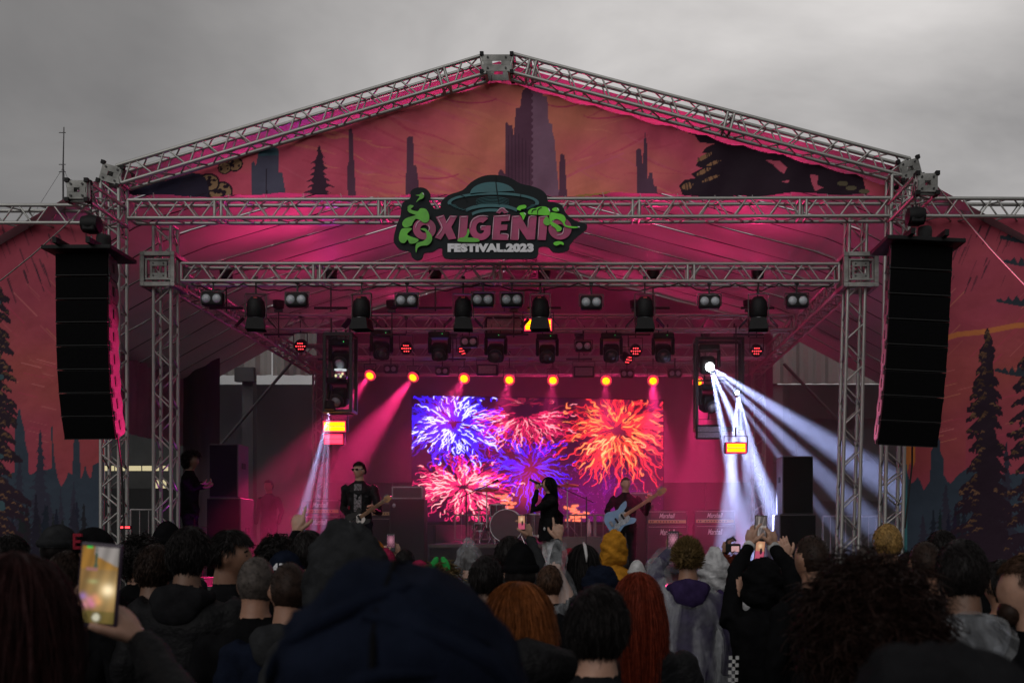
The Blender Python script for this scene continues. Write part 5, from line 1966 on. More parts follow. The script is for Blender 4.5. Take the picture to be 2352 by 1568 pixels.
mic_stand('black microphone stand in front of the pink firework', 1071, 1130, 17.0, 1, FLOOR)
mic_stand('black microphone stand right of the singer', 1347, 1140, 17.2, -1, FLOOR)

GALV = mat('barrier_galvanised', (0.42, 0.40, 0.40), rough=0.5, metal=0.4, var=0.2, scale=12)


def barrier(label, xa, xb, y0, y1, Y, z0=None):
    a, b = W(xa, y0, Y), W(xb, y1, Y)
    t = thing('crowd_barrier', label, 'barrier', (a.x, Y, 0 if z0 is None else z0), group='metal barriers behind the band')
    zb_, zt_ = b.z - t.location.z, a.z - t.location.z
    w = b.x - a.x
    for z in (zb_, zt_):
        MB().tube((0, 0, z), (w, 0, z), 0.018, n=6).build('rail', GALV, t)
    n = max(3, int(w / 0.13))
    for i in range(n + 1):
        MB().tube((w * i / n, 0, zb_), (w * i / n, 0, zt_), 0.009 if 0 < i < n else 0.018, n=5).build('upright', GALV, t)
    for s in (0.1, 0.9):
        MB().box((w * s, 0, min(zb_, 0.1) / 2), (0.05, 0.4, 0.03)).build('foot', GALV, t)


zr2 = Zh(1240, 20.2)
for i, (xa, xb) in enumerate(((1045, 1120), (1122, 1200), (1290, 1365), (1368, 1420))):
    barrier('%s thin metal barrier from the left in front of the screen' % ORD[i], xa, xb, 1182, 1238, 20.0, FLOOR)
barrier('dim metal barrier behind the right outer tower', 1890, 2030, 1185, 1300, 18.5, 0)
barrier('dim metal barrier between the left towers', 300, 362, 1170, 1300, 18.5, 0)

# small bottles and floor lamp
t = thing('water_bottle', 'pinkish plastic bottle standing on a case right of the singer', 'bottle', W(1353, 1231, 17.5) * 1.0)
MB().lathe([(0.02, 0.0), (0.04, 0.0), (0.042, 0.1), (0.04, 0.2), (0.015, 0.26), (0.015, 0.29)], n=12).build('bottle_body', mat('bottle_plastic', (0.75, 0.45, 0.5), rough=0.25), t, smooth=True)
MB().lathe([(0.017, 0.285), (0.017, 0.305), (0.002, 0.306)], n=10).build('cap', M_WHITE, t)
t = thing('equipment_case', 'low brown equipment case under the bottle', 'case', (X(1335, 17.6), 17.6, FLOOR))
MB().box((0, 0, (Zh(1231, 17.5) - FLOOR) / 2 - 0.002), (0.7, 0.45, Zh(1231, 17.5) - FLOOR - 0.004), bevel=0.015).build('case_body', RIS, t)
MB().box((0, -0.23, 0.35), (0.16, 0.02, 0.04), bevel=0.006).build('handle', STEEL, t)
t = thing('floor_light', 'small red light bar on the deck behind the mustard hood', 'stage lamp', W(1564, 1268, 15.2))
MB().box((0, 0, 0), (0.26, 0.06, 0.04), bevel=0.006).build('housing', BLK, t)
MB().box((0, -0.032, 0.003), (0.22, 0.006, 0.018)).build('led_strip', E_RED, t)
t = thing('tower_light', 'small red light on the foot of the left outer tower', 'stage lamp', W(290, 1211, 13.2))
MB().box((0, 0, 0), (0.14, 0.06, 0.05), bevel=0.006).build('housing', BLK, t)
MB().box((0, -0.032, 0.003), (0.12, 0.006, 0.025)).build('led_strip', E_RED, t)
# steward's gear at the left edge
t = thing('equipment_case', 'pink lit equipment case beside the left side-fill speakers', 'case', (X(437, 16.3), 16.3, FLOOR))
MB().box((0, 0, 0.42), (0.45, 0.4, 0.83), bevel=0.015).build('case_body', mat('grey_case', (0.25, 0.23, 0.24), rough=0.5), t)
MB().box((0.02, 0, 0.845), (0.40, 0.36, 0.02)).build('lid', STEEL, t)

# ================================================================== people
WORK = bpy.data.scenes.new('workbench')      # empty side scene: modifiers are evaluated there, away from the big one


def baked(ob):
    WORK.collection.objects.link(ob)
    with bpy.context.temp_override(scene=WORK, view_layer=WORK.view_layers[0]):
        dg = bpy.context.evaluated_depsgraph_get()
    me = bpy.data.meshes.new_from_object(ob.evaluated_get(dg))
    bpy.data.objects.remove(ob)
    return me



def remesh(mb, voxel, smooth=2):
    me = mb.mesh('tmp', BLK)
    ob = bpy.data.objects.new('tmp', me)
    md = ob.modifiers.new('r', 'REMESH')
    md.mode = 'VOXEL'
    md.voxel_size = voxel
    if smooth:
        s = ob.modifiers.new('s', 'SMOOTH')
        s.iterations = smooth
        s.factor = 0.5
    out = baked(ob)
    bpy.data.meshes.remove(me)
    return out


def displaced(me, fn, only=None):
    """push vertices along their normals by fn(co)"""
    n = len(me.vertices)
    co, nr = np.empty(n * 3), np.empty(n * 3)
    me.vertices.foreach_get('co', co)
    me.vertex_normals.foreach_get('vector', nr)
    co, nr = co.reshape(-1, 3), nr.reshape(-1, 3)
    ids = range(n) if only is None else only
    w = np.zeros(n)
    for i in ids:
        w[i] = fn(Vector(co[i]))
    co = co + nr * w[:, None]
    me.vertices.foreach_set('co', co.ravel())
    me.update()


def fabric(name, col, rough=0.95, var=0.35, scale=14, bump=0.5, bscale=240, sheen=0.0, spec=0.03):
    return mat('fabric_' + name, col, rough=rough, var=var, scale=scale, bump=bump, bscale=bscale, sheen=sheen, spec=spec)


SK_L = mat('skin_light', (0.42, 0.24, 0.17), rough=0.5, var=0.12, scale=18, subsurf=0.08, bump=0.1, bscale=120)
SK_M = mat('skin_tan', (0.30, 0.155, 0.10), rough=0.5, var=0.12, scale=18, subsurf=0.08, bump=0.1, bscale=120)
SK_D = mat('skin_brown', (0.16, 0.085, 0.055), rough=0.5, var=0.12, scale=18, subsurf=0.05, bump=0.1, bscale=120)
F_BLK = fabric('black', (0.006, 0.006, 0.0068))
F_BLK2 = fabric('black_nylon', (0.007, 0.007, 0.008), rough=0.6, bump=0.6, bscale=30, spec=0.12)
F_CHAR = fabric('charcoal', (0.013, 0.013, 0.0145))
F_GREY = fabric('grey', (0.026, 0.027, 0.029))
F_NAVY = fabric('navy', (0.008, 0.011, 0.022))
F_NAVY2 = fabric('navy_jersey', (0.007, 0.0095, 0.019), bump=0.3)
F_PURP = fabric('purple', (0.035, 0.022, 0.07))
F_MUST = fabric('mustard', (0.42, 0.185, 0.02))
F_RED = fabric('red', (0.24, 0.02, 0.035))
F_CRIM = fabric('crimson_knit', (0.28, 0.02, 0.06), bscale=70)
F_DEN = fabric('denim', (0.03, 0.055, 0.10))
F_WHT = fabric('white', (0.5, 0.5, 0.5))
F_ORG = fabric('orange', (0.42, 0.13, 0.02))
F_BLUE = fabric('blue', (0.02, 0.07, 0.3))
F_BRN = fabric('brown', (0.05, 0.03, 0.022))
F_JEAN = fabric('dark_jeans', (0.02, 0.022, 0.03))


HSET = {}


def hair_mat(name, col, rough=0.45):
    m = mat('hair_' + name, col, rough=rough, var=0.5, scale=40, spec=0.10)
    HSET[m.name] = [mat('hair_' + name + q, tuple(c * f_ for c in col), rough=rough, var=0.4, scale=40, spec=sp_) for q, f_, sp_ in (('_dark', 0.55, 0.05), ('_mid', 1.0, 0.12), ('_light', 1.45, 0.2))]
    return m


H_BLK = hair_mat('black', (0.012, 0.010, 0.010))
H_DBR = hair_mat('dark_brown', (0.022, 0.013, 0.010))
H_BRN = hair_mat('brown', (0.05, 0.026, 0.016))
H_BLD = hair_mat('dark_blond', (0.13, 0.085, 0.035))
H_RED = hair_mat('copper_red', (0.14, 0.02, 0.008))
H_ORG = hair_mat('orange', (0.17, 0.05, 0.012))
H_WINE = hair_mat('wine_red', (0.022, 0.006, 0.006))
H_GRY = hair_mat('buzz_grey', (0.06, 0.05, 0.045))
CLEAR = bpy.data.materials.new('clear_raincoat')
CLEAR.use_nodes = True
_n, _l = CLEAR.node_tree.nodes, CLEAR.node_tree.links
_n.clear()
_o = _n.new('ShaderNodeOutputMaterial')
_t = _n.new('ShaderNodeBsdfTransparent')
_t.inputs['Color'].default_value = (0.93, 0.94, 0.96, 1)
_p = _n.new('ShaderNodeBsdfPrincipled')
_p.inputs['Base Color'].default_value = (0.62, 0.64, 0.67, 1)
_p.inputs['Roughness'].default_value = 0.16
_m = _n.new('ShaderNodeMixShader')
_tc = _n.new('ShaderNodeTexCoord')
_mp = _n.new('ShaderNodeMapping')
_mp.inputs['Scale'].default_value = (2.4, 2.4, 0.45)
_ns = _n.new('ShaderNodeTexNoise')
_ns.inputs['Scale'].default_value = 4.2
_ns.inputs['Detail'].default_value = 3
_ns.inputs['Distortion'].default_value = 0.8
_mr = _n.new('ShaderNodeMapRange')
_mr.inputs['From Min'].default_value = 0.42
_mr.inputs['From Max'].default_value = 0.75
_mr.inputs['To Min'].default_value = 0.07
_mr.inputs['To Max'].default_value = 0.42
_bp = _n.new('ShaderNodeBump')
_bp.inputs['Strength'].default_value = 1.0
_bp.inputs['Distance'].default_value = 0.05
_l.new(_tc.outputs['Object'], _mp.inputs['Vector'])
_l.new(_mp.outputs['Vector'], _ns.inputs['Vector'])
_l.new(_ns.outputs['Fac'], _mr.inputs['Value'])
_l.new(_ns.outputs['Fac'], _bp.inputs['Height'])
_l.new(_bp.outputs['Normal'], _p.inputs['Normal'])
_l.new(_mr.outputs['Result'], _m.inputs[0])
_l.new(_t.outputs[0], _m.inputs[1])
_l.new(_p.outputs[0], _m.inputs[2])
_l.new(_m.outputs[0], _o.inputs['Surface'])
WPON = fabric('white_raincoat', (0.42, 0.42, 0.43), rough=0.35, bump=0.8, bscale=14, spec=0.5)

HC = Vector((0, 0.02, 1.635))     # head centre of a 1.75 m figure facing +Y


def head_pt(d, grow=0.0):
    """point of the head surface in direction d"""
    x, y, z = d
    p = Vector((x * (0.076 + grow), y * (0.096 + grow), z * (0.116 + grow)))
    if z < 0:
        p.x *= 1 - 0.26 * (-z) ** 1.5
        if y < 0:
            p.y *= 1 - 0.38 * (-z) ** 1.2
    if y > 0:
        g = lambda u, s: math.exp(-(u / s) ** 2)
        p.y += 0.024 * g(x, 0.14) * g(z + 0.14, 0.14)
        p.y += 0.010 * g(x, 0.12) * g(z - 0.02, 0.12)
        p.y += 0.006 * g(z - 0.16, 0.08) * g(x, 0.5)
        p.y -= 0.011 * g(abs(x) - 0.38, 0.16) * g(z - 0.02, 0.10)
        p.y += 0.006 * g(x, 0.28) * g(z + 0.45, 0.07)
        p.y += 0.010 * g(x, 0.30) * g(z + 0.85, 0.16)
    return p


def add_head(m, c=HC, turn=0.0, tilt=0.0):
    rot = Matrix.Rotation(turn, 3, 'Z') @ Matrix.Rotation(tilt, 3, 'X')
    rg = []
    nu, nv = 26, 22
    for i in range(nv + 1):
        ph = -PI / 2 + PI * i / nv
        ring = []
        for k in range(nu):
            t = 2 * PI * k / nu
            cp = max(math.cos(ph), 0.03)
            ring.append(rot @ head_pt((cp * math.cos(t), cp * math.sin(t), math.sin(ph))) + c)
        rg.append(ring)
    m.rings(rg)
    for s in (-1, 1):
        m.ell(rot @ Vector((s * 0.079, -0.008, -0.005)) + c, (0.010, 0.021, 0.033), 8, 6, rot)
    return rot


def seg_dist(p, a, b):
    ab = b - a
    t = max(0.0, min(1.0, (p - a).dot(ab) / max(ab.length_squared, 1e-9)))
    return (p - a - ab * t).length


ARM_DOWN = {-1: [(-0.27, -0.03, 1.14), (-0.25, 0.07, 0.90)], 1: [(0.27, -0.03, 1.14), (0.25, 0.07, 0.90)]}


def hand(parent, wrist, dirv, palm, mirror, curl=0.5, material=None, size=1.0, point=False):
    """palm, four unequal bent fingers and a thumb from the side of the palm"""
    d = Vector(dirv).normalized()
    n = Vector(palm)
    n = (n - d * n.dot(d)).normalized()
    s = d.cross(n).normalized() * mirror
    P = lambda a, b, c: Vector(wrist) + (d * a + s * b + n * c) * size
    m = MB()
    m.path([P(-0.03, 0, 0), P(0.01, 0, 0), P(0.05, 0.002, 0), P(0.09, 0.004, 0.002)], [0.026 * size, 0.03 * size, 0.042 * size, 0.038 * size], 10, squash=0.5)
    m.path([P(0.02, 0.0, 0), P(0.06, 0.028, 0.0), P(0.09, 0.03, 0)], [0.02 * size, 0.017 * size, 0.013 * size], 8)
    m.path([P(0.02, 0.0, 0), P(0.06, -0.026, 0.0), P(0.085, -0.03, 0)], [0.02 * size, 0.016 * size, 0.012 * size], 8)
    for i, (b, L) in enumerate(((0.032, 0.070), (0.011, 0.080), (-0.011, 0.074), (-0.031, 0.058))):
        pts, rad = [P(0.075, b * 0.9, 0)], [0.0105 * size]
        ang, a, c = 0.0, 0.088, 0.0
        cu = curl * (0.9 + 0.12 * i)
        if point:
            cu = 0.08 if i == 0 else 1.35
        for k, f in enumerate((0.42, 0.33, 0.25)):
            ang += cu * (0.7, 0.9, 0.7)[k]
            a += L * f * math.cos(ang)
            c += L * f * math.sin(ang)
            pts.append(P(a, b * (1 + 0.08 * k), c))
            rad.append((0.0098, 0.0088, 0.0070)[k] * size)
        m.path(pts, rad, 8)
    m.path([P(0.02, 0.022, 0.004), P(0.045, 0.048, 0.014), P(0.068, 0.062, 0.022 + 0.01 * curl), P(0.088, 0.064, 0.03 + 0.018 * curl)], [0.015 * size, 0.0135 * size, 0.011 * size, 0.0085 * size], 8)
    me = remesh(m, 0.0048 * size, 2)
    me.materials.clear()
    me.materials.append(material or SK_L)
    me.polygons.foreach_set('use_smooth', [True] * len(me.polygons))
    o = bpy.data.objects.new('hand', me)
    COL.objects.link(o)
    o.parent = parent
    return o


def scalp(rg, low=-0.25):
    while True:
        v = Vector((rg.gauss(0, 1), rg.gauss(0, 1), rg.gauss(0, 1)))
        if v.length < 1e-3:
            continue
        v.normalize()
        if v.z < low - (0.35 if v.y < -0.3 else 0):
            continue
        if v.y > 0.30 and v.z < 0.52:
            continue
        if abs(v.x) > 0.75 and v.y > 0.05 and v.z < 0.2:
            continue
        return v


def strands(parent, material, rg, n, style, length=0.05, rad=0.0022, rot=None, grow=0.006, low=-0.25, name='hair', spread=1.0):
    m = MB()
    rot = rot or Matrix.Identity(3)
    for i in range(n):
        d = scalp(rg, low)
        p = HC + rot @ head_pt(d, grow)
        nr = rot @ d
        pts = [p]
        L = length * rg.uniform(0.6, 1.15)
        if style == 'short':
            dn = rot @ Vector((0, -0.35, -1))
            dr = dn - nr * dn.dot(nr)
            if d.z > 0.55:
                sw = rot @ Vector((0.5, 0.7 if d.y > -0.1 else -0.7, 0))
                dr = dr * 0.6 + (sw - nr * sw.dot(nr)) * 0.7
            dr = (dr.normalized() + nr * rg.uniform(0.02, 0.20) + Vector((rg.gauss(0, .16), rg.gauss(0, .16), rg.gauss(0, .10)))).normalized()
            for k in range(2):
                p = p + dr * L / 2
                dr = (dr + Vector((0, 0, -0.12)) - nr * 0.12).normalized()
                pts.append(p)
            rads = [rad, rad * .8, rad * .3]
            sides = 3
        elif style == 'spiky':
            dr = (nr + Vector((rg.uniform(-.25, .25), rg.uniform(-.25, .25), 0.25))).normalized()
            pts += [p + dr * L * .5, p + dr * L]
            rads = [rad * 1.3, rad, rad * .2]
            sides = 3
        elif style in ('long', 'bob'):
            seg = 9
            dr = (nr * 0.7 + Vector((0, -0.15, 0.2))).normalized()
            part = Vector((1 if d.x > 0 else -1, 0, 0)) * 0.25
            for k in range(seg):
                t = k / seg
                dr = (dr + Vector((0, -0.04, -0.42)) + part * (0.35 * (1 - t)) + Vector((rg.uniform(-.12, .12), rg.uniform(-.12, .12), 0))).normalized()
                p = p + dr * L / seg
                q = p - HC
                e_ = Vector((q.x / (0.092 * spread), q.y / 0.112, q.z / 0.13))
                if e_.length < 1 and q.z > -0.12:
                    p = HC + Vector((q.x / e_.length, q.y / e_.length, q.z / e_.length))
                if p.z < HC.z - 0.12:       # over the shoulders, behind the back
                    if abs(p.x) < 0.2 and p.y > -0.10 - 0.02 * spread and d.y < 0.35:
                        p.y += (-0.12 - p.y) * 0.35
                pts.append(p.copy())
            rads = [rad] * (seg - 1) + [rad * .8, rad * .3]
            sides = 3
        else:   # curls
            seg = 9
            base = (nr * 0.7 + Vector((rg.gauss(0, .55), rg.gauss(0, .55), rg.gauss(0, .4)))).normalized()
            base = (base - nr * min(0, base.dot(nr)) * 1.6 + nr * 0.25).normalized()
            a1 = base.orthogonal().normalized()
            a2 = base.cross(a1)
            ph = rg.uniform(0, 6)
            cr = rg.uniform(0.008, 0.017) * spread
            cpos = p.copy()
            dr = base
            for k in range(seg):
                t = (k + 1) / seg
                dr = (dr + Vector((0, 0, -0.13 - 0.1 * (d.z < 0)))).normalized()
                cpos = cpos + dr * L / seg
                a = ph + k * 1.6
                pts.append(cpos + (a1 * math.cos(a) + a2 * math.sin(a)) * cr * min(1, t * 3))
            rads = [rad] * seg + [rad * .4]
            sides = 3
        m.cur = rg.choice((0, 0, 1, 1, 2))
        m.path(pts, rads, sides, cap=False)
    o = m.build(name, HSET.get(material.name, material), parent, smooth=True)
    return o


def hair_cap(parent, material, rg, grow=0.012, low=-0.3, rot=None, name='hair_base', bump=0.006, wild=0.0):
    """close-fitting mass of hair over the scalp"""
    rot = rot or Matrix.Identity(3)
    nu, nv = 30, 22
    v, f = [], []
    ok = {}
    off = Vector((rg.uniform(0, 50), 0, 0))
    for i in range(nv + 1):
        ph = -PI / 2 + PI * i / nv
        for k in range(nu):
            t = 2 * PI * k / nu
            cp = max(math.cos(ph), 0.02)
            d = Vector((cp * math.cos(t), cp * math.sin(t), math.sin(ph)))
            g_ = grow + bump * mnoise.noise(d * 4 + off) + wild * mnoise.noise(d * 9 + off)
            v.append(HC + rot @ head_pt(d, g_))
            face = (d.y > 0.33 and d.z < 0.50) or d.z < low - (0.38 if d.y < -0.3 else 0) or (abs(d.x) > 0.7 and d.y > 0.0 and d.z < 0.15)
            ok[(i, k)] = not face
    for i in range(nv):
        for k in range(nu):
            k2 = (k + 1) % nu
            if ok[(i, k)] and ok[(i, k2)] and ok[(i + 1, k)] and ok[(i + 1, k2)]:
                f.append((i * nu + k, i * nu + k2, (i + 1) * nu + k2, (i + 1) * nu + k))
    return MB().add(v, f).build(name, material, parent, smooth=True)


def hood_up(parent, material, rg, size=1.0, point=0.0, rot=None, slack=0.02, name='hood'):
    """raised hood open at the face, folds running round it, falling into the collar"""
    rot = rot or Matrix.Identity(3)
    nu, nv = 64, 48
    v, f, ok = [], [], {}
    off = Vector((rg.uniform(0, 50), 3, 0))
    for i in range(nv + 1):
        ph = -PI / 2 * 0.96 + PI * 0.96 * i / nv
        for k in range(nu):
            t = 2 * PI * k / nu
            cp = max(math.cos(ph), 0.02)
            d = Vector((cp * math.cos(t), cp * math.sin(t), math.sin(ph)))
            w = 0.010 * mnoise.noise(Vector((d.x * 2.2, d.y * 2.2, d.z * 5)) + off) + 0.006 * math.sin(9 * d.z + 5 * d.x + off.x)
            fo = mnoise.noise(Vector((d.x * 1.6 + d.z * 1.1, d.y * 1.2, d.z * 2.6)) * 2.1 + off)
            w += 0.007 * (1 - min(1, abs(fo) * 4))          # sharp fold ridges
            r = Vector((0.108 + slack, 0.124 + slack, 0.142 + slack * 0.6)) * size
            p = Vector((d.x * (r.x + w), d.y * (r.y + w) - 0.012, d.z * (r.z + w)))
            if d.z < -0.2:
                q = (-d.z - 0.2) / 0.8
                p.x *= 1 + 0.55 * q
                p.y *= 1 + 0.25 * q
                p.z *= 1 + 0.15 * q
            if point and d.z > 0:
                p.z += point * max(0, d.z) ** 5
                p.y -= point * 0.4 * max(0, d.z) ** 4
            v.append(HC + rot @ p)
            ok[(i, k)] = not (d.y > 0.42 and -0.72 < d.z < 0.74)
    for i in range(nv):
        for k in range(nu):
            k2 = (k + 1) % nu
            if ok[(i, k)] and ok[(i, k2)] and ok[(i + 1, k)] and ok[(i + 1, k2)]:
                f.append((i * nu + k, i * nu + k2, (i + 1) * nu + k2, (i + 1) * nu + k))
    o = MB().add(v, f).build(name, material, parent, smooth=True)
    return o


def beanie(parent, material, rg, rot=None, tall=0.0, low=0.12):
    rot = rot or Matrix.Identity(3)
    nu, nv = 48, 14
    v, f = [], []
    for i in range(nv + 1):
        ph = low + (PI / 2 - low) * i / nv
        for k in range(nu):
            t = 2 * PI * k / nu
            cp = max(math.cos(ph), 0.015)
            d = Vector((cp * math.cos(t), cp * math.sin(t), math.sin(ph)))
            g_ = 0.016 + 0.0022 * math.cos(k * PI) + 0.004 * mnoise.noise(d * 3 + Vector((rg.random(), 0, 0)) * 0)
            p = head_pt(d, g_)
            p.z += tall * max(0, d.z) ** 2
            p.y -= tall * 0.25 * max(0, d.z)
            v.append(HC + rot @ p)
    for i in range(nv):
        for k in range(nu):
            k2 = (k + 1) % nu
            f.append((i * nu + k, i * nu + k2, (i + 1) * nu + k2, (i + 1) * nu + k))
    b = MB().add(v, f).build('beanie', material, parent, smooth=True)
    v, f = [], []
    for i in range(5):
        z = -0.10 + 0.075 * i
        for k in range(nu):
            t = 2 * PI * k / nu
            cp = math.sqrt(max(0, 1 - z * z))
            d = Vector((cp * math.cos(t), cp * math.sin(t), z))
            v.append(HC + rot @ (head_pt((d.x, d.y, max(d.z, 0.0)), 0.017 + 0.007 * math.sin(PI * i / 4)) + Vector((0, 0, 0.116 * min(z, 0) + 0.03))))
    for i in range(4):
        for k in range(nu):
            k2 = (k + 1) % nu
            f.append((i * nu + k, i * nu + k2, (i + 1) * nu + k2, (i + 1) * nu + k))
    MB().add(v, f).build('cuff', material, b, smooth=True)
    return b


def hood_down(parent, material, rg):
    """hood lying on the shoulders behind the neck"""
    rgs = []
    for i in range(9):
        a = -PI * 0.95 + PI * 1.9 * i / 8
        cx, cy = 0.115 * math.sin(a), -0.035 - 0.085 * math.cos(a)
        rr_ = 0.028 + 0.030 * max(0, math.cos(a))
        ring = []
        for k in range(10):
            t = 2 * PI * k / 10
            ring.append(Vector((cx + math.sin(a) * rr_ * math.cos(t), cy - math.cos(a) * rr_ * math.cos(t), 1.475 - 0.02 * math.cos(a) + rr_ * 1.15 * math.sin(t) - 0.015 * abs(a))))
        rgs.append(ring)
    m = MB().rings(rgs)
    bag = MB()
    m.ell((0, -0.13, 1.415), (0.105, 0.045, 0.085), 14, 10)
    me = remesh(m, 0.011, 3)
    displaced(me, lambda c: 0.008 * mnoise.noise(c * 18))
    me.materials.clear()
    me.materials.append(material)
    me.polygons.foreach_set('use_smooth', [True] * len(me.polygons))
    o = bpy.data.objects.new('hood', me)
    COL.objects.link(o)
    o.parent = parent
    return o


def poncho(parent, rg, material, arms, flare=1.0, z_low=0.75, hooddown=True):
    """loose raincoat hanging over the shoulders"""
    m = MB()
    n = 24
    rgs = []
    for z, rx, ry in ((z_low, .33 * flare, .24 * flare), (1.0, .31 * flare, .22 * flare), (1.2, .28, .19), (1.34, .265, .165), (1.42, .225, .13), (1.465, .13, .095), (1.50, .085, .082)):
        rgs.append([Vector((rx * math.cos(2 * PI * k / n), ry * math.sin(2 * PI * k / n), z)) for k in range(n)])
    m.rings(rgs)
    for s in (-1, 1):
        pts = [Vector((s * 0.17, 0, 1.40))] + [Vector(p) for p in arms[s]]
        d_ = (pts[2] - pts[1]).normalized()
        pts[2] = pts[2] - d_ * 0.06
        m.path(pts, [0.09, 0.085, 0.07], 10)
    me = remesh(m, 0.014, 2)
    displaced(me, lambda c: mnoise.noise(Vector((c.x * 16, c.y * 16, c.z * 4.5))) * 0.017 + mnoise.noise(c * 30) * 0.005)
    me.materials.clear()
    me.materials.append(material)
    me.polygons.foreach_set('use_smooth', [True] * len(me.polygons))
    o = bpy.data.objects.new('raincoat', me)
    COL.objects.link(o)
    o.parent = parent
    return o


def combed(parent, material, rg, n, length=0.5, rad=0.0014, spread=1.0, rot=None):
    """long straight hair: a mass lying on head and back, combed into single locks"""
    rot = rot or Matrix.Identity(3)

    def surf(th, t, off):
        # th: angle round the head (pi/2 = face), t: 0 crown .. 1 tips
        hz = 0.30 * 0.5 / max(length, 0.3)
        if t < hz:
            ph = PI / 2 * (1 - t / hz) * 0.98
            d = Vector((math.cos(ph) * math.cos(th), math.cos(ph) * math.sin(th), math.sin(ph)))
            return HC + rot @ head_pt(d, 0.020 * spread + off)
        u = (t - hz) / (1 - hz)
        rx = (0.076 + 0.020 * spread + off) * (1 + 0.10 * math.sin(PI * min(1, u * 1.4)) * spread - 0.22 * u * u)
        ry = (0.096 + 0.020 * spread + off) * (1 - 0.45 * u)
        p = Vector((rx * math.cos(th), ry * math.sin(th), -u * (length - 0.12)))
        p.y -= 0.085 * u ** 0.8
        if math.sin(th) > 0:
            p.y -= 0.05 * u
        return HC + (rot @ p if u < 0.3 else rot.lerp(Matrix.Identity(3), min(1, (u - 0.3) * 2)) @ p if hasattr(rot, 'lerp') else p)

    lo, hi = R(140), R(400)
    nu, nv = 34, 22
    v, f = [], []
    for i in range(nv + 1):
        for k in range(nu + 1):
            th = lo + (hi - lo) * k / nu
            v.append(surf(th, i / nv, 0.003 * math.sin(k * 2.1 + i * 0.3) + 0.012 * mnoise.noise(Vector((k * 0.25, i * 0.12, n * 0.37)))))
    for i in range(nv):
        for k in range(nu):
            q = i * (nu + 1) + k
            f.append((q, q + 1, q + nu + 2, q + nu + 1))
    MB().add(v, f).build('hair_base', material, parent, smooth=True)
    m = MB()
    for i in range(n):
        th = rg.uniform(lo - 0.05, hi + 0.05)
        t0 = max(0.02, rg.uniform(-0.3, 0.45))
        t1 = min(1.1, t0 + rg.uniform(0.35, 0.9))
        o0, o1 = rg.uniform(0.0, 0.004), rg.uniform(0.0, 0.012)
        dth = rg.gauss(0, 0.10)
        w_ = rg.uniform(0, 6)
        fly = rg.random() < 0.15
        pts = []
        for k in range(7):
            q = k / 6
            t = t0 + (t1 - t0) * q
            pts.append(surf(th + dth * q + 0.05 * math.sin(w_ + q * 5) + rg.gauss(0, 0.012), t, o0 + (o1 - o0) * q + (0.022 * q if fly else 0)))
        m.cur = rg.choice((0, 0, 1, 1, 2))
        m.path(pts, [rad * .6, rad, rad, rad, rad, rad * .8, rad * .2], 3, cap=False)
    m.build('hair', HSET.get(material.name, material), parent, smooth=True)


PEOPLE = 0


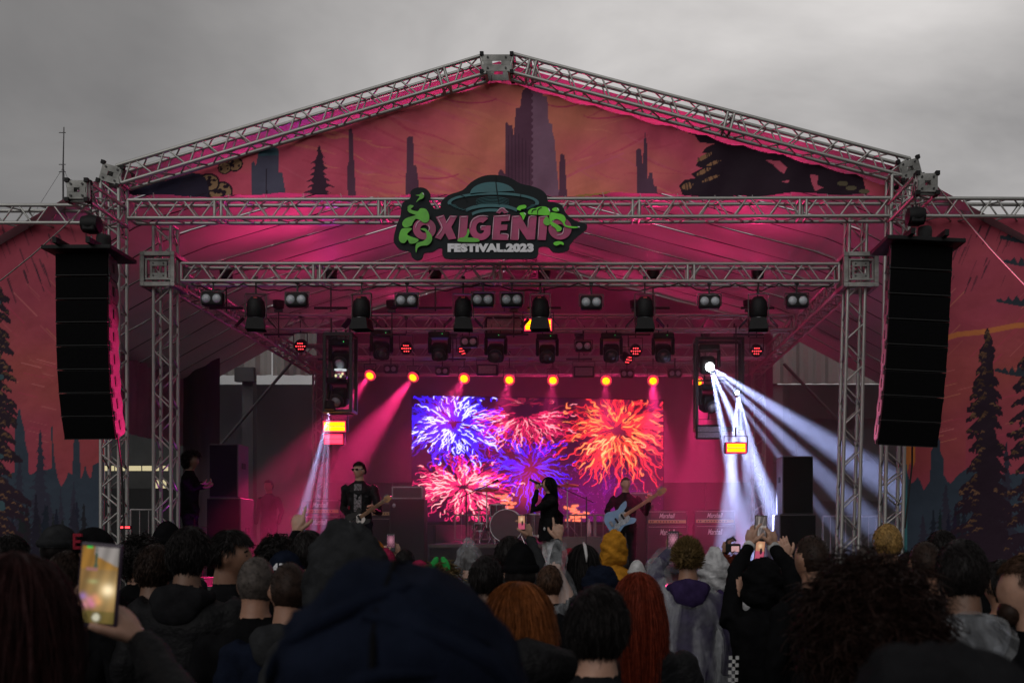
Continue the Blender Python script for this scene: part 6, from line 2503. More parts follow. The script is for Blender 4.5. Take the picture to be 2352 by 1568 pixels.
def person(label, px, topy, Y, yaw=0.0, skin=SK_M, top=F_BLK, pants=F_JEAN, bulk=1.0, arms=None, vox=0.021, base=0.0, pad=0.02, turn=0.0, tilt=0.0,
           hair=None, group='people watching the concert', legs=None, lean=0.0, collar=1.50, wrinkle=0.009):
    """a standing figure: one continuous body; hair, hood, hands as parts"""
    global PEOPLE
    PEOPLE += 1
    rg = random.Random(PEOPLE * 13 + 5)
    loc = Vector((X(px, Y), Y, base))
    H = Zh(topy, Y) - base - pad
    k = H / 1.75
    t = thing('person', label, 'person', loc, group=group)
    t.rotation_euler = (0, 0, yaw)
    t.scale = (k, k, k)
    inv = Matrix.Rotation(-yaw, 3, 'Z')
    A = dict(ARM_DOWN)
    if arms:
        for s, pts in arms.items():
            A[s] = [tuple(inv @ ((Vector(p) - loc) / k)) if isinstance(p, Vector) else p for p in pts]
    m = MB()
    rot = add_head(m, HC, turn, tilt)
    n = 20
    b = bulk
    rgs = []
    for z, rx, ry, yo in ((0.84, .165 * b, .125 * b, 0), (0.95, .17 * b, .125 * b, 0), (1.08, .155 * b, .115 * b, 0), (1.22, .165 * b, .118 * b, .005), (1.33, .185 * b, .122 * b, .005), (1.40, .18 * b, .105 * b, 0), (1.445, .125, .082, -.005), (1.485, .066, .064, -.005), (1.56, .056, .058, .0), (1.60, .05, .05, .005)):
        rgs.append([Vector((rx * math.cos(2 * PI * q / n), yo + ry * math.sin(2 * PI * q / n), z)) for q in range(n)])
    m.rings(rgs)
    for s in (-1, 1):
        pts = [Vector((s * 0.165, 0, 1.395)), Vector((s * 0.20, 0, 1.375))] + [Vector(p) for p in A[s]]
        m.path([pts[0], pts[1], pts[1].lerp(pts[2], .5), pts[2], pts[2].lerp(pts[3], .5), pts[3]], [0.062 * b, 0.066 * b, 0.056 * b, 0.048 * b, 0.043 * b, 0.033 * (1 + (b - 1) * .6)], 10)
        L = (legs or {}).get(s, [(s * 0.095, 0.0, 0.90), (s * 0.11, 0.02, 0.49), (s * 0.12, -0.02, 0.09)])
        m.path([L[0], L[1], L[2]], [0.098, 0.066, 0.05], 10)
        f0 = Vector(L[2])
        m.path([f0 + Vector((0, -0.05, -0.045)), f0 + Vector((0, 0.05, -0.045)), f0 + Vector((0, 0.16, -0.06))], [0.045, 0.048, 0.032], 8)
    me = remesh(m, vox / k, 2)
    me.materials.clear()
    for q in (skin, top, pants, RUB):
        me.materials.append(q)
    arm_segs = []
    for s in (-1, 1):
        P_ = [Vector((s * 0.2, 0, 1.375))] + [Vector(p) for p in A[s]]
        arm_segs += [(P_[0], P_[1]), (P_[1], P_[2])]
    npol = len(me.polygons)
    cc = np.empty(npol * 3)
    me.polygons.foreach_get('center', cc)
    cc = cc.reshape(-1, 3)
    dh = np.linalg.norm(cc - np.array(HC), axis=1)
    da = np.full(npol, 9.0)
    for a_, b_ in arm_segs:
        a_, ab = np.array(a_), np.array(b_ - a_)
        tt = np.clip(((cc - a_) @ ab) / max(ab @ ab, 1e-9), 0, 1)
        da = np.minimum(da, np.linalg.norm(cc - a_ - tt[:, None] * ab, axis=1))
    idx = np.ones(npol, int)
    idx[cc[:, 2] < 0.88] = 2
    idx[cc[:, 2] < 0.085] = 3
    idx[(cc[:, 2] > collar) | (dh < 0.13)] = 0
    idx[(da < 0.085 * b) & (dh > 0.17)] = 1
    me.polygons.foreach_set('material_index', idx)
    me.polygons.foreach_set('use_smooth', [True] * len(me.polygons))
    sv_ = Vector((rg.uniform(0, 30), rg.uniform(0, 30), 0))
    lv = np.empty(len(me.loops), int)
    me.loops.foreach_get('vertex_index', lv)
    lt = np.empty(npol, int)
    me.polygons.foreach_get('loop_total', lt)
    cloth_v = np.unique(lv[np.repeat(np.isin(idx, (1, 2)), lt)])
    displaced(me, lambda c: wrinkle * (mnoise.noise(Vector((c.x * 9, c.y * 9, c.z * 14)) + sv_) + 0.5 * mnoise.noise(c * 28 + sv_)), cloth_v)
    o = bpy.data.objects.new('body', me)
    COL.objects.link(o)
    o.parent = t
    t_info = dict(root=t, rg=rg, rot=rot, arms=A, k=k, inv=inv, loc=loc, skin=skin, top=top)
    far = Y > 5
    if hair:
        st, hm = hair[0], hair[1]
        kw = hair[2] if len(hair) > 2 else {}
        dens = kw.pop('n', None)
        thick = 0.0012 if Y < 2.6 else (0.0016 if Y < 4.3 else 0.0026)
        if st == 'short':
            hair_cap(t, hm, rg, kw.get('grow', 0.012), kw.get('low', -0.25), rot)
            strands(t, hm, rg, dens or (650 if far else 1900), 'short', kw.get('length', 0.03) * 0.75, thick * 0.8, rot, kw.get('grow', 0.012), kw.get('low', -0.25))
        elif st == 'buzz':
            hair_cap(t, hm, rg, 0.004, kw.get('low', -0.2), rot, bump=0.001)
            strands(t, hm, rg, 450, 'spiky', 0.007, thick * 0.7, rot, 0.003, kw.get('low', -0.2))
        elif st == 'spiky':
            hair_cap(t, hm, rg, 0.010, -0.15, rot)
            strands(t, hm, rg, dens or 900, 'spiky', kw.get('length', 0.05) * 0.6, thick * 0.8, rot, 0.012, -0.1)
        elif st in ('long', 'bob'):
            combed(t, hm, rg, int((dens or (600 if far else 1800)) * 1.3), kw.get('length', 0.5), thick * 0.75, kw.get('spread', 1.0), rot)
        elif st == 'curly':
            hair_cap(t, hm, rg, kw.get('grow', 0.03), -0.5, rot, bump=0.012, wild=0.012)
            strands(t, hm, rg, dens or (500 if far else 1300), 'curly', kw.get('length', 0.12), thick * 1.2, rot, kw.get('grow', 0.03) * .5, -0.5, spread=kw.get('spread', 1.0))
        elif st == 'hood':
            hood_up(t, hm, rg, kw.get('size', 1.0), kw.get('point', 0), rot, kw.get('slack', 0.012))
            hair_cap(t, H_DBR, rg, 0.008, -0.2, rot)
        elif st == 'beanie':
            beanie(t, hm, rg, rot, kw.get('tall', 0.03))
            hair_cap(t, kw.get('under', H_BLK), rg, 0.007, -0.4, rot)
    return t_info


def give_hand(pi, side, dirv, palm, curl=0.5, point=False, size=1.0):
    """hand at the end of the sleeve (world-space directions)"""
    w = Vector(pi['arms'][side][1])
    return hand(pi['root'], w, pi['inv'] @ Vector(dirv), pi['inv'] @ Vector(palm), side, curl, pi['skin'], size, point)


def phone(label, c, w, h, right, up, painter=None, case=None):
    """phone slab; its display faces the camera side"""
    right, up = Vector(right).normalized(), Vector(up).normalized()
    nrm = right.cross(up).normalized()           # towards the holder
    t = thing('phone', label, 'phone', c)
    rot = Matrix((right, -nrm, up)).transposed()
    t.rotation_euler = rot.to_euler()
    MB().box((0, 0, 0), (w, 0.009, h), bevel=0.004).build('phone_body', case or BLKM, t)
    res = 46 if w > 0.08 else 24
    nx, nz = res, int(res * h / w)
    xs = np.linspace(-w / 2 * .87, w / 2 * .87, nx)
    zs = np.linspace(h / 2 * .92, -h / 2 * .86, nz)
    u, v = np.meshgrid(np.linspace(0, 1, nx), np.linspace(0, 1, nz))
    col = painter(u, v)
    gx_, gz_ = np.meshgrid(xs, zs)
    co = np.stack([gx_.ravel(), np.full(gx_.size, -0.0062), gz_.ravel()], -1)
    idx = np.arange(nx * nz).reshape(nz, nx)
    q = np.stack([idx[1:, :-1], idx[1:, 1:], idx[:-1, 1:], idx[:-1, :-1]], -1).reshape(-1, 4)
    me = bpy.data.meshes.new('display')
    me.from_pydata(co.tolist(), [], q.tolist())
    ca = me.color_attributes.new('print', 'FLOAT_COLOR', 'POINT')
    rgba = np.ones((nx * nz, 4), np.float32)
    rgba[:, :3] = col.reshape(-1, 3)
    ca.data.foreach_set('color', rgba.ravel())
    me.materials.append(MATS.get('phone_display') or attr_mat('phone_display', emission=0.6))
    o = bpy.data.objects.new('display', me)
    COL.objects.link(o)
    o.parent = t
    return t


def paint_stage(u, v, warm=1.0):
    """what the phone shows: the stage with its lights"""
    c = np.zeros(u.shape + (3,))
    c[:] = (0.32, 0.17, 0.05)
    top = (v < 0.30)[..., None]
    c = np.where(top, np.array((0.42, 0.20, 0.03)), c)
    sky = ((v < 0.1 + 0.22 * (u - 0.3)) & (u > 0.35))[..., None]
    c = np.where(sky, np.array((0.40, 0.36, 0.34)), c)
    tw = ((np.abs(u - 0.40) < 0.02 + 0.16 * np.clip(v - 0.08, 0, 1) * (v < .3)) & (v > 0.02) & (v < 0.29))[..., None]
    c = np.where(tw, np.array((0.035, 0.09, 0.06)), c)
    c = c * (0.75 + 0.4 * np.sin(9 * u + 4 * v)[..., None] ** 2)
    gl = np.exp(-(((u - 0.78) / 0.16) ** 2 + ((v - 0.56) / 0.075) ** 2))[..., None]
    c += gl * np.array((1.3, 1.1, 0.75))
    gl = np.exp(-(((u - 0.75) / 0.45) ** 2 + ((v - 0.58) / 0.25) ** 2))[..., None]
    c += gl * np.array((0.35, 0.28, 0.13))
    lg = (np.abs(v - 0.30) < 0.02)[..., None] & (np.abs(u - 0.3) < 0.16)[..., None]
    c = np.where(lg, np.array((0.45, 0.2, 0.18)), c)
    gr = np.exp(-(((u - 0.36) / 0.13) ** 2 + ((v - 0.46) / 0.03) ** 2))[..., None]
    c += gr * np.array((0.1, 0.25, 0.12))
    for cx, cy, col in ((0.12, 0.66, (0.15, 0.08, 0.55)), (0.3, 0.70, (0.45, 0.08, 0.30)), (0.45, 0.66, (0.5, 0.12, 0.1)), (0.15, 0.78, (0.6, 0.15, 0.4)), (0.38, 0.76, (0.55, 0.08, 0.35)), (0.55, 0.72, (0.5, 0.15, 0.05))):
        c += np.exp(-(((u - cx) / 0.10) ** 2 + ((v - cy) / 0.045) ** 2))[..., None] * np.array(col)
    lo = (v > 0.84)[..., None]
    c = np.where(lo, c * 0.45 + np.array((0.05, 0.06, 0.01)), c)
    rec = (((u - 0.52) / 0.10) ** 2 + ((v - 0.925) / 0.05) ** 2 < 1)[..., None]
    c = np.where(rec, np.array((0.85, 0.8, 0.6)), c)
    ring = (np.abs(np.sqrt(((u - 0.52) / 0.10) ** 2 + ((v - 0.925) / 0.05) ** 2) - 1.25) < .1)[..., None]
    c = np.where(ring, np.array((0.3, 0.27, 0.2)), c)
    tag_ = ((v < 0.03) & (np.abs(u - 0.2) < 0.07))[..., None]
    c = np.where(tag_, np.array((0.05, 0.8, 0.1)), c)
    return c


def paint_pink(u, v):
    c = np.zeros(u.shape + (3,))
    c[:] = (0.10, 0.03, 0.05)
    c += np.exp(-((u - .5) ** 2 / .12 + (v - .35) ** 2 / .06))[..., None] * np.array((0.55, 0.22, 0.30))
    c = np.where(((v < .08) | (v > .8))[..., None], np.array((0.015, 0.015, 0.02)), c)
    c += ((np.sin(u * 23) * np.sin(v * 31)) > .75)[..., None] * np.array((0.4, 0.2, 0.3)) * (v < .8)[..., None]
    return c


def paint_bright(u, v):
    c = np.zeros(u.shape + (3,))
    c[:] = (0.75, 0.35, 0.2)
    c = np.where((v > .55)[..., None], np.array((0.75, 0.12, 0.22)), c)
    c += np.exp(-((u - .5) ** 2 / .05 + (v - .25) ** 2 / .02))[..., None] * np.array((0.5, 0.5, 0.3))
    fig = ((u - .62) ** 2 / .02 + (v - .55) ** 2 / .03 < 1)[..., None]
    return np.where(fig, np.array((0.02, 0.01, 0.02)), c)


def paint_room(u, v):
    c = np.zeros(u.shape + (3,))
    c[:] = (0.12, 0.10, 0.10)
    c += ((np.abs(u - .3) < .08) | (np.abs(v - .45) < .05))[..., None] * np.array((0.25, 0.22, 0.2))
    c += ((np.sin(u * 17 + v * 9)) > .6)[..., None] * np.array((0.15, 0.12, 0.12))
    return c

# ================================================================== the band
def guitar(label, c, tip, Y, body_col, guard_col, scale=1.0, bass=False):
    a, b = W(*c, Y), W(*tip, Y - 0.12)
    u = (b - a).normalized()
    nrm = Vector((0.05, -1, 0.05))
    nrm = (nrm - u * nrm.dot(u)).normalized()
    v = nrm.cross(u).normalized()
    t = thing('electric_bass' if bass else 'electric_guitar', label, 'guitar', a)
    t.rotation_euler = Matrix((u, v, nrm)).transposed().to_euler()
    L = (b - a).length
    s = scale
    out = [(-0.20, 0.0), (-0.19, 0.09), (-0.12, 0.155), (-0.03, 0.135), (0.04, 0.115), (0.11, 0.145), (0.19 if bass else 0.13, 0.15 if bass else 0.10), (0.16, 0.085), (0.10, 0.055), (0.09, 0.0), (0.10, -0.05), (0.14, -0.075), (0.18, -0.12), (0.13, -0.15), (0.06, -0.13), (0.0, -0.115), (-0.06, -0.135), (-0.14, -0.155), (-0.195, -0.09)]
    P_ = cat_rom([(x * s, y * s) for x, y in out], 4)
    m = MB()
    n = len(P_)
    m.add([(x, y, -0.02) for x, y in P_] + [(x, y, 0.02) for x, y in P_],
          [tuple(range(n - 1, -1, -1)), tuple(range(n, 2 * n))] + [(i, (i + 1) % n, n + (i + 1) % n, n + i) for i in range(n)])
    m.build('guitar_body', body_col, t, angle=40)
    g2 = cat_rom([(x * s, y * s) for x, y in ((0.10, 0.04), (0.12, -0.06), (0.05, -0.10), (-0.04, -0.09), (-0.13, -0.12), (-0.11, -0.04), (-0.02, 0.0), (0.02, 0.05))], 4)
    n = len(g2)
    MB().add([(x, y, 0.022) for x, y in g2] + [(x, y, 0.026) for x, y in g2], [tuple(range(n - 1, -1, -1)), tuple(range(n, 2 * n))] + [(i, (i + 1) % n, n + (i + 1) % n, n + i) for i in range(n)]).build('pickguard', guard_col, t)
    NECK = mat('guitar_neck', (0.38, 0.20, 0.09), rough=0.4, var=0.2, scale=20)
    MB().box((L * 0.45, 0, 0.022), (L * 0.72, 0.052, 0.022), bevel=0.006).build('neck', NECK, t)
    for i in range(14):
        MB().box((L * 0.78 - i * L * 0.042, 0, 0.0345), (0.003, 0.05, 0.003)).build('fret', STEEL, t)
    hp = [(L * 0.80, -0.025), (L * 0.84, -0.05), (L * 0.98, -0.035), (L, 0.0), (L * 0.97, 0.035), (L * 0.85, 0.045), (L * 0.80, 0.025)]
    n = len(hp)
    MB().add([(x, y, 0.006) for x, y in hp] + [(x, y, 0.022) for x, y in hp], [tuple(range(n - 1, -1, -1)), tuple(range(n, 2 * n))] + [(i, (i + 1) % n, n + (i + 1) % n, n + i) for i in range(n)]).build('headstock', NECK, t)
    k = 4 if bass else 6
    for i in range(k):
        x = L * (0.85 + 0.12 * i / k)
        MB().tube((x, 0.04, 0.012), (x, 0.075 if bass else 0.06, 0.012), 0.010 if bass else 0.006, n=6).build('tuning_peg', STEEL, t)
        y = -0.02 + 0.04 * i / (k - 1)
        MB().tube((-0.12 * s, y, 0.038), (L * 0.9, y * 0.8, 0.036), 0.0012, n=4).build('string', STEEL, t)
    for x in (-0.05, 0.045):
        MB().box((x * s, 0, 0.03), (0.03, 0.085, 0.014), bevel=0.003).build('pickup', BLK, t)
    MB().box((-0.13 * s, 0, 0.03), (0.04, 0.09, 0.016), bevel=0.003).build('bridge', STEEL, t)
    for i in range(3):
        MB().lathe([(0.002, 0.045), (0.012, 0.043), (0.013, 0.024)], ((-0.10 - 0.03 * i) * s, (-0.09 + 0.0 * i) * s, 0), n=10).build('knob', STEEL, t)
    return t


BAND = 'musicians on the stage'
F_SHIRT = fabric('patterned_shirt', (0.16, 0.15, 0.16), var=0.9, scale=38)
F_SWEAT = fabric('black_sweater', (0.009, 0.009, 0.010), bscale=70, bump=0.8)
gp = person('guitarist in dark patched jacket and sunglasses playing on the left', 826, 1060, 14.9, yaw=PI, skin=SK_L, top=F_BLK2, pants=F_JEAN, base=FLOOR, vox=0.011, pad=0.015, turn=-0.5, group=BAND, bulk=1.06,
            arms={1: [W(789, 1168, 15.0), W(806, 1190, 14.62)], -1: [W(872, 1178, 14.85), W(858, 1172, 14.60)]}, hair=('short', H_BLK, dict(length=0.04, low=0.1)), collar=1.49)
give_hand(gp, 1, (0.5, -0.1, -0.5), (0.3, 1, 0.2), 0.6)
give_hand(gp, -1, (-0.3, -0.4, 0.6), (-0.1, -1, 0.1), 1.0)
r_ = gp['root']
rt = gp['rot']
sg = MB()
for s in (-1, 1):
    sg.box(HC + rt @ Vector((s * 0.032, 0.093, 0.012)), (0.050, 0.008, 0.032), rt, bevel=0.003)
    sg.box(HC + rt @ Vector((s * 0.074, 0.045, 0.018)), (0.005, 0.1, 0.010), rt)
sg.box(HC + rt @ Vector((0, 0.098, 0.018)), (0.02, 0.006, 0.006), rt)
sg.build('sunglasses', mat('sunglass_black', (0.008, 0.008, 0.009), rough=0.08), r_)
MB().box((0, 0.122, 1.24), (0.11, 0.02, 0.40), Matrix.Rotation(0.05, 3, 'X'), bevel=0.008).build('shirt_front', F_SHIRT, r_)
for x, z, w_, h_ in ((0.11, 1.33, 0.06, 0.035), (0.10, 1.22, 0.05, 0.05), (-0.12, 1.26, 0.05, 0.03), (0.13, 1.10, 0.02, 0.05)):
    MB().box((x, 0.128 - abs(x) * 0.28, z), (w_, 0.012, h_), Matrix.Rotation(-x * 4.2, 3, 'Z')).build('jacket_patch', F_GREY if w_ > 0.03 else F_RED, r_)
TELE = mat('guitar_black', (0.02, 0.018, 0.018), rough=0.2)
GUARD = mat('pickguard_white', (0.62, 0.58, 0.55), rough=0.35)
guitar('black electric guitar with white pickguard held by the guitarist', (822, 1192), (899, 1139), 14.52, TELE, GUARD, 0.92)

sp = person('singer in loose black sweater with long dark hair singing into a microphone', 1262, 1094, 14.6, yaw=1.95, skin=SK_L, top=F_SWEAT, pants=F_WHT, base=FLOOR, vox=0.011, pad=0.025, group=BAND, bulk=1.18, tilt=0.06,
            arms={-1: [W(1222, 1172, 14.3), W(1234, 1124, 14.38)], 1: [W(1288, 1185, 14.75), W(1282, 1222, 14.6)]}, hair=('long', H_BLK, dict(length=0.34, n=1400, spread=1.1)))
give_hand(sp, -1, (0.0, 0.05, 1), (0.3, 1, 0), 1.2)
give_hand(sp, 1, (0.05, -0.1, -1), (-1, 0, 0), 0.5)
for z, rx, ry in ((0.86, 0.225, 0.17),):
    rgs = []
    for zz, q in ((0.72, 1.06), (0.76, 1.10), (0.9, 1.06), (1.02, 0.98), (1.1, 0.9)):
        rgs.append([Vector((rx * q * math.cos(2 * PI * k / 24), ry * q * math.sin(2 * PI * k / 24), zz + 0.008 * math.sin(k * 1.7))) for k in range(24)])
    MB().rings(rgs, cap=False).build('sweater_hem', F_SWEAT, sp['root'], smooth=True)
for x, y, z in ((0.02, 0.19, 0.80), (-0.21, 0.05, 0.80), (-0.2, -0.09, 0.78), (-0.15, 0.14, 0.92)):
    MB().ell((x, y, z), (0.022, 0.022, 0.03), 8, 6).build('sweater_patch', F_WHT, sp['root'], smooth=True)
mt = thing('microphone', 'black handheld microphone held at the singer\'s mouth', 'microphone', W(1234, 1110, 14.36))
a, b = W(1216, 1100, 14.36) - mt.location, W(1240, 1112, 14.38) - mt.location
MB().tube(a, b, 0.017, 0.021, n=10).build('handle', BLKM, mt, smooth=True)
MB().ell(b + (b - a).normalized() * 0.02, (0.028, 0.028, 0.028), 12, 8).build('grille', STEEL, mt, smooth=True)

bp_ = person('bald bassist in black playing a pale blue bass', 1437, 1096, 15.6, yaw=PI, skin=SK_L, top=F_BLK, pants=F_BLK, base=FLOOR, vox=0.011, pad=0.0, turn=0.45, group=BAND, bulk=1.1,
             arms={1: [W(1394, 1172, 15.7), W(1410, 1200, 15.2)], -1: [W(1484, 1178, 15.6), W(1492, 1149, 15.18)]}, hair=('buzz', H_GRY))
give_hand(bp_, 1, (0.5, -0.1, -0.3), (0.2, 1, 0.2), 0.6)
give_hand(bp_, -1, (0.0, -0.3, 0.8), (-0.1, -1, 0.1), 1.0)
PBLUE = mat('bass_pale_blue', (0.22, 0.36, 0.55), rough=0.2, var=0.1)
guitar('pale blue electric bass with light neck held by the bassist', (1424, 1190), (1531, 1121), 15.08, PBLUE, mat('pickguard_pearl', (0.35, 0.38, 0.42), rough=0.3, var=0.4, scale=30), 1.15, True)

st = person('stagehand with curly dark hair standing between the left posts', 436, 1036, 14.6, yaw=-1.45, skin=SK_D, top=F_BLK, pants=F_BLK, base=1.12, vox=0.014, group='stage crew', hair=('curly', H_BLK, dict(length=0.06, grow=0.025)),
            arms={1: [W(446, 1120, 14.5), W(466, 1110, 14.4)], -1: [W(440, 1120, 14.8), W(468, 1118, 14.8)]})
give_hand(st, 1, (1, 0, 0.1), (0, 0, 1), 0.8)
give_hand(st, -1, (1, 0, 0.1), (0, 0, 1), 0.8)
person('dim figure of a crew member standing in the dark left bay', 618, 1101, 20.5, yaw=PI * 0.9, skin=SK_M, top=F_BLK, pants=F_BLK, base=FLOOR, vox=0.018, group='stage crew', hair=('short', H_BLK))
t = thing('step_case', 'black case the stagehand stands on', 'case', (X(436, 14.6), 14.6, FLOOR))
MB().box((0, 0, 0.06), (0.6, 0.5, 0.116), bevel=0.01).build('case_body', CASE, t)
MB().box((0, -0.255, 0.06), (0.14, 0.02, 0.03), bevel=0.004).build('handle', STEEL, t)

# ================================================================== the audience
def crowd(label, px, topy, Y, hair, **kw):
    return person(label, px, topy, Y, hair=hair, **kw)


# --- nearest row
w1 = crowd('woman with long dark red hair filming with a raised phone at left edge', 22, 1262, 1.8, ('long', H_WINE, dict(length=0.62, n=3600, spread=1.12)), skin=SK_L, top=F_BLK2, pad=0.03, vox=0.014,
           arms={1: [W(430, 1650, 1.95), W(326, 1475, 2.13)], -1: [W(40, 1720, 2.0), W(168, 1450, 2.16)]}, bulk=1.08)
give_hand(w1, 1, (-0.62, 0.0, 0.78), (-0.78, 0, -0.62), 0.55)
give_hand(w1, -1, (0.2, 0.0, 0.95), (0.95, 0, -0.2), 0.9)
MB().path([(-0.30, -0.12, 1.43), (-0.18, -0.17, 1.44), (-0.05, -0.19, 1.42), (0.06, -0.19, 1.36)], [0.05, 0.055, 0.05, 0.03], 10).build('white_scarf', F_WHT, w1['root'], smooth=True)
PURPLE = mat('phone_case_purple', (0.03, 0.014, 0.035), rough=0.4)
phone('large phone in purple case filming the stage at left', W(228, 1345, 2.085), 0.088, 0.178, (1, 0, -0.085), (-0.085, 0, 1), paint_stage, PURPLE)

n1 = crowd('person in navy hood right in front of the camera', 915, 1326, 1.22, ('hood', F_NAVY2, dict(size=1.28, slack=0.02)), top=F_NAVY2, pad=0.055, bulk=1.2, vox=0.014, wrinkle=0.014)
def hood_arc(a0, a1, b0, b1, rad):
    pts = []
    for q in range(13):
        u = q / 12
        th, ph = a0 + (a1 - a0) * u, b0 + (b1 - b0) * u + 0.12 * math.sin(PI * u)
        d = Vector((math.cos(ph) * math.cos(th), math.cos(ph) * math.sin(th), math.sin(ph)))
        pts.append(HC + Vector((d.x * 0.163, d.y * 0.183 - 0.012, d.z * 0.196)))
    return MB().path(pts, [rad * (0.3 + 0.7 * math.sin(PI * (0.1 + 0.8 * q / 12))) for q in range(13)], 8, squash=0.7)


for k_, ar in enumerate(((R(190), R(290), 0.2, 1.0, 0.016), (R(350), R(262), 0.05, 0.75, 0.018), (R(300), R(235), 0.35, 0.1, 0.015), (R(215), R(330), 1.15, 0.5, 0.012))):
    hood_arc(*ar).build('hood_fold', F_NAVY2, n1['root'], smooth=True)
MB().path([HC + Vector((0.003 * math.sin(q), -0.012 + 0.186 * math.cos(R(100 + q * 9)), 0.199 * math.sin(R(100 + q * 9)))) for q in range(10)], 0.004, 6).build('hood_seam', F_BLK, n1['root'], smooth=True)
n2 = crowd('person in dark jacket hood at the bottom right corner', 2170, 1500, 1.15, ('hood', F_CHAR, dict(size=1.2, slack=0.02)), top=F_CHAR, pad=0.05, bulk=1.15, vox=0.016)
n3 = crowd('person with huge curly reddish brown hair at the right', 2005, 1268, 2.35, ('curly', hair_mat('auburn', (0.018, 0.008, 0.006)), dict(length=0.12, n=3900, grow=0.085, spread=1.3)), top=F_BLK, pad=0.11, vox=0.016)
n4 = crowd('black-haired man in grey coat with bare neck, bottom centre', 1372, 1330, 2.75, ('short', H_BLK, dict(length=0.05, n=3200, grow=0.018, low=-0.18)), skin=SK_L, top=F_CHAR, pad=0.035, bulk=1.15, vox=0.014)
n5 = crowd('woman with straight orange hair and black scarf, centre', 1190, 1332, 3.0, ('bob', H_ORG, dict(length=0.31, n=3200, spread=1.2)), skin=SK_L, top=F_BLK2, pad=0.03, bulk=1.15, vox=0.016)
MB().path([(-0.17, 0.02, 1.47), (-0.10, -0.15, 1.50), (0.04, -0.19, 1.53), (0.16, -0.12, 1.50), (0.18, 0.03, 1.47)], [0.05, 0.07, 0.085, 0.07, 0.05], 12).build('scarf', F_BLK2, n5['root'], smooth=True)
n6 = crowd('man with dark crew cut in clear raincoat at the right', 2213, 1228, 3.45, ('short', H_BLK, dict(length=0.03, n=2400, grow=0.010)), skin=SK_D, top=F_BLK, pad=0.025, vox=0.015, bulk=1.05)
poncho(n6['root'], n6['rg'], CLEAR, n6['arms'])
hood_down(n6['root'], CLEAR, n6['rg'])

# --- left block
m1 = crowd('person in tall grey knit hood before the guitarist', 797, 1205, 3.25, ('hood', F_GREY, dict(size=1.12, point=0.02)), top=F_GREY, pad=0.05, vox=0.015)
m2 = crowd('man with shaved sides and beard in navy padded jacket', 662, 1294, 3.8, ('buzz', H_DBR, dict(low=-0.4)), skin=SK_M, top=F_NAVY, pad=0.0, vox=0.015, turn=0.35, bulk=1.2)
MB().ell((0, 0.075, 1.555), (0.062, 0.045, 0.05), 12, 8).build('beard', H_BLK, m2['root'], smooth=True)
hood_down(m2['root'], F_GREY, m2['rg'])
m3 = crowd('man with close shaved pale scalp left of the bearded man', 586, 1281, 4.0, ('buzz', H_GRY), skin=SK_M, top=F_BLK, pad=0.0, turn=0.2)
m4 = crowd('smiling man in profile with dark quiff looking right', 520, 1209, 5.0, ('short', H_BLK, dict(length=0.05, low=0.15, grow=0.016)), skin=SK_M, top=F_CHAR, pad=0.035, turn=0.0, yaw=-1.35, vox=0.011)
r_ = m4['root']
MB().path([(-0.022, 0.108, 1.586), (0.0, 0.114, 1.582), (0.022, 0.108, 1.586)], 0.0045, 6).build('teeth', F_WHT, r_, smooth=True)
for s in (-1, 1):
    MB().ell((s * 0.030, 0.098, 1.640), (0.012, 0.006, 0.006), 8, 6).build('eye', BLK, r_, smooth=True)
    MB().path([(s * 0.015, 0.104, 1.658), (s * 0.034, 0.103, 1.664), (s * 0.05, 0.092, 1.658)], 0.0045, 6).build('eyebrow', H_BLK, r_, smooth=True)
MB().path([(-0.03, 0.105, 1.598), (0, 0.116, 1.603), (0.03, 0.105, 1.598)], 0.006, 6).build('moustache', H_BLK, r_, smooth=True)
m5 = crowd('man with thick black hair in black parka with hood down', 430, 1202, 4.5, ('short', H_BLK, dict(length=0.04, grow=0.016)), skin=SK_D, top=F_BLK2, pad=0.03, bulk=1.3)
hood_down(m5['root'], F_CHAR, m5['rg'])
MB().path([(-0.13, -0.155, 1.33), (-0.145, -0.152, 1.31), (-0.145, -0.152, 1.285), (-0.13, -0.155, 1.265)], 0.006, 6).build('emblem', F_WHT, m5['root'], smooth=True)
crowd('man with rounded brown hair between phone and parka', 352, 1243, 4.6, ('short', H_DBR, dict(length=0.03)), skin=SK_D, top=F_BLK, pad=0.025)
crowd('person with fluffy dark curls behind the raised phone', 318, 1225, 5.8, ('curly', H_BLK, dict(length=0.06, grow=0.02)), skin=SK_M, top=F_BLK, pad=0.045)
crowd('person in black beanie near the left tower foot', 382, 1199, 6.5, ('beanie', F_BLK, {}), skin=SK_M, top=F_CHAR, pad=0.04)
c11 = crowd('man in black cap with a red letter E patch', 222, 1203, 4.7, ('buzz', H_BLK), skin=SK_D, top=F_BLK, pad=0.03, yaw=1.25)
r_ = c11['root']
rgs = []
for i in range(9):
    ph = 0.10 + (PI / 2 - 0.10) * i / 8
    rgs.append([HC + head_pt((math.cos(ph) * math.cos(2 * PI * k / 26), math.cos(ph) * math.sin(2 * PI * k / 26), math.sin(ph)), 0.016) for k in range(26)])
cap_ = MB().rings(rgs).build('cap', F_BLK, r_, smooth=True)
vz = [Vector((0.075 * math.sin(a), 0.085 + 0.10 * math.cos(a), 1.645 - 0.012 * abs(math.sin(a)))) for a in np.linspace(-1.45, 1.45, 12)]
n_ = len(vz)
MB().add([tuple(p) for p in vz] + [(p.x, p.y, p.z + 0.006) for p in vz], [tuple(range(n_)), tuple(range(2 * n_ - 1, n_ - 1, -1))] + [(i, n_ + i, n_ + (i + 1) % n_, (i + 1) % n_) for i in range(n_)]).build('visor', F_BLK, cap_)
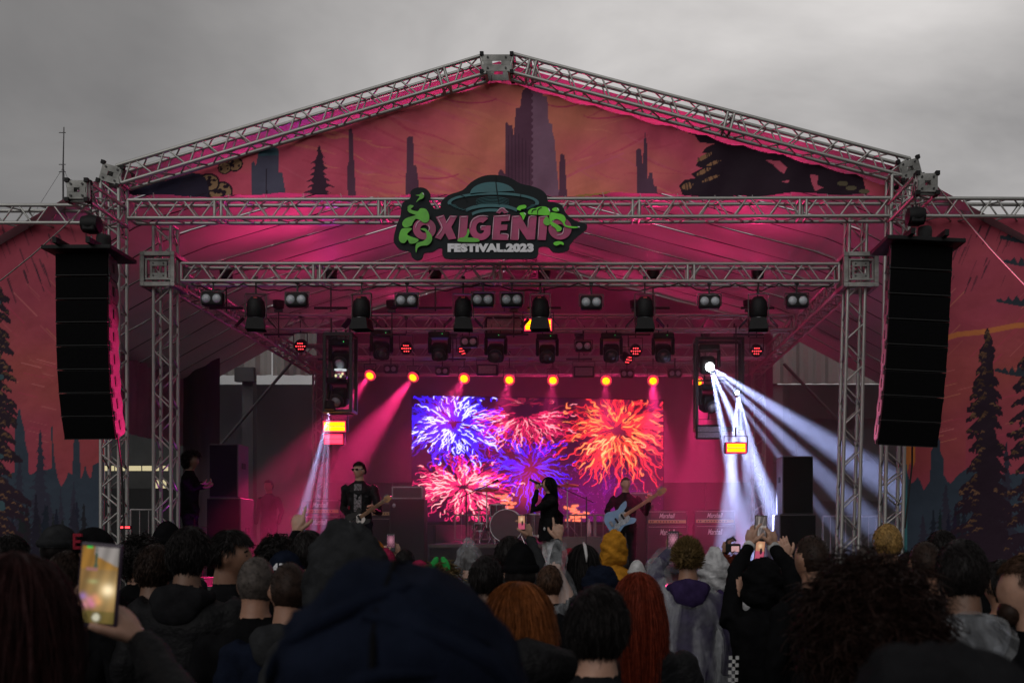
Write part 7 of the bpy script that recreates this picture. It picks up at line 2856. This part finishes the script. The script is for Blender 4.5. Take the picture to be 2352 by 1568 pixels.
# letter stitched on the side facing the camera
for (x, z, w_, h_) in ((0.022, 0, 0.014, 0.072), (-0.003, 0.029, 0.036, 0.014), (0.001, 0, 0.028, 0.013), (-0.003, -0.029, 0.036, 0.014)):
    MB().box((-0.099, x + 0.008, 1.700 + z), (0.008, w_, h_)).build('letter', F_RED, r_)
crowd('man in grey skull cap left of the letter cap', 130, 1203, 5.2, ('beanie', F_GREY, dict(tall=0.0)), skin=SK_M, top=F_BLK, pad=0.02)
crowd('dark-haired head in front of the skull cap', 148, 1256, 4.6, ('short', H_DBR, {}), skin=SK_D, top=F_BLK, pad=0.03)
crowd('dark head at the far left edge before the banner', 18, 1219, 5.0, ('short', H_BLK, {}), skin=SK_D, top=F_BLK, pad=0.03)
crowd('dark curly head left of the pointing hand', 632, 1224, 5.4, ('curly', H_BLK, dict(length=0.05, grow=0.02)), skin=SK_D, top=F_BLK, pad=0.045)
c16 = crowd('dark-haired person pointing a raised hand at the stage', 704, 1208, 5.3, ('short', H_BLK, dict(length=0.045)), skin=SK_L, top=F_BLK, pad=0.035,
            arms={-1: [W(660, 1300, 5.6), W(682, 1222, 5.8)]})
give_hand(c16, -1, (0.05, 0.2, 1), (0.2, 1, 0), 1.0, point=True)
c17 = crowd('person in dark cap with white figures printed on it', 652, 1262, 4.9, ('beanie', F_NAVY, dict(tall=0.0)), skin=SK_D, top=F_BLK, pad=0.02)
lettering('lettering', '43', c17['root'], (-0.03, 1.655), (0.035, 1.705), -0.105, M_WHITE, bold=0.02)

# --- middle block
crowd('person in crimson knit beanie beside the grey hood', 884, 1258, 6.6, ('beanie', F_CRIM, dict(tall=0.05)), skin=SK_M, top=F_BLK, pad=0.06)
crowd('person in orange beanie half hidden by the grey hood', 862, 1240, 7.6, ('beanie', F_ORG, dict(tall=0.05)), skin=SK_M, top=F_BLK, pad=0.06)
c19 = crowd('person in denim jacket filming with a phone overhead', 928, 1256, 8.0, ('short', H_BLK, {}), skin=SK_L, top=F_DEN, pad=0.03,
            arms={-1: [W(880, 1320, 8.2), W(886, 1276, 8.35)], 1: [W(952, 1318, 8.2), W(913, 1272, 8.35)]})
give_hand(c19, -1, (0.1, 0, 1), (0.95, 0.2, 0), 0.6)
give_hand(c19, 1, (-0.25, 0, 1), (-0.95, 0.2, 0), 0.6)
phone('phone held up left of centre with pink picture', W(898, 1246, 8.3), 0.072, 0.15, (1, 0, 0), (0, 0, 1), paint_pink)
crowd('person in dark red knit beanie below the raised phone', 962, 1281, 7.8, ('beanie', F_CRIM, dict(tall=0.0)), skin=SK_M, top=F_BLK, pad=0.03)
c21 = crowd('curly fair-haired woman wearing a green bow', 1008, 1296, 5.4, ('curly', H_BLD, dict(length=0.09, grow=0.02, n=900)), skin=SK_L, top=F_BLK, pad=0.04)
GRN = fabric('green_satin', (0.03, 0.32, 0.07), rough=0.4)
for s in (-1, 1):
    mb_ = MB()
    mb_.ell(Vector((s * 0.035 + 0.01, -0.03, 1.80)), (0.022, 0.012, 0.05), 10, 8, Matrix.Rotation(s * -0.45, 3, 'Y'))
    mb_.build('bow_loop', GRN, c21['root'], smooth=True)
c22 = crowd('person in pointed clear raincoat hood left of the singer', 1078, 1229, 8.0, ('hood', CLEAR, dict(size=1.0, point=0.07)), skin=SK_L, top=F_CHAR, pad=0.11)
poncho(c22['root'], c22['rg'], CLEAR, c22['arms'])
crowd('person with round black hair in front of the clear pointed hood', 1116, 1268, 5.2, ('short', H_BLK, dict(length=0.05, grow=0.02)), skin=SK_D, top=F_BLK, pad=0.035)
crowd('person in black knit cap and hood, centre', 1195, 1247, 4.9, ('beanie', F_BLK, dict(tall=0.04)), skin=SK_M, top=F_BLK, pad=0.05, bulk=1.1)
c25 = crowd('dark-haired person holding up a glowing phone by the singer', 1170, 1224, 6.4, ('short', H_BLK, dict(length=0.05, grow=0.018)), skin=SK_L, top=F_GREY, pad=0.035,
            arms={1: [W(1238, 1290, 6.5), W(1216, 1234, 6.7)]})
give_hand(c25, 1, (-0.35, 0, 1), (-0.95, 0.25, 0), 0.6)
phone('small glowing phone held up beside the singer', W(1198, 1200, 6.65), 0.05, 0.10, (1, 0, 0), (0, 0, 1), paint_bright)
c27 = crowd('person in clear raincoat pointing one finger up at the singer', 1262, 1290, 6.0, ('short', H_BRN, {}), skin=SK_L, top=F_CHAR, pad=0.03,
            arms={1: [W(1275, 1310, 6.1), W(1282, 1238, 6.3)]})
give_hand(c27, 1, (0.0, 0.1, 1), (-0.2, 1, 0), 1.0, point=True)
poncho(c27['root'], c27['rg'], CLEAR, c27['arms'])
c28 = crowd('long-haired person with white streaks in a clear raincoat', 1340, 1247, 6.3, ('long', H_BLK, dict(length=0.36)), skin=SK_L, top=F_GREY, pad=0.03)
MB().path([(0.0, -0.02, 1.785), (0.01, -0.07, 1.765), (0.02, -0.115, 1.70), (0.02, -0.125, 1.66)], [0.008, 0.012, 0.010, 0.003], 6).build('hair_streak', mat('hair_silver', (0.45, 0.44, 0.44), rough=0.4), c28['root'], smooth=True)
poncho(c28['root'], c28['rg'], CLEAR, c28['arms'])
crowd('person in red hood left of the white-streaked hair', 1304, 1253, 7.0, ('hood', F_RED, dict(size=0.95)), skin=SK_M, top=F_RED, pad=0.05)
crowd('person in mustard yellow hooded jacket before the bassist', 1410, 1216, 9.0, ('hood', F_MUST, dict(size=1.0, point=0.02)), skin=SK_M, top=F_MUST, pad=0.055, bulk=1.15, vox=0.014)
crowd('person in white beanie right of the mustard hood', 1463, 1284, 8.8, ('beanie', F_WHT, {}), skin=SK_M, top=F_BLK, pad=0.045)
crowd('person in navy cap hood below the mustard jacket', 1380, 1288, 5.2, ('hood', F_NAVY, dict(size=0.95)), skin=SK_M, top=F_GREY, pad=0.045)
c33 = crowd('woman with long bright copper red hair, right of centre', 1466, 1309, 3.95, ('long', H_RED, dict(length=0.55, n=3000, spread=1.1)), skin=SK_L, top=F_BLK2, pad=0.03, bulk=1.05)
# --- right block
c34 = crowd('man with spiky dark blond hair in clear raincoat filming', 1580, 1224, 6.2, ('spiky', H_BLD, dict(length=0.055, n=1300)), skin=SK_M, top=F_PURP, pad=0.05, bulk=1.1, vox=0.014,
            arms={-1: [W(1508, 1305, 6.4), W(1540, 1264, 6.6)]})
give_hand(c34, -1, (0.15, 0.05, 1), (0.95, 0.3, 0), 0.8)
poncho(c34['root'], c34['rg'], CLEAR, c34['arms'], z_low=0.6)
hood_down(c34['root'], F_PURP, c34['rg'])
phone('phone held left of the spiky-haired man', W(1546, 1246, 6.55), 0.075, 0.155, (1, 0, 0), (0, 0, 1), paint_pink)
c35 = crowd('person in long white raincoat with raised hood', 1640, 1252, 6.7, ('hood', WPON, dict(size=0.98, point=0.06)), skin=SK_M, top=WPON, pad=0.09, bulk=1.25)
poncho(c35['root'], c35['rg'], WPON, c35['arms'], z_low=0.5)
c36 = crowd('person in black hoodie holding a phone high with both hands', 1752, 1273, 5.6, ('hood', F_BLK, dict(size=1.02)), skin=SK_L, top=F_BLK, pad=0.05, bulk=1.15, vox=0.014,
            arms={-1: [W(1690, 1310, 5.8), W(1722, 1252, 6.0)], 1: [W(1815, 1305, 5.8), W(1775, 1255, 6.0)]})
give_hand(c36, -1, (0.2, 0.0, 1), (0.9, 0.4, 0), 0.45, size=1.1)
give_hand(c36, 1, (-0.2, 0.0, 1), (-0.9, 0.4, 0), 0.8, size=1.1)
for s in (-1, 1):
    w_ = Vector(c36['arms'][s][1])
    e_ = Vector(c36['arms'][s][0])
    d_ = (w_ - e_).normalized()
    MB().tube(w_ - d_ * 0.035, w_ + d_ * 0.012, 0.043, 0.04, n=14).build('white_cuff', F_WHT, c36['root'], smooth=True)
chk = []
k36, l36 = c36['k'], c36['loc']
for i in range(14):
    for j in range(3):
        if (i + j) % 2 == 0:
            MB().box((-0.225 - 0.001 * i + j * 0.020, -0.175 + 0.0 * j, 1.19 - i * 0.022), (0.0195, 0.008, 0.0215)).build('checker_square', F_WHT, c36['root'])
phone('phone held high by the black hoodie', W(1747, 1212, 5.98), 0.074, 0.152, (1, 0, -0.04), (0.04, 0, 1), paint_room)
phone('second phone with purple picture below the raised phone', W(1745, 1264, 6.9), 0.07, 0.14, (1, 0, -0.1), (0.1, 0, 1), paint_bright)
c37 = crowd('curly red-haired person raising a compact camera', 1676, 1277, 6.9, ('curly', H_RED, dict(length=0.08)), skin=SK_M, top=F_BLK, pad=0.04,
            arms={-1: [W(1640, 1320, 7.0), W(1666, 1270, 7.2)]})
give_hand(c37, -1, (0.2, 0.0, 1), (0.9, 0.3, 0), 0.8)
t = thing('compact_camera', 'small black camera with lit display held up right of the white hood', 'camera', W(1684, 1258, 7.15))
MB().box((0, 0, 0), (0.105, 0.035, 0.062), bevel=0.008).build('camera_body', BLK, t)
MB().box((0.012, -0.019, -0.006), (0.055, 0.004, 0.04)).build('display', emat('camera_display', (0.9, 0.5, 0.5), 0.6), t)
MB().lathe([(0.022, 0.017), (0.024, 0.05), (0.018, 0.055)], axis='Y', n=12).build('lens', BLKM, t)
MB().path([(-0.05, 0, 0.03), (-0.04, 0, 0.06), (0, 0, 0.075), (0.02, 0, 0.05)], 0.008, 6).build('strap', RUB, t)
c39 = crowd('man with shaved crown and dark sides turned left', 1870, 1231, 4.9, ('buzz', H_DBR, dict(low=-0.35)), skin=SK_M, top=F_BLK, pad=0.0, yaw=0.5)
c40 = crowd('person raising a pale lit hand beside the shaved man', 1812, 1290, 6.4, ('short', H_BLK, {}), skin=SK_L, top=F_BLK, pad=0.03,
            arms={-1: [W(1800, 1330, 6.5), W(1812, 1278, 6.6)]})
give_hand(c40, -1, (-0.4, 0, 1), (0.3, 1, 0), 0.3)
crowd('man with cropped hair coloured gold as if lit on top, before the right tower', 2040, 1199, 6.3, ('short', hair_mat('fair', (0.25, 0.15, 0.05)), dict(length=0.02, low=-0.1)), skin=SK_M, top=F_BLK, pad=0.02)  # golden spotlight on the head is put into the hair colour
crowd('bald person between the right tower and the gold-haired man', 1988, 1257, 8.0, ('buzz', H_GRY), skin=SK_L, top=F_BLK, pad=0.0)
crowd('person in blue jacket behind the big curls', 2088, 1262, 7.2, ('short', H_BLK, {}), skin=SK_M, top=F_BLUE, pad=0.03)
crowd('man with buzz cut left of the raincoat man', 2128, 1245, 4.8, ('buzz', H_DBR, dict(low=-0.4)), skin=SK_M, top=F_GREY, pad=0.0)
crowd('dark-haired head before the fir on the right banner', 2166, 1208, 6.0, ('short', H_BLK, dict(length=0.045, low=0.0)), skin=SK_M, top=F_BLK, pad=0.035)
crowd('dark-haired head right of the raincoat man', 2306, 1276, 4.6, ('short', H_BLK, {}), skin=SK_M, top=F_BLK, pad=0.03, yaw=0.4)
c46 = crowd('bearded man in profile at the far right edge', 2372, 1262, 3.4, ('short', H_BRN, dict(low=0.1)), skin=SK_L, top=F_BLK, pad=0.03, yaw=1.2, vox=0.012)
MB().ell((0, 0.075, 1.555), (0.062, 0.045, 0.05), 12, 8).build('beard', H_DBR, c46['root'], smooth=True)
bpy.data.scenes.remove(WORK)
